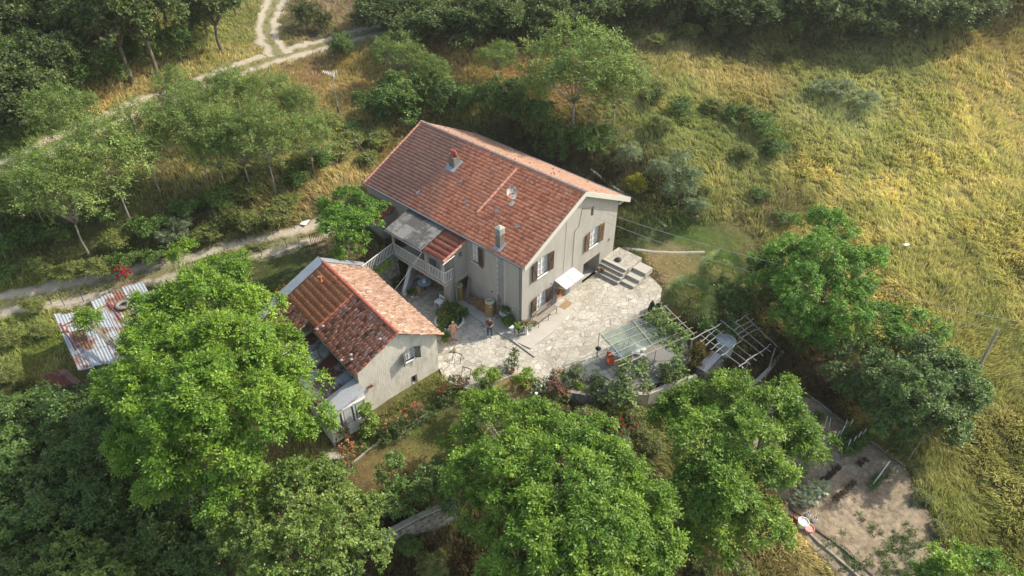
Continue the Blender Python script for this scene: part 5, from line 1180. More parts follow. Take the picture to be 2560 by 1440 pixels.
def grass(name, n, blades, seed, hfun, label=None):
    xy, rg = scatter(n, seed); x, y = xy.T
    bad = np.zeros(len(x), bool)
    for p in AREA_EX: bad |= inpoly(x, y, p) < .05
    for c, w_ in ((c_low, 1.05), (c_up, 1.2), (c_br, 1.1), (c_fp, .2)):
        bad |= near_line(x, y, c, w_) & ~(near_line(x, y, c, .32) & (rg.random(len(x)) < .5) if c is not c_fp else np.zeros(len(x), bool))
    x, y = x[~bad], y[~bad]; z = HT(x, y)
    h, dn = hfun(x, y, z); k = rg.random(len(x)) < dn; x, y, z, h = x[k], y[k], z[k], h[k]
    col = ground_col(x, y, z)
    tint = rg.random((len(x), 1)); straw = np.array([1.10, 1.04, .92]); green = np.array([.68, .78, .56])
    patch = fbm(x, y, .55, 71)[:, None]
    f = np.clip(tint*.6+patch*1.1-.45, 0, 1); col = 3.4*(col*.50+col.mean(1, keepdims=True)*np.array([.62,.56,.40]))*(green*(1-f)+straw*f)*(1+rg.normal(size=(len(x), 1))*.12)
    n_ = len(x)
    ang = (fbm(x, y, .16, 61)-.5)*9+1.2; ang2 = fbm(x, y, .8, 66)*6.0
    lean = np.stack([np.cos(ang)+.6*np.cos(ang2), np.sin(ang)+.6*np.sin(ang2)], -1)*.55
    Vs, Fs, Cs = [], [], []; off = 0
    for b in range(blades):
        a = rg.uniform(0, 6.283, n_); s_ = rg.uniform(.0, .22, n_)*np.clip(h/.35, .5, 1.6); bx_ = x+np.cos(a)*s_; by_ = y+np.sin(a)*s_
        hh = h*rg.uniform(.55, 1.2, n_); wv = np.clip(h*.06, .014, .038)*rg.uniform(.7, 1.3, n_); t = rg.uniform(0, 3.14, n_)
        ln = lean+rg.normal(size=(n_, 2))*.33
        p0 = np.stack([bx_, by_, z-.03], -1); side = np.stack([np.cos(t), np.sin(t), t*0], -1)*wv[:, None]
        mid = p0+np.stack([ln[:, 0]*hh*.35, ln[:, 1]*hh*.35, hh*.65], -1); tip = p0+np.stack([ln[:, 0]*hh, ln[:, 1]*hh, hh*.95], -1)
        V = np.stack([p0-side, p0+side, mid+side*.8, tip, mid-side*.8], 1).reshape(-1, 3)
        I = np.arange(n_)*5+off
        Fs.append(np.stack([I, I+1, I+2, I+4], -1)); Fs.append(np.stack([I+4, I+2, I+3, I+3], -1)[:, :3] if False else np.stack([I+4, I+2, I+3, I+3], -1))
        Vs.append(V); cc = col*(1+rg.normal(size=(n_, 1))*.13); c5 = np.repeat(cc[:, None], 5, 1); c5[:, 3] *= 1.12; Cs.append(c5.reshape(-1, 3)); off += 5*n_
    quads = np.concatenate(Fs[0::2]); tris = np.concatenate(Fs[1::2])[:, :3]
    V = np.concatenate(Vs); C = np.clip(np.concatenate(Cs), .01, 1)
    me = bpy.data.meshes.new(name); me.vertices.add(len(V)); me.vertices.foreach_set('co', np.ascontiguousarray(V, np.float32).ravel())
    li = np.concatenate([quads.ravel(), tris.ravel()]).astype(np.int32); ls = np.concatenate([np.arange(len(quads))*4, len(quads)*4+np.arange(len(tris))*3]).astype(np.int32)
    lt = np.concatenate([np.full(len(quads), 4), np.full(len(tris), 3)]).astype(np.int32)
    me.loops.add(len(li)); me.loops.foreach_set('vertex_index', li); me.polygons.add(len(ls)); me.polygons.foreach_set('loop_start', ls)
    try: me.polygons.foreach_set('loop_total', lt)
    except Exception: pass
    a = me.color_attributes.new('col', 'FLOAT_COLOR', 'POINT'); c4 = np.ones((len(V), 4), np.float32); c4[:, :3] = C; a.data.foreach_set('color', c4.ravel()); me.update(calc_edges=True)
    return tag(link(name, me, M['grass']), label, 'grass', kind='stuff')
LAWN = [tuple(G(*p)[:2]) for p in [(1540,600),(1700,560),(1850,560),(1900,600),(1880,680),(1800,780),(1700,820),(1640,730),(1590,660)]]
LAWN2 = [tuple(G(*p)[:2]) for p in [(1150,980),(1250,940),(1340,960),(1400,1040),(1300,1040),(1150,1080),(1060,1180),(950,1260),(860,1200),(900,1110),(1080,1010)]]
LAWN3 = [tuple(G(*p)[:2]) for p in [(640,660),(800,610),(900,640),(790,660),(680,760),(640,780)]]
def hmap(x, y, z):
    px, py, q = proj(np.stack([x, y, z], -1))
    h = .14+.30*fbm(x, y, .7, 81)+.14*fbm(x, y, .12, 82)
    h = h*(.72+.56*vnoise(x*.22+y*.1, y*.9-x*.5, 88))
    fieldk = np.clip((px-1450)/300, 0, 1)*np.clip((1500-py)/200, 0, 1); h = h*(1+.25*fieldk)
    lw = np.minimum(np.minimum(inpoly(x, y, LAWN), inpoly(x, y, LAWN2)), inpoly(x, y, LAWN3))
    k = np.clip((lw+.3)/1.0, 0, 1); h = h*(.20+.80*k)
    bare = fbm(x, y, .33, 83)
    dn = np.clip(1.25-1.3*np.clip(bare-.52, 0, 1)*4*(1-fieldk*.8), .25, 1)
    return h, dn
grass('grass', 205000, 7, 101, hmap)
# ================================================================== COURTYARD, WALLS, STEPS
def at(px, py, z=0.0): return P(px, py, z)
def wallstrip(mb, pts, w, off, drop=.8):
    pts = np.array(chaikin([p[:2] for p in pts])); seg = np.r_[0, np.cumsum(np.linalg.norm(np.diff(pts, axis=0), axis=1))]
    s = np.linspace(0, seg[-1], max(int(seg[-1]/.4), 3)); c = np.stack([np.interp(s, seg, pts[:, 0]), np.interp(s, seg, pts[:, 1])], -1)
    d = np.gradient(c, axis=0); d /= np.linalg.norm(d, axis=1)[:, None]; n_ = np.stack([-d[:, 1], d[:, 0]], -1)*w/2
    z = HT(c[:, 0], c[:, 1])+off; o = len(mb.v)
    for i in range(len(c)):
        for q, zz in ((c[i]-n_[i], z[i]-drop), (c[i]-n_[i], z[i]), (c[i]+n_[i], z[i]), (c[i]+n_[i], z[i]-drop)): mb.v.append((float(q[0]), float(q[1]), float(zz)))
    for i in range(len(c)-1):
        for k in range(4): mb.f.append((o+i*4+k, o+i*4+(k+1) % 4, o+(i+1)*4+(k+1) % 4, o+(i+1)*4+k))
    mb.f.append((o, o+1, o+2, o+3)); e = o+(len(c)-1)*4; mb.f.append((e+3, e+2, e+1, e))
def blobs(name, C, r, col, parent, rg, npet=5):
    """flower heads: little cups of petals"""
    C = np.asarray(C); V = []; F = []; K = []; o = 0
    for c in C:
        cc = np.array(col)*(1+rg.normal()*.12)
        for k in range(npet+2):
            d = unit(rg.normal(size=3)+Z1*.9); s = unit(np.cross(d, rg.normal(size=3))); q = r*rg.uniform(.7, 1.2)
            V += [c, c+d*q*.6+s*q*.5, c+d*q, c+d*q*.6-s*q*.5]; F.append((o, o+1, o+2, o+3)); o += 4; K += [cc]*4
    me = npmesh(name, np.array(V)-org(parent), np.array(F), np.clip(np.array(K), .01, .95)); return link(name, me, M['flower'], parent)
def bush(name, c, lobes, kind, label, cat='shrub', group=None, fl=None, nfl=0, fr=.07, seed=1, cr=.22, dens=26, trunk=False, parent=None, lf='leaf'):
    rg = np.random.default_rng(seed); t = thing(name, c, label, cat, group) if parent is None else parent
    L = [(c[0]+a, c[1]+b, c[2]+d, r, rz) for a, b, d, r, rz in lobes]
    C, O = crown_pts(L, cr, dens, rg, .3); v, f, k = foliage(C, O, rg, kind)
    link('foliage', npmesh('foliage', v-org(t), f, k), M[lf], t)
    s = MB()
    for l in L: s.tube([np.array([c[0]+rg.normal()*.04, c[1]+rg.normal()*.04, c[2]-.03]), np.array(l[:3])], [.022, .01], 5)
    s.build('stem', M['bark'], t)
    if fl:
        top = C[(O[:, 2] > .0)]
        for cl, n in (fl if isinstance(fl, list) else [(fl, nfl)]):
            i = rg.choice(len(top), min(n, len(top)), replace=False); blobs('blossoms', top[i]+Z1*.04+O[O[:, 2] > 0][i]*.05, fr, cl, t, rg)
    return t
def pot(name, c, r, h, mt, label, cat='pot', group=None, soil=True, taper=.75):
    t = thing(name, c, label, cat, group)
    m_ = MB(); m_.lathe(c, [(r*taper, 0), (r, h*.85), (r*1.1, h*.86), (r*1.1, h), (r*.95, h), (r*.9, h*.8)], 18); m_.build('body', mt, t)
    if soil:
        s = MB(); s.lathe((c[0], c[1], c[2]+h*.80), [(r*.9, 0), (r*.9, .02)], 16); s.build('soil', M['darkrock'], t)
    return t
REDF, PINKF, WHITEF, SALM, MAG = (.62,.02,.03), (.75,.22,.26), (.80,.78,.70), (.80,.34,.22), (.62,.06,.22)

# stone retaining wall below the balcony rail, with the white sloping parapet
sw = thing('stone_retaining_wall', (-3.9, 10.3, 0), 'dark rough stone wall below the white balcony railing', 'wall')
m_ = MB(); m_.slab([(-2.2,10.15,2.5),(-2.2,10.6,2.5),(-6.0,10.15,2.4),(-6.0,9.75,2.4)], 2.7); m_.build('masonry', M['stone'], sw)
wp = thing('white_parapet', (-2.0, 9.7, 0), 'whitewashed sloping stair parapet at the back of the porch', 'parapet')
m_ = MB(); m_.add([(-3.1,8.9,0),(-2.85,8.8,0),(-.5,10.2,0),(-.7,10.4,0),(-3.1,8.9,.55),(-2.85,8.8,.55),(-.5,10.2,1.9),(-.7,10.4,1.9)], [(0,1,5,4),(1,2,6,5),(2,3,7,6),(3,0,4,7),(4,5,6,7)]); m_.build('body', M['white'], wp)
bush('potted_fern', np.array([-3.2,9.5,.4]), [(0,0,.15,.3,.2),(.4,.2,.2,.25,.2)], 'box', 'fern like plants behind the white parapet', 'plant', seed=201)
bush('wall_creeper', np.array([-3.8,10.0,2.5]), [(-1.4,-.2,.05,.3,.2),(-.7,-.1,.05,.3,.22),(0,0,.0,.3,.2),(.7,.1,.0,.25,.18)], 'lemon', 'bright green creeper along the foot of the white railing', 'plant', seed=202)
# back retaining wall
bw = thing('back_retaining_wall', (13.5, 5, 2), 'low pale concrete wall curving behind the house', 'wall')
m_ = MB(); pts = [G(1478,425),G(1510,452),G(1548,478),G(1590,502),G(1640,545),G(1665,568)]
wallstrip(m_, pts, .22, .10)
m_.build('masonry', M['concrete'], bw)
# steps
st = thing('stone_steps', (9.5, -1.5, 0), 'stone steps climbing against the gable wall to the lawn', 'steps')
m_ = MB()
for i in range(4): m_.bx(8.55+i*.30, 10.2, -2.15+.0*i, -.02, i*.225-.3*(i == 0), (i+1)*.225-.003*i)
m_.build('step', M['concrete'], st)
m_ = MB()
for i in range(4): m_.bx(8.53+i*.30, 8.86+i*.30, -2.17, -.021, (i+1)*.225-.002, (i+1)*.225+.035)
m_.build('tread', M['concrete_light'], st)
m_ = MB(); m_.bx(9.80, 11.6, -2.2, -.02, .3, .925); m_.build('landing', M['paving'], st)
m_ = MB(); m_.bx(8.95, 9.75, -3.3, -2.2, -.1, .22); m_.bx(9.55, 10.5, -3.35, -2.22, .1, .48); m_.bx(10.3, 11.3, -3.4, -2.24, .3, .74); m_.build('side_slab', M['concrete_light'], st)
m_ = MB(); m_.ball((10.1,-1.0,1.0),(.28,.2,.1)); tag(m_.build('black_bag', M['black']), 'black bag lying on the landing above the steps', 'bag')
cp0 = np.array([8.7,-.45,.26]); pt = pot('flower_pot', cp0, .09, .14, M['terracotta'], 'small pot of pink flowers on the lowest step by the wall', 'flower pot')
bush('flower', cp0+Z1*.14, [(0,0,.06,.14,.1)], 'rose', 'x', parent=pt, fl=PINKF, nfl=14, fr=.07, seed=203, cr=.12, dens=40)
# door mat
m_ = MB(); m_.box((4.05,-.72,.1), (.95,.55,.02), rz=.05); tag(m_.build('door_mat', M['mat']), 'brown coir mat in front of the wooden door', 'door mat')
# hanging baskets either side of the door
for x, s in ((3.72, 'pink flower basket hanging left of the wooden door'), (5.05, 'pink flower basket hanging right of the wooden door')):
    c = np.array([x, -.22, 1.15 if x < 4 else 1.35]); t = thing('hanging_basket', c, s, 'flower basket', None)
    q = MB(); q.lathe(c-Z1*.15, [(.06,0),(.13,.13),(.14,.15)], 12); q.tube([c, c+Z1*.4+Y1*.15], .008, 4); q.build('bowl', M['terracotta'], t)
    bush('flower', c, [(0,0,.02,.2,.16)], 'rose', 'x', parent=t, fl=MAG if x > 4 else PINKF, nfl=26, fr=.08, seed=int(x*10), cr=.14, dens=36)
# bench and table under the gable window
bn = thing('garden_bench', (1.9,-.55,.09), 'long wooden bench on thin metal legs under the ground floor gable window', 'bench')
m_ = MB()
for k in range(4): m_.bx(.75, 3.0, -.86+k*.11, -.77+k*.11, .60, .63)
m_.build('seat', M['wood'], bn)
for x in (.9, 1.95, 2.85):
    m_ = MB(); m_.bar((x,-.84,.6),(x-.08,-.86,.09), .03); m_.bar((x,-.44,.6),(x+.08,-.42,.09), .03); m_.bar((x,-.84,.45),(x,-.44,.45), .02); m_.build('leg', M['iron'], bn)
m_ = MB(); 
for z in (.85,.98): m_.bx(.75,3.0,-.3,-.27,z,z+.08)
m_.bx(.95,.98,-.31,-.28,.6,1.06); m_.bx(2.8,2.83,-.31,-.28,.6,1.06); m_.build('backrest', M['wood'], bn)
# plants and furniture at the corner
def stool(c, h, s, mt, name, label, lm=None, cat='stool'):
    t = thing(name, c, label, cat); m_ = MB(); m_.bx(c[0]-s, c[0]+s, c[1]-s, c[1]+s, c[2]+h-.03, c[2]+h); m_.build('top', mt, t)
    for a in (-1, 1):
        for b in (-1, 1):
            m_ = MB(); m_.bar((c[0]+a*s*.85, c[1]+b*s*.85, c[2]+h-.03), (c[0]+a*s, c[1]+b*s, c[2]), .03); m_.build('leg', lm or mt, t)
    return t
c5 = lambda x, y: (1060+x/4.8, 780+y/4.8)
c2 = lambda x, y: (880+x/4.644, 560+y/4.644)
stool(at(*c5(1065,250), .09), .48, .2, M['white'], 'stool', 'square white stool near the corner drainpipe')
stool(at(*c5(1130,262), .09), .55, .2, M['iron'], 'plant_stand', 'dark metal plant stand right of the white stool', cat='plant stand')
bush('pot_plant', at(*c5(1130,262), .09)+Z1*.55, [(0,0,.12,.16,.14)], 'lemon', 'small leafy plant on the dark metal stand', 'plant', seed=211, cr=.12, dens=40)
wb = thing('wash_basin', at(*c5(965,130), .09), 'white stone basin on a pedestal against the shaded wall', 'basin')
o_ = at(*c5(965,130), .09); m_ = MB(); m_.lathe(o_, [(.16,0),(.12,.4),(.12,.8)], 12); m_.build('pedestal', M['concrete'], wb)
m_ = MB(); m_.lathe(o_+Z1*.8, [(.14,0),(.34,.12),(.36,.14),(.30,.14),(.1,.05)], 18); m_.build('bowl', M['white'], wb)
bush('pot_plant', o_+Z1*.92, [(.05,.05,.1,.2,.15)], 'broad', 'dark trailing plant in the white stone basin', 'plant', seed=212, cr=.14, dens=40)
pt = pot('flower_pot', at(*c5(1000,165), .09), .14, .25, M['terracotta'], 'clay pot of red geranium beside the stone basin', 'flower pot')
bush('f', at(*c5(1000,165), .09)+Z1*.25, [(0,0,.2,.25,.28)], 'broad', 'x', parent=pt, fl=REDF, nfl=10, fr=.06, seed=213, cr=.14, dens=36)
m_ = MB(); o_ = at(*c5(1228,262), .09); m_.lathe(o_, [(.15,0),(.13,.05),(.10,.3),(.13,.55),(.14,.58),(.11,.58)], 14); vz = thing('milk_churn', o_, 'tall white churn holding faded flowers in front of the gable corner', 'churn'); m_.build('body', M['white'], vz)
bush('f', o_+Z1*.6, [(0,0,.15,.24,.18)], 'rose', 'x', parent=vz, fl=[((.62,.38,.30),18)], fr=.07, seed=214, cr=.13, dens=30)
m_ = MB(); o_ = at(*c5(1285,205), .09); vz = thing('white_vase', o_, 'squat white vase of reddish flowers beside the churn', 'vase'); m_.lathe(o_, [(.10,0),(.17,.12),(.14,.3),(.15,.32)], 14); m_.build('body', M['white'], vz)
bush('f', o_+Z1*.32, [(0,0,.2,.2,.25)], 'rose', 'x', parent=vz, fl=[((.50,.22,.16),14)], fr=.06, seed=215, cr=.13, dens=30)
pt = pot('flower_pot', at(*c5(1195,225), .09), .12, .3, M['concrete_light'], 'tapered pale pot left of the churn', 'flower pot')
bush('f', at(*c5(1195,225), .09)+Z1*.3, [(0,0,.2,.2,.22)], 'rose', 'x', parent=pt, fl=[((.6,.3,.24),12)], fr=.06, seed=216, cr=.13, dens=30)

# two cylindrical wooden-clad heaters, poles, logs, baskets
def drum(c, r, h, label):
    t = thing('wooden_drum', c, label, 'drum', 'wood clad drums with cream lids'); m_ = MB(); m_.lathe(c, [(r,0),(r,h)], 28); m_.build('body', M['heater'], t)
    m_ = MB(); m_.lathe(c+Z1*h, [(r*1.04,0),(r*1.04,.03),(r*.98,.045)], 28); m_.build('lid', M['cream'], t); return t
d1 = np.array([-.42,2.62,.09]); t = drum(d1, .33, 1.2, 'wood clad drum with cream lid beside the log pile')
m_ = MB(); m_.box(d1+np.array([0,0,1.27]), (.42,.12,.05), rz=-.6); tag(m_.build('folded_tool', M['greyp']), 'dark folded tool lying on the cream lid', 'tool')
m_ = MB(); m_.ball(d1+np.array([-.20,-.27,1.0]), (.07,.03,.05)); m_.build('badge', M['white'], t)
drum(np.array([-.62,5.5,0]), .3, 1.35, 'wood clad drum with cream lid inside the porch passage beside the pillar')
lg = thing('log_pile', (-.35,3.5,.09), 'stack of split firewood against the shaded wall', 'log pile'); m_ = MB(); rg = np.random.default_rng(31)
for y in np.arange(3.0, 3.95, .115):
    for z in np.arange(.15, .9-.25*(y-3.0), .11):
        m_.tube([(-.55+rg.normal()*.03, y+rg.normal()*.015, z+rg.normal()*.01), (-.08, y, z)], rg.uniform(.045,.062), 6)
m_.build('logs', M['log'], lg)
for y in (4.25, 4.62):
    o_ = np.array([-.35, y, .0 if y > 4.5 else .09]); b = thing('log_basket', o_, 'dark wicker log basket %s' % ('beside the log pile' if y < 4.5 else 'below the leaning poles'), 'basket'); m_ = MB(); m_.lathe(o_, [(.2,0),(.26,.38),(.28,.4),(.24,.38)], 14); m_.build('body', M['wicker'], b)
    m_ = MB()
    for k in range(7): m_.tube([o_+np.array([rg.normal()*.08, rg.normal()*.08, .2]), o_+np.array([rg.normal()*.12, rg.normal()*.12, .62])], .04, 6)
    m_.build('logs', M['log'], b)
for i, (y, l_) in enumerate(((4.82,2.0),(4.9,2.1),(4.98,1.9),(5.03,2.05))):
    m_ = MB(); m_.tube([(-.45-.03*i,y,.0),(-.06,y-.04,l_)], .028, 6); tag(m_.build('wooden_pole', M['wood']), f'upright wooden pole leaning by the porch opening, {ORD[i]} from the right', 'pole', 'wooden poles leaning by the porch opening')
for i, y in enumerate((2.12,2.0,1.9)):
    m_ = MB(); m_.tube([(-.35-.03*i,y,.09),(-.06,y+.02,2.0-.1*i)], .018, 6); tag(m_.build('iron_rod', M['rust']), f'thin rusty rod leaning beside the quoin strip, {ORD[i]} from the left', 'rod', 'rods leaning beside the quoin strip')
m_ = MB(); o_ = np.array([-.15,5.2+.5,.0]); 
# porch furniture
tb = thing('porch_table', (-1.5,8.3,0), 'table under a blue-grey cloth in the dark porch', 'table'); m_ = MB(); m_.lathe((-1.55,8.2,.72), [(.5,0),(.52,.03),(.05,.035)], 24); m_.build('top', M['bluegrey'], tb); m_ = MB(); m_.tube([(-1.55,8.2,0),(-1.55,8.2,.72)], .05, 8); m_.build('leg', M['iron'], tb)
m_ = MB(); m_.bx(-1.4,-.3,8.3,9.3,.70,.74); m_.build('table_leaf', M['bluegrey'], tb)
m_ = MB(); m_.lathe((-1.55,8.2,.755), [(.12,0),(.15,.2),(.16,.26),(.02,.27)], 16); tag(m_.build('white_bucket', M['white']), 'small white bucket on the porch table', 'bucket')
m_ = MB(); m_.bx(-1.1,-.4,8.9,9.6,.76,.95); tag(m_.build('red_cushion', M['rustpaint']), 'dark red cushions behind the porch table', 'cushion')
ch_ = thing('porch_chair', (-2.2,7.9,0), 'dark wicker chair beside the porch table', 'chair'); m_ = MB(); m_.bx(-2.4,-2.0,7.7,8.1,.4,.46); m_.build('seat', M['wicker'], ch_); m_ = MB(); m_.bx(-2.42,-2.36,7.7,8.1,.46,.95); m_.build('backrest', M['wicker'], ch_)
for a in (-2.38,-2.03):
    for b in (7.73,8.07): m_ = MB(); m_.bar((a,b,0),(a,b,.4), .035); m_.build('leg', M['wicker'], ch_)
pt = pot('flower_pot', np.array([-2.75,8.3,0]), .12, .2, M['white'], 'white pot of green leaves near the white parapet', 'flower pot'); bush('f', np.array([-2.75,8.3,.2]), [(0,0,.12,.2,.18)], 'broad', 'x', parent=pt, seed=221, cr=.14, dens=30)
wt = thing('white_chair', (-2.25,5.85,0), 'old white chair against the porch pillar', 'chair'); m_ = MB(); m_.bx(-2.55,-2.0,5.5,6.1,.66,.70); m_.build('seat', M['white'], wt)
for a in (-2.52,-2.04):
    for b in (5.54,6.06): m_ = MB(); m_.bar((a,b,0),(a,b,.66), .04); m_.build('leg', M['white'], wt)
m_ = MB(); m_.bar((-2.02,5.54,.7),(-2.02,5.54,1.05), .04); m_.bar((-2.02,6.06,.7),(-2.02,6.06,1.05), .04); m_.bx(-2.04,-2.0,5.54,6.06,.92,1.05); m_.build('backrest', M['white'], wt)

# round bed ringed with white stones
bc = np.array([-2.75,4.35,0.0]); bed = thing('flower_bed', bc, 'round bed of coral flowers ringed with white stones', 'flower bed')
m_ = MB(); m_.lathe(bc, [(.92,0.0),(.9,.07),(.5,.12),(.02,.13)], 26); m_.build('soil', M['darkrock'], bed)
for k in range(26):
    a = 2*math.pi*k/26; m_ = MB(); m_.ball(bc+np.array([math.cos(a)*.97, math.sin(a)*.97, .06]), (.105+.015*math.sin(k*7), .1, .085), 8, 6); m_.build('stone', M['white'], bed, smooth=True)
bush('geranium_bush', bc+Z1*.1, [(0,0,.45,.68,.5),(.3,.35,.7,.4,.35),(-.35,-.1,.5,.4,.35),(.45,-.1,.55,.4,.35)], 'broad', 'dark leafy bush with coral blooms in the ring of white stones', 'shrub', fl=[((.80,.20,.12),46),(MAG,8)], fr=.085, seed=231, cr=.26, dens=26)
pt = pot('flower_pot', at(*c2(1293,1075)), .13, .22, M['terracotta'], 'small clay pot at the right of the round bed', 'flower pot'); bush('f', at(*c2(1293,1075))+Z1*.2, [(0,0,.15,.18,.18)], 'broad', 'x', parent=pt, fl=PINKF, nfl=6, seed=232, cr=.12, dens=30)
# baskets by the outbuilding corner
for p, r, s in ((c2(1092,1360), .27, 'large wicker basket at the corner of the outbuilding'), (c2(1025,1290), .2, 'darker basket tucked behind the large one')):
    o_ = at(*p); b = thing('wicker_basket', o_, s, 'basket'); m_ = MB(); m_.lathe(o_, [(r*.75,0),(r,.4),(r*1.06,.42),(r*.92,.40),(r*.6,.1)], 18); m_.build('body', M['wicker'], b)
    bush('f', o_+Z1*.3, [(0,0,.08,r*.7,.08)], 'broad', 'x', parent=b, seed=233, cr=.12, dens=20)
# broom, trestles
o_ = at(*c5(370,470)); br = thing('broom', o_, 'straw broom standing on the paving with a thin handle', 'broom'); m_ = MB(); m_.lathe(o_, [(.20,0),(.13,.22),(.05,.38)], 12); m_.build('bristles', M['bamboo'], br); m_ = MB(); m_.tube([o_+Z1*.35, o_+np.array([-.28,.12,1.35])], .014, 6); m_.build('handle', M['wood'], br)
def trestle(a, b, s):
    t = thing('trestle', (a+b)/2, s, 'trestle'); m_ = MB(); m_.bar(a+Z1*.62, b+Z1*.62, .04); m_.build('rail', M['iron'], t)
    d = unit(b-a); n_ = np.array([-d[1], d[0], 0])
    for e in (a, b):
        for q in (-.28, .28): m_ = MB(); m_.bar(e+Z1*.62, e+n_*q, .028); m_.build('leg', M['iron'], t)
trestle(at(*c5(360,560)), at(*c5(455,590)), 'folding iron trestle behind the broom')
trestle(at(*c5(470,735)), at(*c5(570,770)), 'folding iron trestle nearer the potted lemon tree')
# kerb line
m_ = MB(); m_.bar(np.array([-1.22,.7,.055]), np.array([-1.5,-2.5,.03]), .12, .10); tag(m_.build('kerb', M['concrete']), 'raised edge stone running from the apron into the paving', 'kerb')

# potted trees on the terrace edge
def tub_tree(px, py, r, h, ph, pr_, mt, label, kind='lemon', seed=1, lb=None, **k):
    c = G(px, py); t = pot('potted_tree', c, pr_, ph, mt, label, 'potted tree', None)
    cc = c+Z1*ph; L = lb or [(0,0,h,r,r*.85),(r*.5,0,h-.05,r*.6,r*.5),(-r*.45,r*.2,h,r*.6,r*.5),(0,-r*.5,h-.1,r*.6,r*.5)]
    bush('f', cc, L, kind, 'x', parent=t, seed=seed, cr=.25, dens=24, **k)
tub_tree(1209,968,.62,.62,.38,.24,M['black'],'round lemon tree in a black pot on the lawn edge','lemon',241)
tub_tree(1234,955,.34,.42,.22,.2,M['terracotta'],'small leafy plant in a low clay pot behind the black potted tree','lemon',242)
tub_tree(1312,968,.58,.50,.3,.22,M['terracotta'],'round lemon tree to the right of the dry patch','lemon',243)
tub_tree(1278,932,.36,.45,.3,.22,M['terracotta'],'white flowering plant in a clay pot below the feathery conifer','rose',244,fl=[(WHITEF,110),((.75,.5,.48),24)],fr=.08)
bush('feathery_conifer', G(1284,918), [(0,0,.5,.26,.5),(0,0,.95,.26,.45)], 'box', 'upright feathery green conifer behind the white flowering pot', 'shrub', seed=245, cr=.18, dens=40)
o_ = G(1177,977); m_ = MB(); m_.lathe(o_, [(.12,0),(.16,.12),(.17,.13),(.13,.11)], 14); tag(m_.build('clay_bowl', M['wicker']), 'shallow clay bowl on the shaded lawn', 'bowl')
m_ = MB(); o_ = G(1115,1001); m_.box(o_+Z1*.05, (.42,.55,.06), rz=.7); tag(m_.build('white_slab', M['concrete_light']), 'square pale slab lying on the grass by the roses', 'slab')

# roses along the outbuilding and the terrace
GRS = 'rose bushes along the outbuilding'
def rosebush(px, py, w_, h, cols, label, seed, n=18, kind='rose', z=None, fr=.075, group=None):
    c = G(px, py) if z is None else at(px, py, z)
    w_ *= 1.45; h *= 1.12; bush('rose_bush', c, [(0,0,h*.55,w_*.6,h*.5),(w_*.5,.05,h*.5,w_*.45,h*.42),(-w_*.5,0,h*.45,w_*.45,h*.4),(0,w_*.3,h*.75,w_*.4,h*.32)], kind, label, 'rose bush', group, fl=[(k, int(n*2.3)) for k in cols], fr=fr*1.12, seed=seed, cr=.22, dens=20)
rosebush(1118,990,.62,1.15,[REDF],'red rose bush at the right corner of the outbuilding gable',251,12)
rosebush(1150,975,.40,.9,[REDF,(.5,.02,.08)],'small red rose bush left of the black potted tree',252,5)
rosebush(1040,1050,.50,1.05,[PINKF,SALM],'pink rose bush in the middle of the gable bed',253,11)
rosebush(1005,1072,.45,.9,[SALM],'sparse salmon rose bush left of the pink one',254,6)
rosebush(978,1088,.38,.95,[SALM],'small orange rose bush beside the tall ivy column',255,6)
rosebush(880,1165,.55,1.5,[(.82,.36,.26),SALM],'large peach rose bush in front of the glazed lean-to',256,22)
rosebush(866,1110,.25,1.5,[(.5,.08,.16)],'dark pink flowers rising at the lean-to corner',257,12)
bush('ivy_column', G(925,1085), [(0,0,.5,.42,.5),(.05,0,1.3,.42,.6),(0,0,2.0,.38,.5),(.2,0,.9,.35,.4)], 'hazel', 'tall column of ivy climbing the outbuilding gable', 'climber', seed=258, cr=.24, dens=22)
for i, (x, y) in enumerate([(905,1120),(945,1095),(955,1115),(975,1098),(1000,1095),(1020,1075),(1030,1065),(1060,1048),(1075,1035),(1090,1015),(1105,1012),(1135,1000)]):
    bush('bed_plant', G(x, y), [(0,0,.2,.38,.28),(.3,0,.15,.28,.2)], 'rose', f'low green plant in the outbuilding gable bed, {ORD[i]} from the left', 'plant', 'low plants in the gable bed', seed=260+i, cr=.2, dens=22)
rosebush(1350,985,.55,.9,[WHITEF],'white rose bush beside the raised stone planter',271,26)
rosebush(1385,990,.5,1.1,[(.72,.12,.36)],'magenta rose bush between the white roses and the planter',272,20)
rosebush(1405,1010,.45,1.0,[PINKF],'pink rose bush tight against the dark planter wall',273,14)
rosebush(1385,960,.4,1.0,[(.8,.5,.5)],'pale pink rose bush behind the white one',274,14)
rosebush(1400,1045,.4,.6,[MAG],'low pink rose bush at the foot of the planter wall',275,10)
bush('boxwood', at(1407,955,0), [(0,0,.4,.42,.38)], 'box', 'clipped round shrub at the corner of the paving', 'shrub', seed=276, cr=.2, dens=30)
bush('grey_shrub', at(1440,950,0), [(0,0,.5,.5,.45),(.3,0,.3,.4,.3)], 'grey', 'silver green shrub on the planter edge', 'shrub', seed=277, cr=.22, dens=26, fl=[(MAG,4)], fr=.09)
bush('white_flower', at(1490,950,0), [(0,0,.25,.3,.22)], 'grey', 'small plant with white blooms beside the black hose', 'plant', fl=[(WHITEF,26)], fr=.07, seed=278, cr=.16, dens=30)
rosebush(1540,1100,.6,1.3,[REDF],'red rose bush above the central walnut crown',279,22,kind='rose')
rosebush(1580,1082,.45,.9,[(.6,.05,.1)],'thin red rose bush right of the big red one',280,10)
rosebush(1020,1215,.4,.9,[(.75,.2,.2)],'dusky pink rose bush at the lower edge of the small lawn',281,8)
rosebush(1135,1140,.3,.9,[(.8,.12,.14)],'coral rose peeping from the left edge of the central walnut',282,6)
rosebush(332,735,.45,1.9,[REDF,(.6,.03,.12)],'tall red rose climbing above the tin shed corner',283,26)
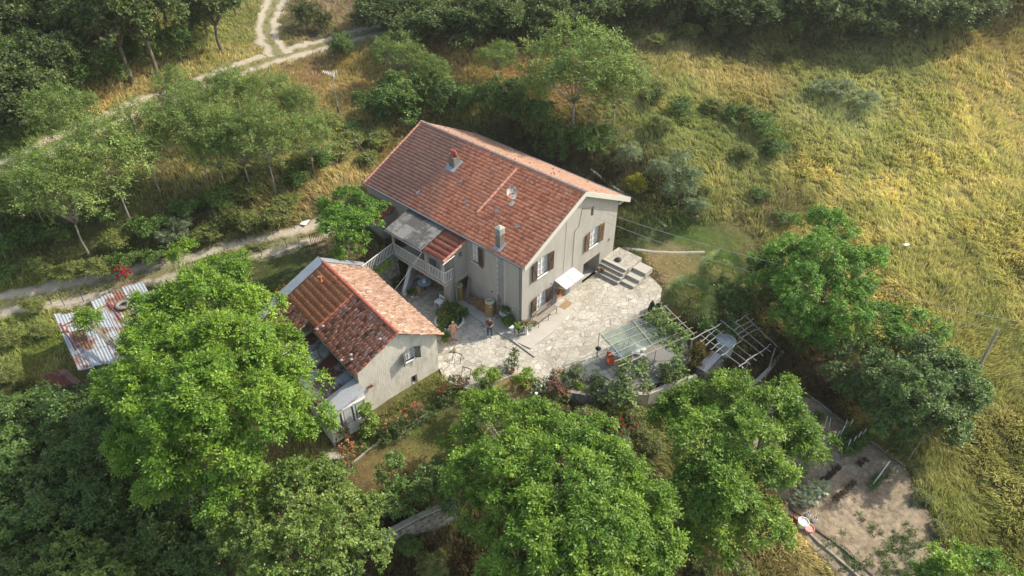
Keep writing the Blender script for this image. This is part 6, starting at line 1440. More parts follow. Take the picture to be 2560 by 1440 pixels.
rosebush(350,760,.35,1.2,[(.62,.05,.14)],'crimson rose beside the old tyre',284,12)
rosebush(615,720,.4,1.5,[REDF],'red rose rising at the right edge of the huge walnut',285,14)
rosebush(712,740,.15,.7,[(.85,.15,.06)],'single orange bloom by the metal verge of the outbuilding',286,4,fr=.1)
# raised stone planter
pln = thing('raised_planter', at(1465,990,-.3), 'curved raised stone planter with a dark front at the terrace edge', 'planter')
m_ = MB(); a, b, c_, d = G(1418,1000), G(1468,1012), G(1515,985), G(1500,955)
for p, q in ((a, b), (b, c_), (c_, d)):
    p = p.copy(); q = q.copy(); p[2] = q[2] = -.62
    m_.bar(p+Z1*.28, q+Z1*.28, .24, 1.0)
m_.build('masonry', M['stone'], pln)
m_ = MB(); m_.slab([(*a[:2], .02), (*b[:2], .02), (*c_[:2], .02), (*d[:2], .02), *[(*at(1450,950,0)[:2], .02)]], .3); m_.build('soil', M['soil'], pln)
for i, (x, y, s, k) in enumerate([(1440,965,'clump of green blades in the planter, leftmost',0),(1452,972,'clump of green blades in the planter, middle',0),(1507,962,'clump of green blades near the hose end',0),(1472,982,'yellow green plant at the planter rim',1),(1485,975,'low plant between the pale stones of the planter',1)]):
    bush('bedding_plant', at(x, y, .05), [(0,0,.15,.17,.17)], 'lemon' if k == 0 else 'box', s, 'plant', seed=290+i, cr=.12, dens=36)
for x, y, r, s in ((1466,968,.10,'round white stone ball in the planter'),(1471,950,.16,'upper grey garden ornament in the planter')):
    m_ = MB(); m_.ball(at(x, y, .15), (r, r, r*1.2), 12, 8); tag(m_.build('stone_ball', M['concrete_light'], smooth=True), s, 'ornament')
o_ = at(1415,958,0); m_ = MB(); m_.lathe(o_, [(.09,0),(.09,.55),(.12,.6),(.1,.62)], 12); tag(m_.build('white_bollard', M['white']), 'short white post beside the clipped round shrub', 'post')
pot('flower_pot', at(1451,955,.1), .11, .18, M['terracotta'], 'clay pot standing among the green blades of the planter', 'flower pot')
# garden lamp on a slanting pole
b0 = G(1378,1034); t0 = at(1340,984,1.1); gl = thing('garden_lamp', b0, 'slanting wooden pole with a white lamp head near the white roses', 'garden lamp'); m_ = MB(); m_.tube([b0, t0], .025, 6); m_.build('pole', M['wood'], gl)
m_ = MB(); m_.ball(t0+Z1*.02, (.11,.11,.07)); m_.ball(t0-Z1*.16, (.08,.08,.08)); m_.build('head', M['white'], gl)

# ================================================================== PERGOLAS
pg = thing('netted_pergola', (3,-7.5,0), 'bamboo and tube pergola with green netting at the courtyard edge', 'pergola')
o_ = np.array([1.25,-5.56,2.2]); ax = np.array([5.12,-1.69,0]); bxv = np.array([-1.15,-2.9,0])
def pole(mb, a, b, r=.028, wob=.02, seed=0):
    rg = np.random.default_rng(seed); a = np.array(a, float); b = np.array(b, float); n = 6
    pts = [a+(b-a)*i/n+(rg.normal(size=3)*wob if 0 < i < n else 0) for i in range(n+1)]; mb.tube(pts, [r*(1.1-.3*i/n) for i in range(n+1)], 6)
for i, (t0, t1) in enumerate((((1.25,-5.56),(.16,-8.43)),((3.68,-6.43),(2.31,-9.16)),((6.37,-7.25),(5.16,-10.2)))):
    m_ = MB(); pole(m_, (*t0, 2.22), (*t1, 2.22), .035, .01, i); m_.build('rafter', M['steel'] if i != 1 else M['bamboo'], pg)
for i, f in enumerate((.02,.25,.45,.65,.85,1.0)):
    m_ = MB(); a = o_+bxv*f-ax*.12; b = o_+bxv*f+ax*(1.05 if i not in (1,) else .75); pole(m_, a+Z1*.05, b+Z1*.05, .022, .02, 10+i); m_.build('cross_pole', M['bamboo'], pg)
for x, y in ((1.25,-5.56),(.16,-8.43),(2.31,-9.16),(5.16,-10.2),(3.68,-6.43),(6.37,-7.25)):
    m_ = MB(); m_.tube([(x, y, H1(x, y)-.1), (x, y, 2.22)], .03, 7); m_.build('post', M['steel'], pg)
m_ = MB(); gN = 10; vs = []
for i in range(gN+1):
    for j in range(gN+1):
        u = -.02+i/gN*.72; v = .08+j/gN*.74; sag = -.10*math.sin(math.pi*i/gN*3)**2*math.sin(math.pi*((j/gN*4) % 1)); p = o_+ax*u+bxv*v+Z1*(.0+sag+rng.normal()*.008); vs.append(p)
m_.add(vs, [(i*(gN+1)+j, i*(gN+1)+j+1, (i+1)*(gN+1)+j+1, (i+1)*(gN+1)+j) for i in range(gN) for j in range(gN)]); m_.build('netting', M['net'], pg, smooth=True)
def vine(name, lobes, label, seed, foot, kind='vine', cr=.28, dens=15):
    L = PL(lobes); t = make_tree(name, foot, L, kind, label, 'climber', None, cr, dens, .03, seed, lf='leaf'); return t
vine('grape_vine', [(1640,800,2.3,.5),(1665,815,2.3,.6),(1690,835,2.2,.5),(1655,845,2.2,.45),(1680,865,1.9,.4),(1650,785,2.3,.35)], 'bright grape vine sprawling over the netted pergola', 301, G(1690,900))
vine('grape_vine', [(1692,880,1.7,.35),(1695,905,1.3,.3),(1697,930,.9,.32),(1700,950,.5,.3)], 'grape vine climbing the post between the two pergolas', 302, G(1700,955), dens=16)
vine('grape_vine', [(1560,910,1.8,.35),(1563,940,1.2,.35),(1568,965,.7,.35),(1555,925,1.5,.3)], 'grape vine on the left front post of the netted pergola', 303, G(1565,990))
vine('grape_vine', [(1603,915,1.6,.35),(1605,940,1.1,.4),(1612,965,.5,.4)], 'grape vine on the middle front post of the netted pergola', 304, G(1608,990))
vine('grape_vine', [(1540,985,.2,.6),(1510,975,.1,.5),(1560,1000,.1,.6),(1530,1005,-.1,.5)], 'mass of vine leaves below the terrace wall right of the planter', 305, G(1540,1030))
vine('grape_vine', [(1665,920,.5,.25),(1662,945,.0,.22),(1665,965,-.3,.2)], 'thin vine trailing down the pale terrace wall', 306, G(1665,985))
vine('ivy_mass', [(1845,740,2.2,.6),(1865,735,2.2,.5),(1830,760,2.0,.45),(1855,765,1.8,.45),(1825,800,1.8,.3),(1828,825,1.4,.25)], 'blue green climber at the top corner of the wooden pergola', 307, G(1840,850), 'dark')
bush('bronze_shrub', at(1742,905,0), [(0,0,.75,.75,.65),(.45,0,.6,.5,.5),(-.4,.1,.6,.5,.5),(0,0,1.2,.5,.4)], 'bronze', 'round golden bronze shrub between the two pergolas', 'shrub', seed=308, cr=.28, dens=22)
pw_ = thing('wooden_pergola', (6.5,-12.5,0), 'pergola of bleached crooked poles over a round tank', 'pergola')
c6 = lambda x, y: (1480+x/4.8, 700+y/4.8)
for i, (a, b, z) in enumerate([((1540,480),(2060,915),2.0),((1430,545),(1975,970),2.0),((1365,595),(1900,1015),2.0),((1310,665),(1835,1068),2.0),((1700,500),(2145,865),2.0),((1850,440),(2225,805),2.0)]):
    m_ = MB(); pole(m_, at(*c6(*a), z), at(*c6(*b), z), .028, .025, 30+i); m_.build('rafter', M['greywood'], pw_)
for i, (a, b) in enumerate([((1200,715),(1550,520)),((1300,745),(1500,590)),((1360,785),(1580,605)),((1425,835),(1545,740)),((1480,870),(1650,740)),((1550,905),(1800,720)),((1800,690),(2020,565)),((1700,605),(1945,465)),((1740,655),(1945,525)),((1725,510),(1885,400)),((1760,1040),(1980,890)),((1980,890),(2150,770))]):
    m_ = MB(); pole(m_, at(*c6(*a), 2.09), at(*c6(*b), 2.09), .04 if i in (0, 5, 10) else .028, .025, 50+i); m_.build('cross_pole', M['greywood'], pw_)
for a in ((1200,715),(1900,900),(2200,815),(1720,510)):
    p = at(*c6(*a), 2.0); m_ = MB(); m_.tube([(p[0], p[1], H1(p[0], p[1])-.1), p], .035, 7); m_.build('post', M['greywood'], pw_)
tk = at(*c6(1615,720), .85); g0 = H1(tk[0], tk[1]); t = thing('water_tank', (tk[0], tk[1], g0), 'pale round lidded tank standing under the wooden pergola', 'tank')
m_ = MB(); m_.lathe((tk[0], tk[1], g0-.1), [(.55,0),(.58,.9+(.85-g0-.8))], 28); m_.build('body', M['tank'], t); m_ = MB(); m_.lathe((tk[0], tk[1], .85), [(.64,-.05),(.65,0),(.05,.05)], 28); m_.build('lid', M['tank'], t)
t = thing('metal_hut', at(*c6(1440,980), 0), 'small hut roofed with one corrugated sheet below the wooden pergola', 'hut')
q_ = [at(*c6(1440,850), .45), at(*c6(1590,940), .45), at(*c6(1370,1110), .15), at(*c6(1250,1050), .15)]
corr('roof_sheet', q_[3]+Z1*.02, q_[2]-q_[3], q_[0]-q_[3], M['corr_clean'], t, wave=.11, amp=.018, nsh=1, rows=1)
m_ = MB(); qq = [p*np.array([1,1,0])+Z1*(p[2]-.04) for p in q_]; qq = [p-Z1*.12 for p in qq]; m_.slab(qq, .6); m_.build('wall', M['stone'], t)
# terrace walls under the pergolas
tw = thing('terrace_wall', at(1640,965,-.3), 'pale terrace wall holding up the courtyard below the netted pergola', 'wall'); m_ = MB()
for a, b in (((1525,985),(1620,985)),((1620,985),(1705,950)),((1705,950),(1742,940))):
    p, q = at(*a, 0), at(*b, 0); m_.bar(p-Z1*.5, q-Z1*.5, .25, 1.15)
m_.build('masonry', M['concrete_light'], tw)
tw = thing('garden_wall', at(1900,960,-.3), 'curved pale wall below the wooden pergola', 'wall'); m_ = MB()
wallstrip(m_, [G(*p) for p in ((1790,985),(1870,975),(1912,940),(1955,885))], .22, .3)
m_.build('masonry', M['concrete'], tw)
# furniture beneath the netted pergola
o_ = at(*c6(300,960)); t = thing('round_table', o_, 'blue grey round table between orange chairs', 'table'); m_ = MB(); m_.lathe(o_+Z1*.7, [(.42,0),(.43,.025),(.03,.03)], 24); m_.build('top', M['bluegrey'], t); m_ = MB(); m_.tube([o_, o_+Z1*.7], .04, 8); m_.lathe(o_, [(.25,0),(.2,.03),(.03,.05)], 14); m_.build('pedestal', M['greyp'], t)
def chair(c, rz, mt, label, group=None):
    t = thing('plastic_chair', c, label, 'chair', group); a = np.array([math.cos(rz), math.sin(rz), 0]); b = np.array([-a[1], a[0], 0]); A = np.array([a, b, Z1])
    m_ = MB(); m_.box(c+Z1*.43, (.42,.42,.03), M=A); m_.build('seat', mt, t); m_ = MB(); m_.box(c+Z1*.66-a*.2, (.03,.40,.42), M=A); m_.build('backrest', mt, t)
    for s in (-1, 1):
        for u in (-1, 1): m_ = MB(); m_.bar(c+Z1*.43+a*.18*s+b*.18*u, c+a*.21*s+b*.21*u, .03); m_.build('leg', mt, t)
chair(at(*c6(215,1030)), 1.0, M['red'], 'nearer orange chair beside the round table'); chair(at(*c6(215,960)), .2, M['red'], 'farther orange chair left of the round table')
for x, y, s in ((605,880,'upper round white stool by the netted pergola'),(605,965,'lower round white stool by the netted pergola')):
    o_ = at(*c6(x, y)); t = thing('round_stool', o_, s, 'stool'); m_ = MB(); m_.lathe(o_+Z1*.42, [(.19,0),(.2,.04),(.02,.05)], 18); m_.build('top', M['white'], t)
    for k in range(3): m_ = MB(); m_.bar(o_+Z1*.42+np.array([.1*math.cos(k*2.1), .1*math.sin(k*2.1), 0]), o_+np.array([.18*math.cos(k*2.1), .18*math.sin(k*2.1), 0]), .025); m_.build('leg', M['white'], t)
o_ = at(*c6(520,905)); t = thing('white_table', o_, 'low white table next to the round stools', 'table'); m_ = MB(); m_.box(o_+Z1*.55, (.9,.55,.03), rz=.4); m_.build('top', M['oldwhite'], t)
for a in (-.38, .38):
    for b in (-.2, .2): m_ = MB(); v = np.array([a*math.cos(.4)-b*math.sin(.4), a*math.sin(.4)+b*math.cos(.4), 0]); m_.bar(o_+v, o_+v+Z1*.55, .03); m_.build('leg', M['oldwhite'], t)
for f_, h_, s in (((55,1000),1.35,'thin standing lamp with a dark round shade left of the orange chairs'),((285,1030),1.3,'standing lamp with a dark round shade over the blue grey table')):
    o_ = at(*c6(*f_)); t = thing('standing_lamp', o_, s, 'lamp'); m_ = MB(); m_.tube([o_, o_+Z1*h_], .018, 6); m_.build('pole', M['steel'], t); m_ = MB(); m_.lathe(o_+Z1*h_, [(.19,-.04),(.20,0),(.12,.07),(.03,.1)], 16); m_.build('shade', M['black'], t)
m_ = MB(); hpts = [at(*c6(*p), .03) for p in ((0,1080),(60,1120),(120,1145),(170,1175),(215,1210))]; m_.tube(chaikin(hpts), .02, 5); tag(m_.build('garden_hose', M['black']), 'black hose curling on the grey paving near the planter', 'hose')
m_ = MB(); m_.tube(chaikin([at(1555,945,.03), at(1553,925,.5), at(1553,905,1.0)]), .012, 5); tag(m_.build('hanging_cable', M['black']), 'black cable hanging by the front pergola post', 'cable')
t = thing('dark_boulders', at(1625,790), 'dark pointed rocks at the far corner of the courtyard', 'rocks'); 
for i, (x, y, r, h) in enumerate([(1612,795,.4,.5),(1628,775,.35,.95),(1645,770,.4,.5),(1605,815,.35,.35),(1660,765,.3,.35)]):
    o_ = at(x, y); m_ = MB(); rg = np.random.default_rng(i); vs = [o_+np.array([math.cos(k*1.05)*r*rg.uniform(.7,1.1), math.sin(k*1.05)*r*rg.uniform(.7,1.1), -.1]) for k in range(6)]+[o_+np.array([math.cos(k*1.05+.3)*r*.55, math.sin(k*1.05+.3)*r*.55, h*.6]) for k in range(6)]+[o_+Z1*h]
    m_.add(vs, [(k, (k+1) % 6, 6+(k+1) % 6, 6+k) for k in range(6)]+[(6+k, 6+(k+1) % 6, 12) for k in range(6)]); m_.build('rock', M['darkrock'], t)

# ================================================================== PEOPLE
def skinmesh(name, verts, edges, radii, mt, parent, root=0, sub=2):
    me = bpy.data.meshes.new('tmp'); me.from_pydata([tuple(map(float, v)) for v in verts], edges, []); o = bpy.data.objects.new('tmp', me); COL.objects.link(o)
    s = o.modifiers.new('s', 'SKIN'); s.use_smooth_shade = True
    for i, r in enumerate(radii):
        sv = me.skin_vertices[0].data[i]; sv.radius = (r if hasattr(r, '__len__') else (r, r)); sv.use_root = (i == root)
    u = o.modifiers.new('u', 'SUBSURF'); u.levels = sub; u.render_levels = sub
    bpy.context.view_layer.update(); dg = bpy.context.evaluated_depsgraph_get()
    m2 = bpy.data.meshes.new_from_object(o.evaluated_get(dg)); m2.name = name; bpy.data.objects.remove(o); bpy.data.meshes.remove(me)
    m2.materials.clear(); m2.shade_smooth(); return link(name, m2, mt, parent)
def person(loc, rz, label, J, skin, clothes, hair, bald=.0, seed=0):
    """J: joints in a local frame, x right, y forward (facing), z up"""
    t = thing('person', loc, label, 'person'); t.rotation_euler = (0, 0, rz)
    ORG[t.name] = np.zeros(3)
    V = []; E = []; Rr = []
    def add(p, r, par=None):
        V.append(np.array(p, float)); Rr.append(r)
        if par is not None: E.append((par, len(V)-1))
        return len(V)-1
    pel = add(J['pelvis'], (.155,.115)); wa = add(J['waist'], (.145,.105), pel); ch = add(J['chest'], (.165,.12), wa); nk0 = add(J['neckb'], (.07,.065), ch); nk = add(J['neck'], (.058,.06), nk0)
    hd = add(J['head'], (.080,.098), nk); ht = add(J['headtop'], (.062,.078), hd)
    for s in ('L', 'R'):
        hip = add(J['hip'+s], .10, pel); kn = add(J['knee'+s], .062, hip); cf = add((np.array(J['knee'+s])*.65+np.array(J['ank'+s])*.35), .060, kn); an = add(J['ank'+s], .040, cf)
        he = add(np.array(J['ank'+s])+np.array([0,-.02,-.045]), .038, an); to = add(np.array(J['toe'+s]), .032, he)
        sh = add(J['sho'+s], .062, ch); ua = add((np.array(J['sho'+s])*.5+np.array(J['elb'+s])*.5), .055, sh); el = add(J['elb'+s], .043, ua); wr = add(J['wri'+s], .029, el)
        w_ = np.array(J['wri'+s], float); hdir = unit(np.array(J['hnd'+s], float)-w_); pa = add(w_+hdir*.055, (.040,.024), wr)
        pd = unit(np.cross(hdir, np.array([0, .3, 1]))); cen = w_+hdir*.10
        for k, (off, ln) in enumerate(((-.030,.062),(-.010,.075),(.010,.070),(.030,.055))):
            b = add(cen+pd*off, .011, pa); c_ = add(cen+pd*off+hdir*ln*.55, .0095, b); add(cen+pd*off+hdir*ln*.8+np.array([0,-.0,-.02]), .008, c_)
        tb_ = add(w_+hdir*.05+pd*(-.045 if s == 'L' else .045), .011, pa); add(w_+hdir*.085+pd*(-.055 if s == 'L' else .055), .009, tb_)
    skinmesh('body', V, E, Rr, skin, t)
    H_ = np.array(J['head']); T_ = np.array(J['headtop']); upv = unit(T_-H_); fw_ = unit(np.array([0, 1, 0])-upv*upv[1]); rt_ = np.cross(fw_, upv)
    f = MB(); f.ball(H_+fw_*.105-upv*.005, (.014,.018,.02)); f.ball(H_+rt_*.092, (.014,.02,.03)); f.ball(H_-rt_*.092, (.014,.02,.03)); f.build('nose_and_ears', skin, t, smooth=True)
    f = MB(); f.ball(H_+fw_*.088+rt_*.032+upv*.022, (.012,.008,.008)); f.ball(H_+fw_*.088-rt_*.032+upv*.022, (.012,.008,.008)); f.box(H_+fw_*.092-upv*.045, (.045,.012,.01)); f.build('eyes_and_mouth', M['hair'], t)
    hv = MB(); n = 10; vs = []; c0 = (H_+T_)/2+upv*.01-fw_*.008
    for i in range(6):
        a = i/5*1.75+(.0)
        for k in range(n):
            b = 2*math.pi*k/n; q = math.sin(a); front = math.cos(b); lim = 1.0 if front < .3 else (.62 if a > 1.0 else 1)
            vs.append(c0+upv*(math.cos(a)*.118)+(fw_*math.cos(b)*.112+rt_*math.sin(b)*.098)*q*lim+upv*(.05 if (front > .3 and a > 1.0) else 0))
    hv.add(vs, [(i*n+k, i*n+(k+1) % n, (i+1)*n+(k+1) % n, (i+1)*n+k) for i in range(5) for k in range(n)]); hv.build('hair', hair, t, smooth=True)
    for nm, seg, mt_ in clothes:
        vv, ee, r2 = [], [], []; ix = {}
        for a, b, ra, rb_ in seg:
            for k_, r_ in ((a, ra), (b, rb_)):
                if k_ not in ix: ix[k_] = len(vv); vv.append(np.array(J[k_], float)); r2.append(r_)
            ee.append((ix[a], ix[b]))
        skinmesh(nm, vv, ee, r2, mt_, t)
    return t
def stand(elbL, wriL, hndL, elbR, wriR, hndR, bow=.0, spread=.11, belly=0):
    return dict(pelvis=(0,0,.93), waist=(0,.01+belly*.5,1.08), chest=(0,.0,1.30), neckb=(0,.005,1.47), neck=(0,.02+bow*.3,1.52), head=(0,.045+bow,1.60), headtop=(0,.04+bow*1.7,1.70-bow*.25),
        hipL=(-.10,0,.88), hipR=(.10,0,.88), kneeL=(-spread,.03,.48), kneeR=(spread,.02,.48), ankL=(-spread-.01,0,.09), ankR=(spread+.01,-.02,.09), toeL=(-spread-.05,.17,.035), toeR=(spread+.05,.15,.035),
        shoL=(-.19,0,1.40), shoR=(.19,0,1.40), elbL=elbL, elbR=elbR, wriL=wriL, wriR=wriR, hndL=hndL, hndR=hndR,
        hemL=(-.12,.02,.62), hemR=(.12,.02,.62), slL=(-.235,.0,1.25), slR=(.235,.0,1.25), shL=(-.12,0,.05), shR=(.12,-.02,.05), cufL=(-.12,0,.12), cufR=(.12,-.02,.12))
# facing the camera: the figure looks towards -x,-y
face = math.atan2(CAM[1]-1.0, CAM[0]+2.0)-math.pi/2
JA = stand((-.27,-.05,1.14),(-.10,.16,1.06),(-.0,.20,1.04),(.27,-.05,1.14),(.10,.17,1.04),(.0,.21,1.03),bow=.02,belly=.03)
pa = person((-3.95,2.67,0), face+.15, 'bare chested white haired person in beige shorts with hands on the belly', JA, M['skin'],
   [('shorts', [('pelvis','hipL',(.165,.125),.118),('pelvis','hipR',(.165,.125),.118),('hipL','hemL',.118,.10),('hipR','hemR',.118,.10)], M['shorts']),
    ('sandals', [('shL','toeL',.045,.04),('shR','toeR',.045,.04)] and [('shL','toeL',.046,.042)], M['shutter_dark']), ('sandals', [('shR','toeR',.046,.042)], M['shutter_dark'])], M['hairw'])
JB = stand((-.26,-.02,1.13),(-.11,.22,1.13),(-.04,.28,1.14),(.26,-.02,1.13),(.11,.22,1.13),(.04,.28,1.14),bow=.06,spread=.13)
pb_ = person((-2.06,1.09,0), face-.1, 'person in a brown t-shirt and blue jeans looking down at a held controller', JB, M['skin2'],
   [('jeans', [('pelvis','hipL',(.165,.122),.108),('pelvis','hipR',(.165,.122),.108),('hipL','kneeL',.108,.080),('hipR','kneeR',.108,.080),('kneeL','cufL',.080,.064),('kneeR','cufR',.080,.064)], M['jeans']),
    ('t_shirt', [('waist','chest',(.168,.125),(.185,.135)),('waist','pelvis',(.168,.125),(.165,.125)),('chest','neckb',(.185,.135),(.08,.075)),('chest','shoL',(.185,.135),.082),('chest','shoR',(.185,.135),.082),('shoL','slL',.082,.075),('shoR','slR',.082,.075)], M['shirt']),
    ('shoe', [('shL','toeL',.056,.052)], M['white']), ('shoe', [('shR','toeR',.056,.052)], M['white'])], M['hair'])
rc = thing('remote_controller', (-2.06,1.09,0), 'small dark controller held in both hands by the person in jeans', 'controller'); rc.rotation_euler = (0, 0, face-.1); ORG[rc.name] = np.zeros(3)
m_ = MB(); m_.box((0,.30,1.15), (.17,.09,.035)); m_.build('body', M['black'], rc); m_ = MB(); m_.box((0,.345,1.20), (.15,.012,.085)); m_.build('screen', M['glass'], rc); m_ = MB(); m_.tube([(-.07,.33,1.16),(-.07,.37,1.24)], .006, 5); m_.tube([(.07,.33,1.16),(.07,.37,1.24)], .006, 5); m_.build('antenna', M['black'], rc)

# ================================================================== POLES, WIRES, MAST
def upole(fpx, tpx, r, label, arms=0):
    b = G(*fpx); 
    d = ray(*tpx); # the top lies on this line of sight; keep its lean small
    h = vh(b, tpx[1]); top = None
    for hh in np.linspace(h*.8, h*1.2, 60):
        tt = (b[2]+hh-CAM[2])/d[2]; p = CAM+d*tt; e = abs(np.linalg.norm(p[:2]-b[:2]))
        if top is None or e < top[0]: top = (e, p)
    p = top[1]; t = thing('utility_pole', b, label, 'utility pole'); m_ = MB(); m_.tube([b-Z1*.4, p], [r*1.25, r*.85], 10); m_.build('pole', M['concrete'], t)
    m_ = MB(); m_.lathe(p-Z1*.05, [(.04,0),(.05,.06),(.03,.12)], 8); m_.build('insulator', M['greyp'], t); return b, p
b1, p1 = upole((2122,888), (2177,712), .10, 'tall grey utility pole leaning in front of the trees')
b2, p2 = upole((2440,934), (2496,824), .09, 'utility pole standing alone in the dry field at the right')
def wire(name, a, b, sag, label, r=.012, n=22, mt='steel'):
    a = np.array(a, float); b = np.array(b, float); m_ = MB(); m_.tube([a+(b-a)*i/n-Z1*sag*4*(i/n)*(1-i/n) for i in range(n+1)], r, 5); return tag(m_.build(name, M[mt]), label, 'wire')
e1 = np.array([7.15,-.06,6.6]); e2 = np.array([7.6,-.05,5.3])
wire('overhead_wire', e1, p1, .4, 'wire from the gable to the leaning utility pole')
rt2 = P(2600,812,p1[2]-1.5); wire('overhead_wire', p1, rt2, .3, 'wire running from the leaning pole out to the right edge')
l3 = P(1545,590,4.2); wire('overhead_wire', (8.2,-.05,5.2), p2, .9, 'lower long wire from the gable to the pole in the field')
bm = G(848,290); hm = vh(bm, 183); am = thing('antenna_mast', bm, 'thin pole with a white television antenna on the grassy slope', 'antenna')
topm = bm+Z1*hm; m_ = MB(); m_.tube([bm-Z1*.3, bm+Z1*.9], .09, 8); m_.build('stump', M['bark'], am); m_ = MB(); m_.tube([bm+Z1*.5, topm], .035, 6); m_.build('mast', M['steel'], am)
m_ = MB(); a0 = topm+RT*-.75+Z1*.15; b0 = topm+RT*.15-Z1*.1; m_.tube([a0, b0], .03, 5)
for i in range(7): c_ = a0+(b0-a0)*i/6; m_.bar(c_-np.array([.35,.35,0])*(.6+.06*i), c_+np.array([.35,.35,0])*(.6+.06*i), .022)
m_.bar(b0-Z1*.35, b0+Z1*.35, .03); m_.bar(b0-Z1*.3+X1*.3, b0+Z1*.3+X1*.3, .03); m_.build('antenna', M['white'], am)
wire('overhead_wire', bm+Z1*1.0, (1.2,L_+.1,6.3), .5, 'pale cable sagging from the antenna mast to the far roof verge')
wire('clothes_line', (-2.55,6.9,4.6), q2(W2+.2,5.2,3.15), .05, 'thin rope from the balcony roof down to the outbuilding roof')

# ================================================================== SHED ON THE LEFT
sh_o = P(230,860,1.0); shed = thing('tin_shed', (sh_o[0], sh_o[1], H1(sh_o[0], sh_o[1])), 'low shed roofed with patched corrugated sheets beside the lower track', 'shed')
zr = 2.3
A1, B1, C1, D1 = P(135,788,zr+.25), P(345,722,zr+.35), P(330,905,zr-.35), P(195,925,zr-.4)
D1b = D1; eS = B1-A1; sS = C1-B1
corr('roof_sheets', D1, (C1-D1)*1.0, A1-D1, M['corr_shed'], shed, wave=.2, amp=.028, nsh=7, rows=3, jit=.12)
corr('roof_sheets', P(300,905,zr-.33), P(440,850,zr-.3)-P(300,905,zr-.33), P(345,722,zr+.33)-P(225,750,zr+.33)+(P(225,750,zr+.33)-P(300,905,zr-.33))*1.0-(P(345,722,zr+.33)-P(225,750,zr+.33)), M['corr_shed'], shed, wave=.2, amp=.028, nsh=5, rows=2, jit=.1)
mb = MB(); qz = [p-Z1*.06 for p in (A1, P(400,715,zr+.3), P(440,850,zr-.35), D1)]; ctr = sum(qz)/4; qz = [ctr+(p-ctr)*.92 for p in qz]
n_ = 4; mb.add(qz+[np.array([p[0], p[1], -1.5]) for p in qz], [(0,1,2,3)]+[(i, (i+1) % 4, (i+1) % 4+4, i+4) for i in range(4)]); mb.build('wall', M['stone'], shed)
fs_ = thing('red_steel_frame', P(230,800,zr+.3), 'red steel tube frame lying on the patched shed roof', 'frame'); m_ = MB()
cs = lambda x, y: (80+x/4, 640+y/4)
def zroof(px, py):   # height of the shed roof below a pixel, between upper and lower edges
    t = np.clip((py-(800-px*.2))/150, 0, 1); return zr+.30-.7*t+.09
for a, b in (((280,670),(440,940)),((300,700),(770,480)),((755,460),(900,650)),((450,660),(480,650)),((365,690),(340,760))):
    pa_, pb2 = cs(*a), cs(*b); m_.tube([P(*pa_, zroof(*pa_)), P(*pb2, zroof(*pb2))], .035, 6)
m_.build('tube', M['rustpaint'], fs_)
ty = P(*cs(912,495), zr+.28); tr = MB(); prof = []; R0, r0 = .36, .13; vs = []; 
for k in range(28):
    a = 2*math.pi*k/28
    for j in range(10):
        b = 2*math.pi*j/10; vs.append(ty+np.array([math.cos(a)*(R0+r0*math.cos(b)), math.sin(a)*(R0+r0*math.cos(b)), .06+r0*math.sin(b)*.8]))
tr.add(vs, [(k*10+j, k*10+(j+1) % 10, ((k+1) % 28)*10+(j+1) % 10, ((k+1) % 28)*10+j) for k in range(28) for j in range(10)]); tag(tr.build('tyre', M['rubber'], smooth=True), 'old grey tyre lying on the corrugated shed roof', 'tyre')
m_ = MB(); m_.lathe(P(*cs(1065,610), zr+.15), [(.2,0),(.16,.08),(.02,.1)], 12); tag(m_.build('roof_stone', M['concrete_light']), 'pale flat stone weighing down the shed roof', 'stone')
rs = thing('rusty_hut', P(155,935,.5), 'low hut under rust red corrugated sheets below the tin shed', 'hut')
zz = H1(*P(155,935,.3)[:2])+.9
E0, E1, E2, E3 = P(99,938,zz), P(140,972,zz-.25), P(205,955,zz-.25), P(160,905,zz)
corr('roof_sheets', E1, E2-E1, E0-E1, M['corr_rust'], rs, wave=.14, amp=.025, nsh=3, rows=1, jit=.05)
mb = MB(); qz = [p-Z1*.08 for p in (E0, E1, E2, E2+E0-E1)]; ctr = sum(qz)/4; qz = [ctr+(p-ctr)*.92 for p in qz]; mb.add(qz+[np.array([p[0], p[1], p[2]-2.2]) for p in qz], [(0,1,2,3)]+[(i, (i+1) % 4, (i+1) % 4+4, i+4) for i in range(4)]); mb.build('wall', M['stone'], rs)
# clay tile roof glimpsed through the walnut
tr_ = thing('tiled_shed', P(300,900,1.0), 'red tiled shed roof glimpsed through the huge walnut', 'shed')
a0, a1, a2, a3 = P(270,960,1.6), P(420,985,1.6), P(440,880,2.1), P(280,855,2.1)
coppi('roof', a0, a1-a0, a3-a0, M['coppi_pale'], tr_, pitch=.22, expo=.36)
mb = MB(); qz = [p-Z1*.1 for p in (a0, a1, a1+a3-a0, a3)]; mb.add(qz+[np.array([p[0], p[1], -1.6]) for p in qz], [(0,1,2,3)]+[(i, (i+1) % 4, (i+1) % 4+4, i+4) for i in range(4)]); mb.build('wall', M['stucco_old'], tr_)

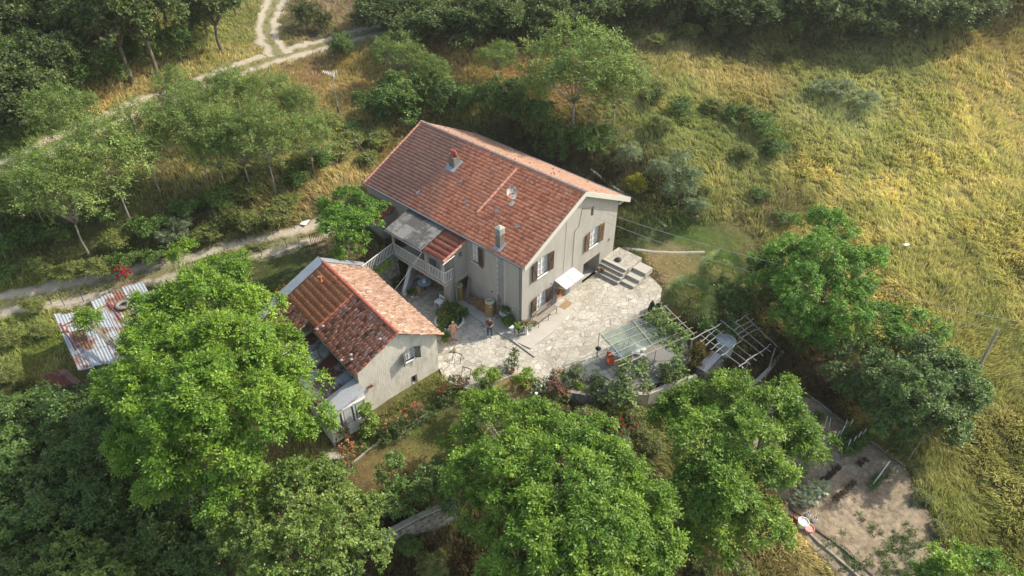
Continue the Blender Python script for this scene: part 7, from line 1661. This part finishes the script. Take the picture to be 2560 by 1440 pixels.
# ================================================================== FENCES
def fence(pxs, h, label, mt='iron', wires=2, r=.022, name='wire_fence', hs=None):
    pts = [G(*p) for p in pxs]; t = thing(name, pts[0], label, 'fence')
    for i, p in enumerate(pts): m_ = MB(); m_.tube([p-Z1*.2, p+Z1*h+np.array([math.sin(i*3.)*.05, math.cos(i*5.)*.05, 0])], r, 6); m_.build('post', M[mt], t)
    m_ = MB()
    for k in range(wires):
        for a, b in zip(pts[:-1], pts[1:]): m_.tube([a+Z1*h*(.45+.5*k/max(wires-1, 1)), b+Z1*h*(.45+.5*k/max(wires-1, 1))], .006, 4, cap=False)
    m_.build('wire', M['steel'], t); return t
fence([(88,775),(130,762),(162,765),(210,755),(275,733),(316,718),(595,655),(655,642),(718,620),(748,612),(778,605)], .75, 'row of thin iron posts with wire along the lower track')
fence([(2262,1165),(2290,1125),(2330,1090)], 1.2, 'bent wire fence corner beside the dark glossy tree', 'rust')
fence([(2268,1175),(2308,1235),(2340,1290),(2368,1350),(2375,1410),(2360,1470)], .7, 'low wire fence edging the plot beside the dry field', 'rust')
fence([(1000,1100),(1068,1055),(1153,1020)], .9, 'three thin stakes with string across the small lawn', 'wood', 1, .016)
# plot border rails
def curb(pxs, w_, h, label, mt, name='border_rail', lift=.06):
    m_ = MB(); wallstrip(m_, [G(*p) for p in pxs], w_, h*.5+lift, h+.2)
    return tag(m_.build(name, M[mt]), label, 'border')
curb([(1945,1240),(1990,1285),(2050,1335),(2110,1375),(2190,1450)], .12, .22, 'dark timber edging on the plot side of the narrow grass strip', 'bark')
curb([(1960,1275),(2030,1345),(2065,1375),(2130,1430),(2160,1460)], .14, .25, 'grey edged timber rail on the outer side of the grass strip', 'wood')
curb([(2010,985),(2060,1020),(2130,1075),(2200,1120),(2262,1170)], .14, .2, 'timber edging between the plot and the shade of the dark tree', 'wood')
for p in ((2065,1370),(2150,1425)):
    o_ = G(*p); m_ = MB(); m_.tube([o_-Z1*.2, o_+Z1*.65], .05, 6); tag(m_.build('wooden_post', M['wood']), 'stubby wooden post on the outer rail %s' % ('above' if p[0] < 2100 else 'at the bottom edge'), 'post')
# stone wall low in front
lw = thing('dry_stone_wall', G(1030,1300), 'low dry stone wall with a pale coping in the shade left of the central walnut', 'wall')
a, b, c_ = P(945,1345,-1.4), P(1040,1295,-1.3), P(1140,1250,-1.2); m_ = MB(); m_.bar(a-Z1*.8, b-Z1*.8, .5, 1.6); m_.bar(b-Z1*.8, c_-Z1*.8, .5, 1.6); m_.build('masonry', M['stone'], lw)
m_ = MB(); m_.bar(a+Z1*.05, b+Z1*.05, .3, .1); m_.bar(b+Z1*.05, c_+Z1*.05, .3, .1); m_.build('coping', M['concrete'], lw)
curb([(870,1170),(940,1110),(1010,1070),(1080,1030)], .1, .12, 'thin stone edging of the rose bed', 'concrete_light', 'bed_edging', .03)
m_ = MB(); pp = [G(*p)[:2] for p in ((785,1130),(850,1118),(880,1140),(835,1165))]; zq = max(H1(*p) for p in pp)+.05; m_.slab([(*p, zq) for p in pp], .3); tag(m_.build('stone_doorstep', M['paving']), 'paved doorstep in front of the glazed lean-to', 'doorstep')
for p, s in (((1838,1405),'rounded pale stone slab at the bottom right of the walnuts'),((1795,1350),'rectangular reddish slab under the right walnut'),((1770,1318),'smaller slab above the reddish one')):
    o_ = G(*p); m_ = MB(); m_.box(o_+Z1*.05, (.75,.6,.12), rz=.9); tag(m_.build('stone_slab', M['concrete']), s, 'slab')

# ================================================================== VEGETABLE PLOT
c7 = lambda x, y: (1900+x/3.13, 980+y/3.13)
def stake(f_, tp, label, group=None, mt='oldwhite'):
    b = G(*c7(*f_)); h = vh(b, c7(*tp)[1]); d = ray(*c7(*tp)); tt = (b[2]+h*.97-CAM[2])/d[2]; p = CAM+d*tt
    m_ = MB(); m_.tube([b-Z1*.1, p], .021, 6); tag(m_.build('garden_stake', M[mt]), label, 'stake', group)
SC_ = {}
for f_, tp, s in [((580,395),(628,300),'A'),((610,375),(665,262),'A'),((640,335),(683,218),'A'),((680,300),(730,218),'A'),((668,470),(712,370),'B'),((710,430),(755,345),'B'),((742,405),(795,310),'B'),((778,370),(833,288),'B'),((865,745),(1010,545),'C'),((905,700),(1018,540),'C'),((215,710),(232,640),'D'),((255,690),(282,600),'D'),((505,280),(530,190),'E'),((540,300),(553,205),'E')]:
    L_b = {'A':'pale stake in the uppermost staked row beside the walnut','B':'pale stake in the staked row of dark tomato plants','C':'pale stake over the lone right row','D':'pale stake half hidden under the walnut edge','E':'thin stake at the shaded top of the plot'}[s]
    SC_[s] = SC_.get(s, -1)+1; stake(f_, tp, L_b+f', {ORD[SC_[s]]} from the left', L_b.replace('pale stake', 'pale stakes').replace('thin stake', 'thin stakes'))
stake((530,700), (672,575), 'wooden cane lying slanted across the middle of the plot', None, 'bamboo')
def vegrow(a, b, n, kind, r, h, label, group, seed, nm='vegetable_plant', lf='leaf'):
    P0, P1_ = G(*c7(*a)), G(*c7(*b)); base = None
    for i in range(n):
        p = P0+(P1_-P0)*(i/(n-1) if n > 1 else .5); p[2] = H1(p[0], p[1])+.06
        lb_ = f'{label}, {ORD[i]} from its lower end'
        if base is None: base = bush(nm, p, [(0,0,h*.5,r,h*.5)], kind, lb_, 'plant', group, seed=seed, cr=.14, dens=26, lf=lf)
        else: clone(base, p, random.uniform(0, 6), random.uniform(.8, 1.15), lb_, group)
vegrow((670,485),(800,375),6,'dark',.2,.4,'dark tomato plant in the staked row','tomato plants in the staked row',401)
vegrow((590,400),(690,300),4,'dark',.16,.3,'dark tomato plant in the uppermost staked row','tomato plants in the uppermost staked row',402)
vegrow((210,735),(350,620),5,'grey',.24,.5,'grey green plant in the row under the walnut edge','grey green plants under the walnut edge',403)
vegrow((850,760),(985,640),6,'rose',.15,.3,'small plant in the lone right row','plants of the lone right row',404)
vegrow((490,700),(605,600),7,'withered',.05,.06,'tiny withered lettuce in the middle row beside the cane','withered lettuces beside the cane',405)
vegrow((580,855),(730,720),8,'withered',.05,.06,'tiny withered lettuce right of the silvery marrows','withered lettuces right of the marrows',406)
vegrow((765,575),(820,545),3,'withered',.06,.06,'low dark seedling in the short upper row','dark seedlings in the short upper row',407)
vegrow((405,225),(450,205),3,'dark',.18,.25,'dark plant in the shaded top corner of the plot','dark plants in the shaded top corner of the plot',408)
# silvery courgettes with large leaves
def courgette(c, seed, lb_):
    rg = np.random.default_rng(seed); t = thing('courgette_plant', c, lb_, 'plant', 'courgette plants in the sunlit row'); V = []; F = []; C = []; o = 0
    for k in range(12):
        az = k*2.4+rg.normal()*.2; rr = rg.uniform(.1,.32); p = c+np.array([math.cos(az)*rr, math.sin(az)*rr, rg.uniform(.22,.42)]); d = unit(np.array([math.cos(az), math.sin(az), rg.uniform(-.3,.35)])); s = unit(np.cross(d, Z1)); L = rg.uniform(.17,.26); cc = np.array([.27,.34,.20])*rg.uniform(.75,1.3)
        out = [(-.1,0),(.0,.5),(.25,.35),(.45,.62),(.6,.3),(1.0,.0),(.6,-.3),(.45,-.62),(.25,-.35),(.0,-.5)]; vs = [p+d*L*.3]+[p+d*a*L+s*b*L-Z1*.04*abs(b) for a, b in out]; V += vs
        for j in range(10): F.append((o, o+1+j, o+1+(j+1) % 10))
        o += 11; C += [cc]*11
    link('leaves', npmesh('leaves', np.array(V)-org(t), np.array(F), np.array(C)), M['leaf_gloss'], t)
    m_ = MB()
    for k in range(5): m_.tube([c, c+np.array([math.cos(k*1.3)*.15, math.sin(k*1.3)*.15, .28])], .012, 4)
    m_.build('stalk', M['bamboo'], t)
    blobs('blossom', [c+np.array([.05,.05,.35])], .09, (.8,.45,.02), t, rg); return t
for row in range(2):
    for i in range(6):
        a = G(*c7(275+row*55, 880-row*8+row*20)); b = G(*c7(440+row*50, 745+row*20)); p = a+(b-a)*i/5+np.array([rng.normal()*.05, rng.normal()*.05, 0]); p[2] = H1(p[0], p[1])+.05; courgette(p, 420+row*10+i, f'silvery large leaved courgette, {ORD[i]} from the lower end of the {("left", "right")[row]} line')
rgv = np.random.default_rng(77)
# weeds scattered over the open soil: nobody could count them
cs_, os_ = [], []
for _ in range(900):
    px = rgv.uniform(2040,2390); py = rgv.uniform(1180,1440); wgt = (px-2000)/400*.5+(py-1180)/260*.9
    if rgv.random() < wgt-.75+ (vnoise(np.array([px/25.]), np.array([py/20.]), 5)[0]-.5)*.8: cs_.append((px, py))
cc_ = np.array([G(*p) for p in cs_]); 
if len(cc_):
    ins = inpoly(cc_[:, 0], cc_[:, 1], GARD) < .1; cc_ = cc_[ins]; tips = np.repeat(cc_, 5, 0)+rgv.normal(size=(len(cc_)*5, 3))*np.array([.12,.12,.02])+Z1*.10
    v, f, k = foliage(tips, np.tile(Z1, (len(tips), 1)), rgv, 'rose'); tag(link('plot_weeds', npmesh('plot_weeds', v, f, k), M['leaf']), 'low weeds creeping over the bare soil', 'weeds', kind='stuff')
def can(px, py, label):
    c = G(*c7(px, py))+Z1*.04; t = thing('watering_can', c, label, 'watering can'); m_ = MB(); m_.lathe(c, [(.13,0),(.13,.30),(.115,.33),(.10,.32)], 16); m_.build('body', M['white'], t)
    m_ = MB(); m_.lathe(c+Z1*.325, [(.10,0),(.02,.004)], 14); m_.build('opening', M['black'], t)
    m_ = MB(); m_.tube([c+np.array([.10,.04,.08]), c+np.array([.26,.06,.36])], [.025,.015], 6); m_.build('spout', M['white'], t)
    m_ = MB(); m_.tube([c+np.array([-.13,0,.1]), c+np.array([-.23,0,.22]), c+np.array([-.13,0,.36]), c+np.array([.0,0,.42])], .014, 5); m_.build('handle', M['white'], t)
can(370,978,'white watering can nearer the silvery marrows'); can(420,1012,'white watering can nearer the pink tub')
def tub(px, py, r, h, m1, m2, label):
    c = G(*c7(px, py)); t = thing('tub', c, label, 'tub'); m_ = MB(); m_.lathe(c, [(r*.85,0),(r,h),(r*1.05,h),(r*1.05,h+.02),(r*.93,h+.02),(r*.88,h-.06)], 22); m_.build('body', M[m1], t); m_ = MB(); m_.lathe(c+Z1*(h-.05), [(r*.92,0),(.02,.005)], 20); m_.build('contents', M[m2], t)
tub(285,1010,.22,.4,'rustpaint','soil','red bucket of soil at the end of the tub row'); tub(325,1050,.29,.45,'white','white','large white tub in the middle of the tub row'); tub(375,1085,.27,.3,'pink','pink','flat pink tub at the right end of the tub row')
# odds and ends
m_ = MB(); o_ = G(762,557); m_.box(o_+Z1*.06, (.75,.5,.05), rz=.5); tag(m_.build('white_board', M['white']), 'white board lying on the bank beside the lower track', 'board')
m_ = MB(); o_ = G(2262,621); m_.box(o_+Z1*.35, (.45,.25,.06), rz=-.5); tag(m_.build('white_sheet', M['white']), 'scrap of white sheet caught in the dry field grass', 'sheet')
m_ = MB(); o_ = G(1742,552); m_.tube([o_-Z1*.1, o_+Z1*.45], [.12,.11], 8); tag(m_.build('tree_stump', M['palebark']), 'short grey stump on the lawn edge behind the fruit trees', 'stump')
m_ = MB(); o_ = G(1945,535); rg = np.random.default_rng(5)
for k in range(60): a = o_+np.array([rg.normal()*.8, rg.normal()*.8, .1]); m_.tube([a, a+np.array([rg.normal()*.4, rg.normal()*.4, rg.uniform(.05,.3)])], .02, 4, cap=False)
tag(m_.build('brush_pile', M['palebark']), 'heap of cut grey branches at the foot of the field', 'brush pile')
gt_ = thing('iron_gate', G(785,615), 'rusty bar gate under the cherry tree beside the track', 'gate'); m_ = MB(); a, b = G(780,617), G(812,607)
for k in range(9): p = a+(b-a)*k/8; m_.bar(p, p+Z1*1.1, .03)
m_.bar(a+Z1*1.1, b+Z1*1.1, .04); m_.bar(a+Z1*.2, b+Z1*.2, .04); m_.build('bars', M['rust'], gt_)

# ================================================================== AIR: thin even volume added for the lens glare and to lift the shade
m_ = MB(); m_.bx(-60, 118, -75, 140, -14, 34.5)
hz = bpy.data.materials.new('haze'); hz.use_nodes = True; n = hz.node_tree.nodes; n.clear(); pv = n.new('ShaderNodeVolumePrincipled'); pv.inputs['Density'].default_value = .0003
pv.inputs['Color'].default_value = (.95,.95,.93,1); pv.inputs['Anisotropy'].default_value = .3; oo = n.new('ShaderNodeOutputMaterial'); hz.node_tree.links.new(pv.outputs[0], oo.inputs['Volume'])
tag(m_.build('haze', hz), kind='stuff')
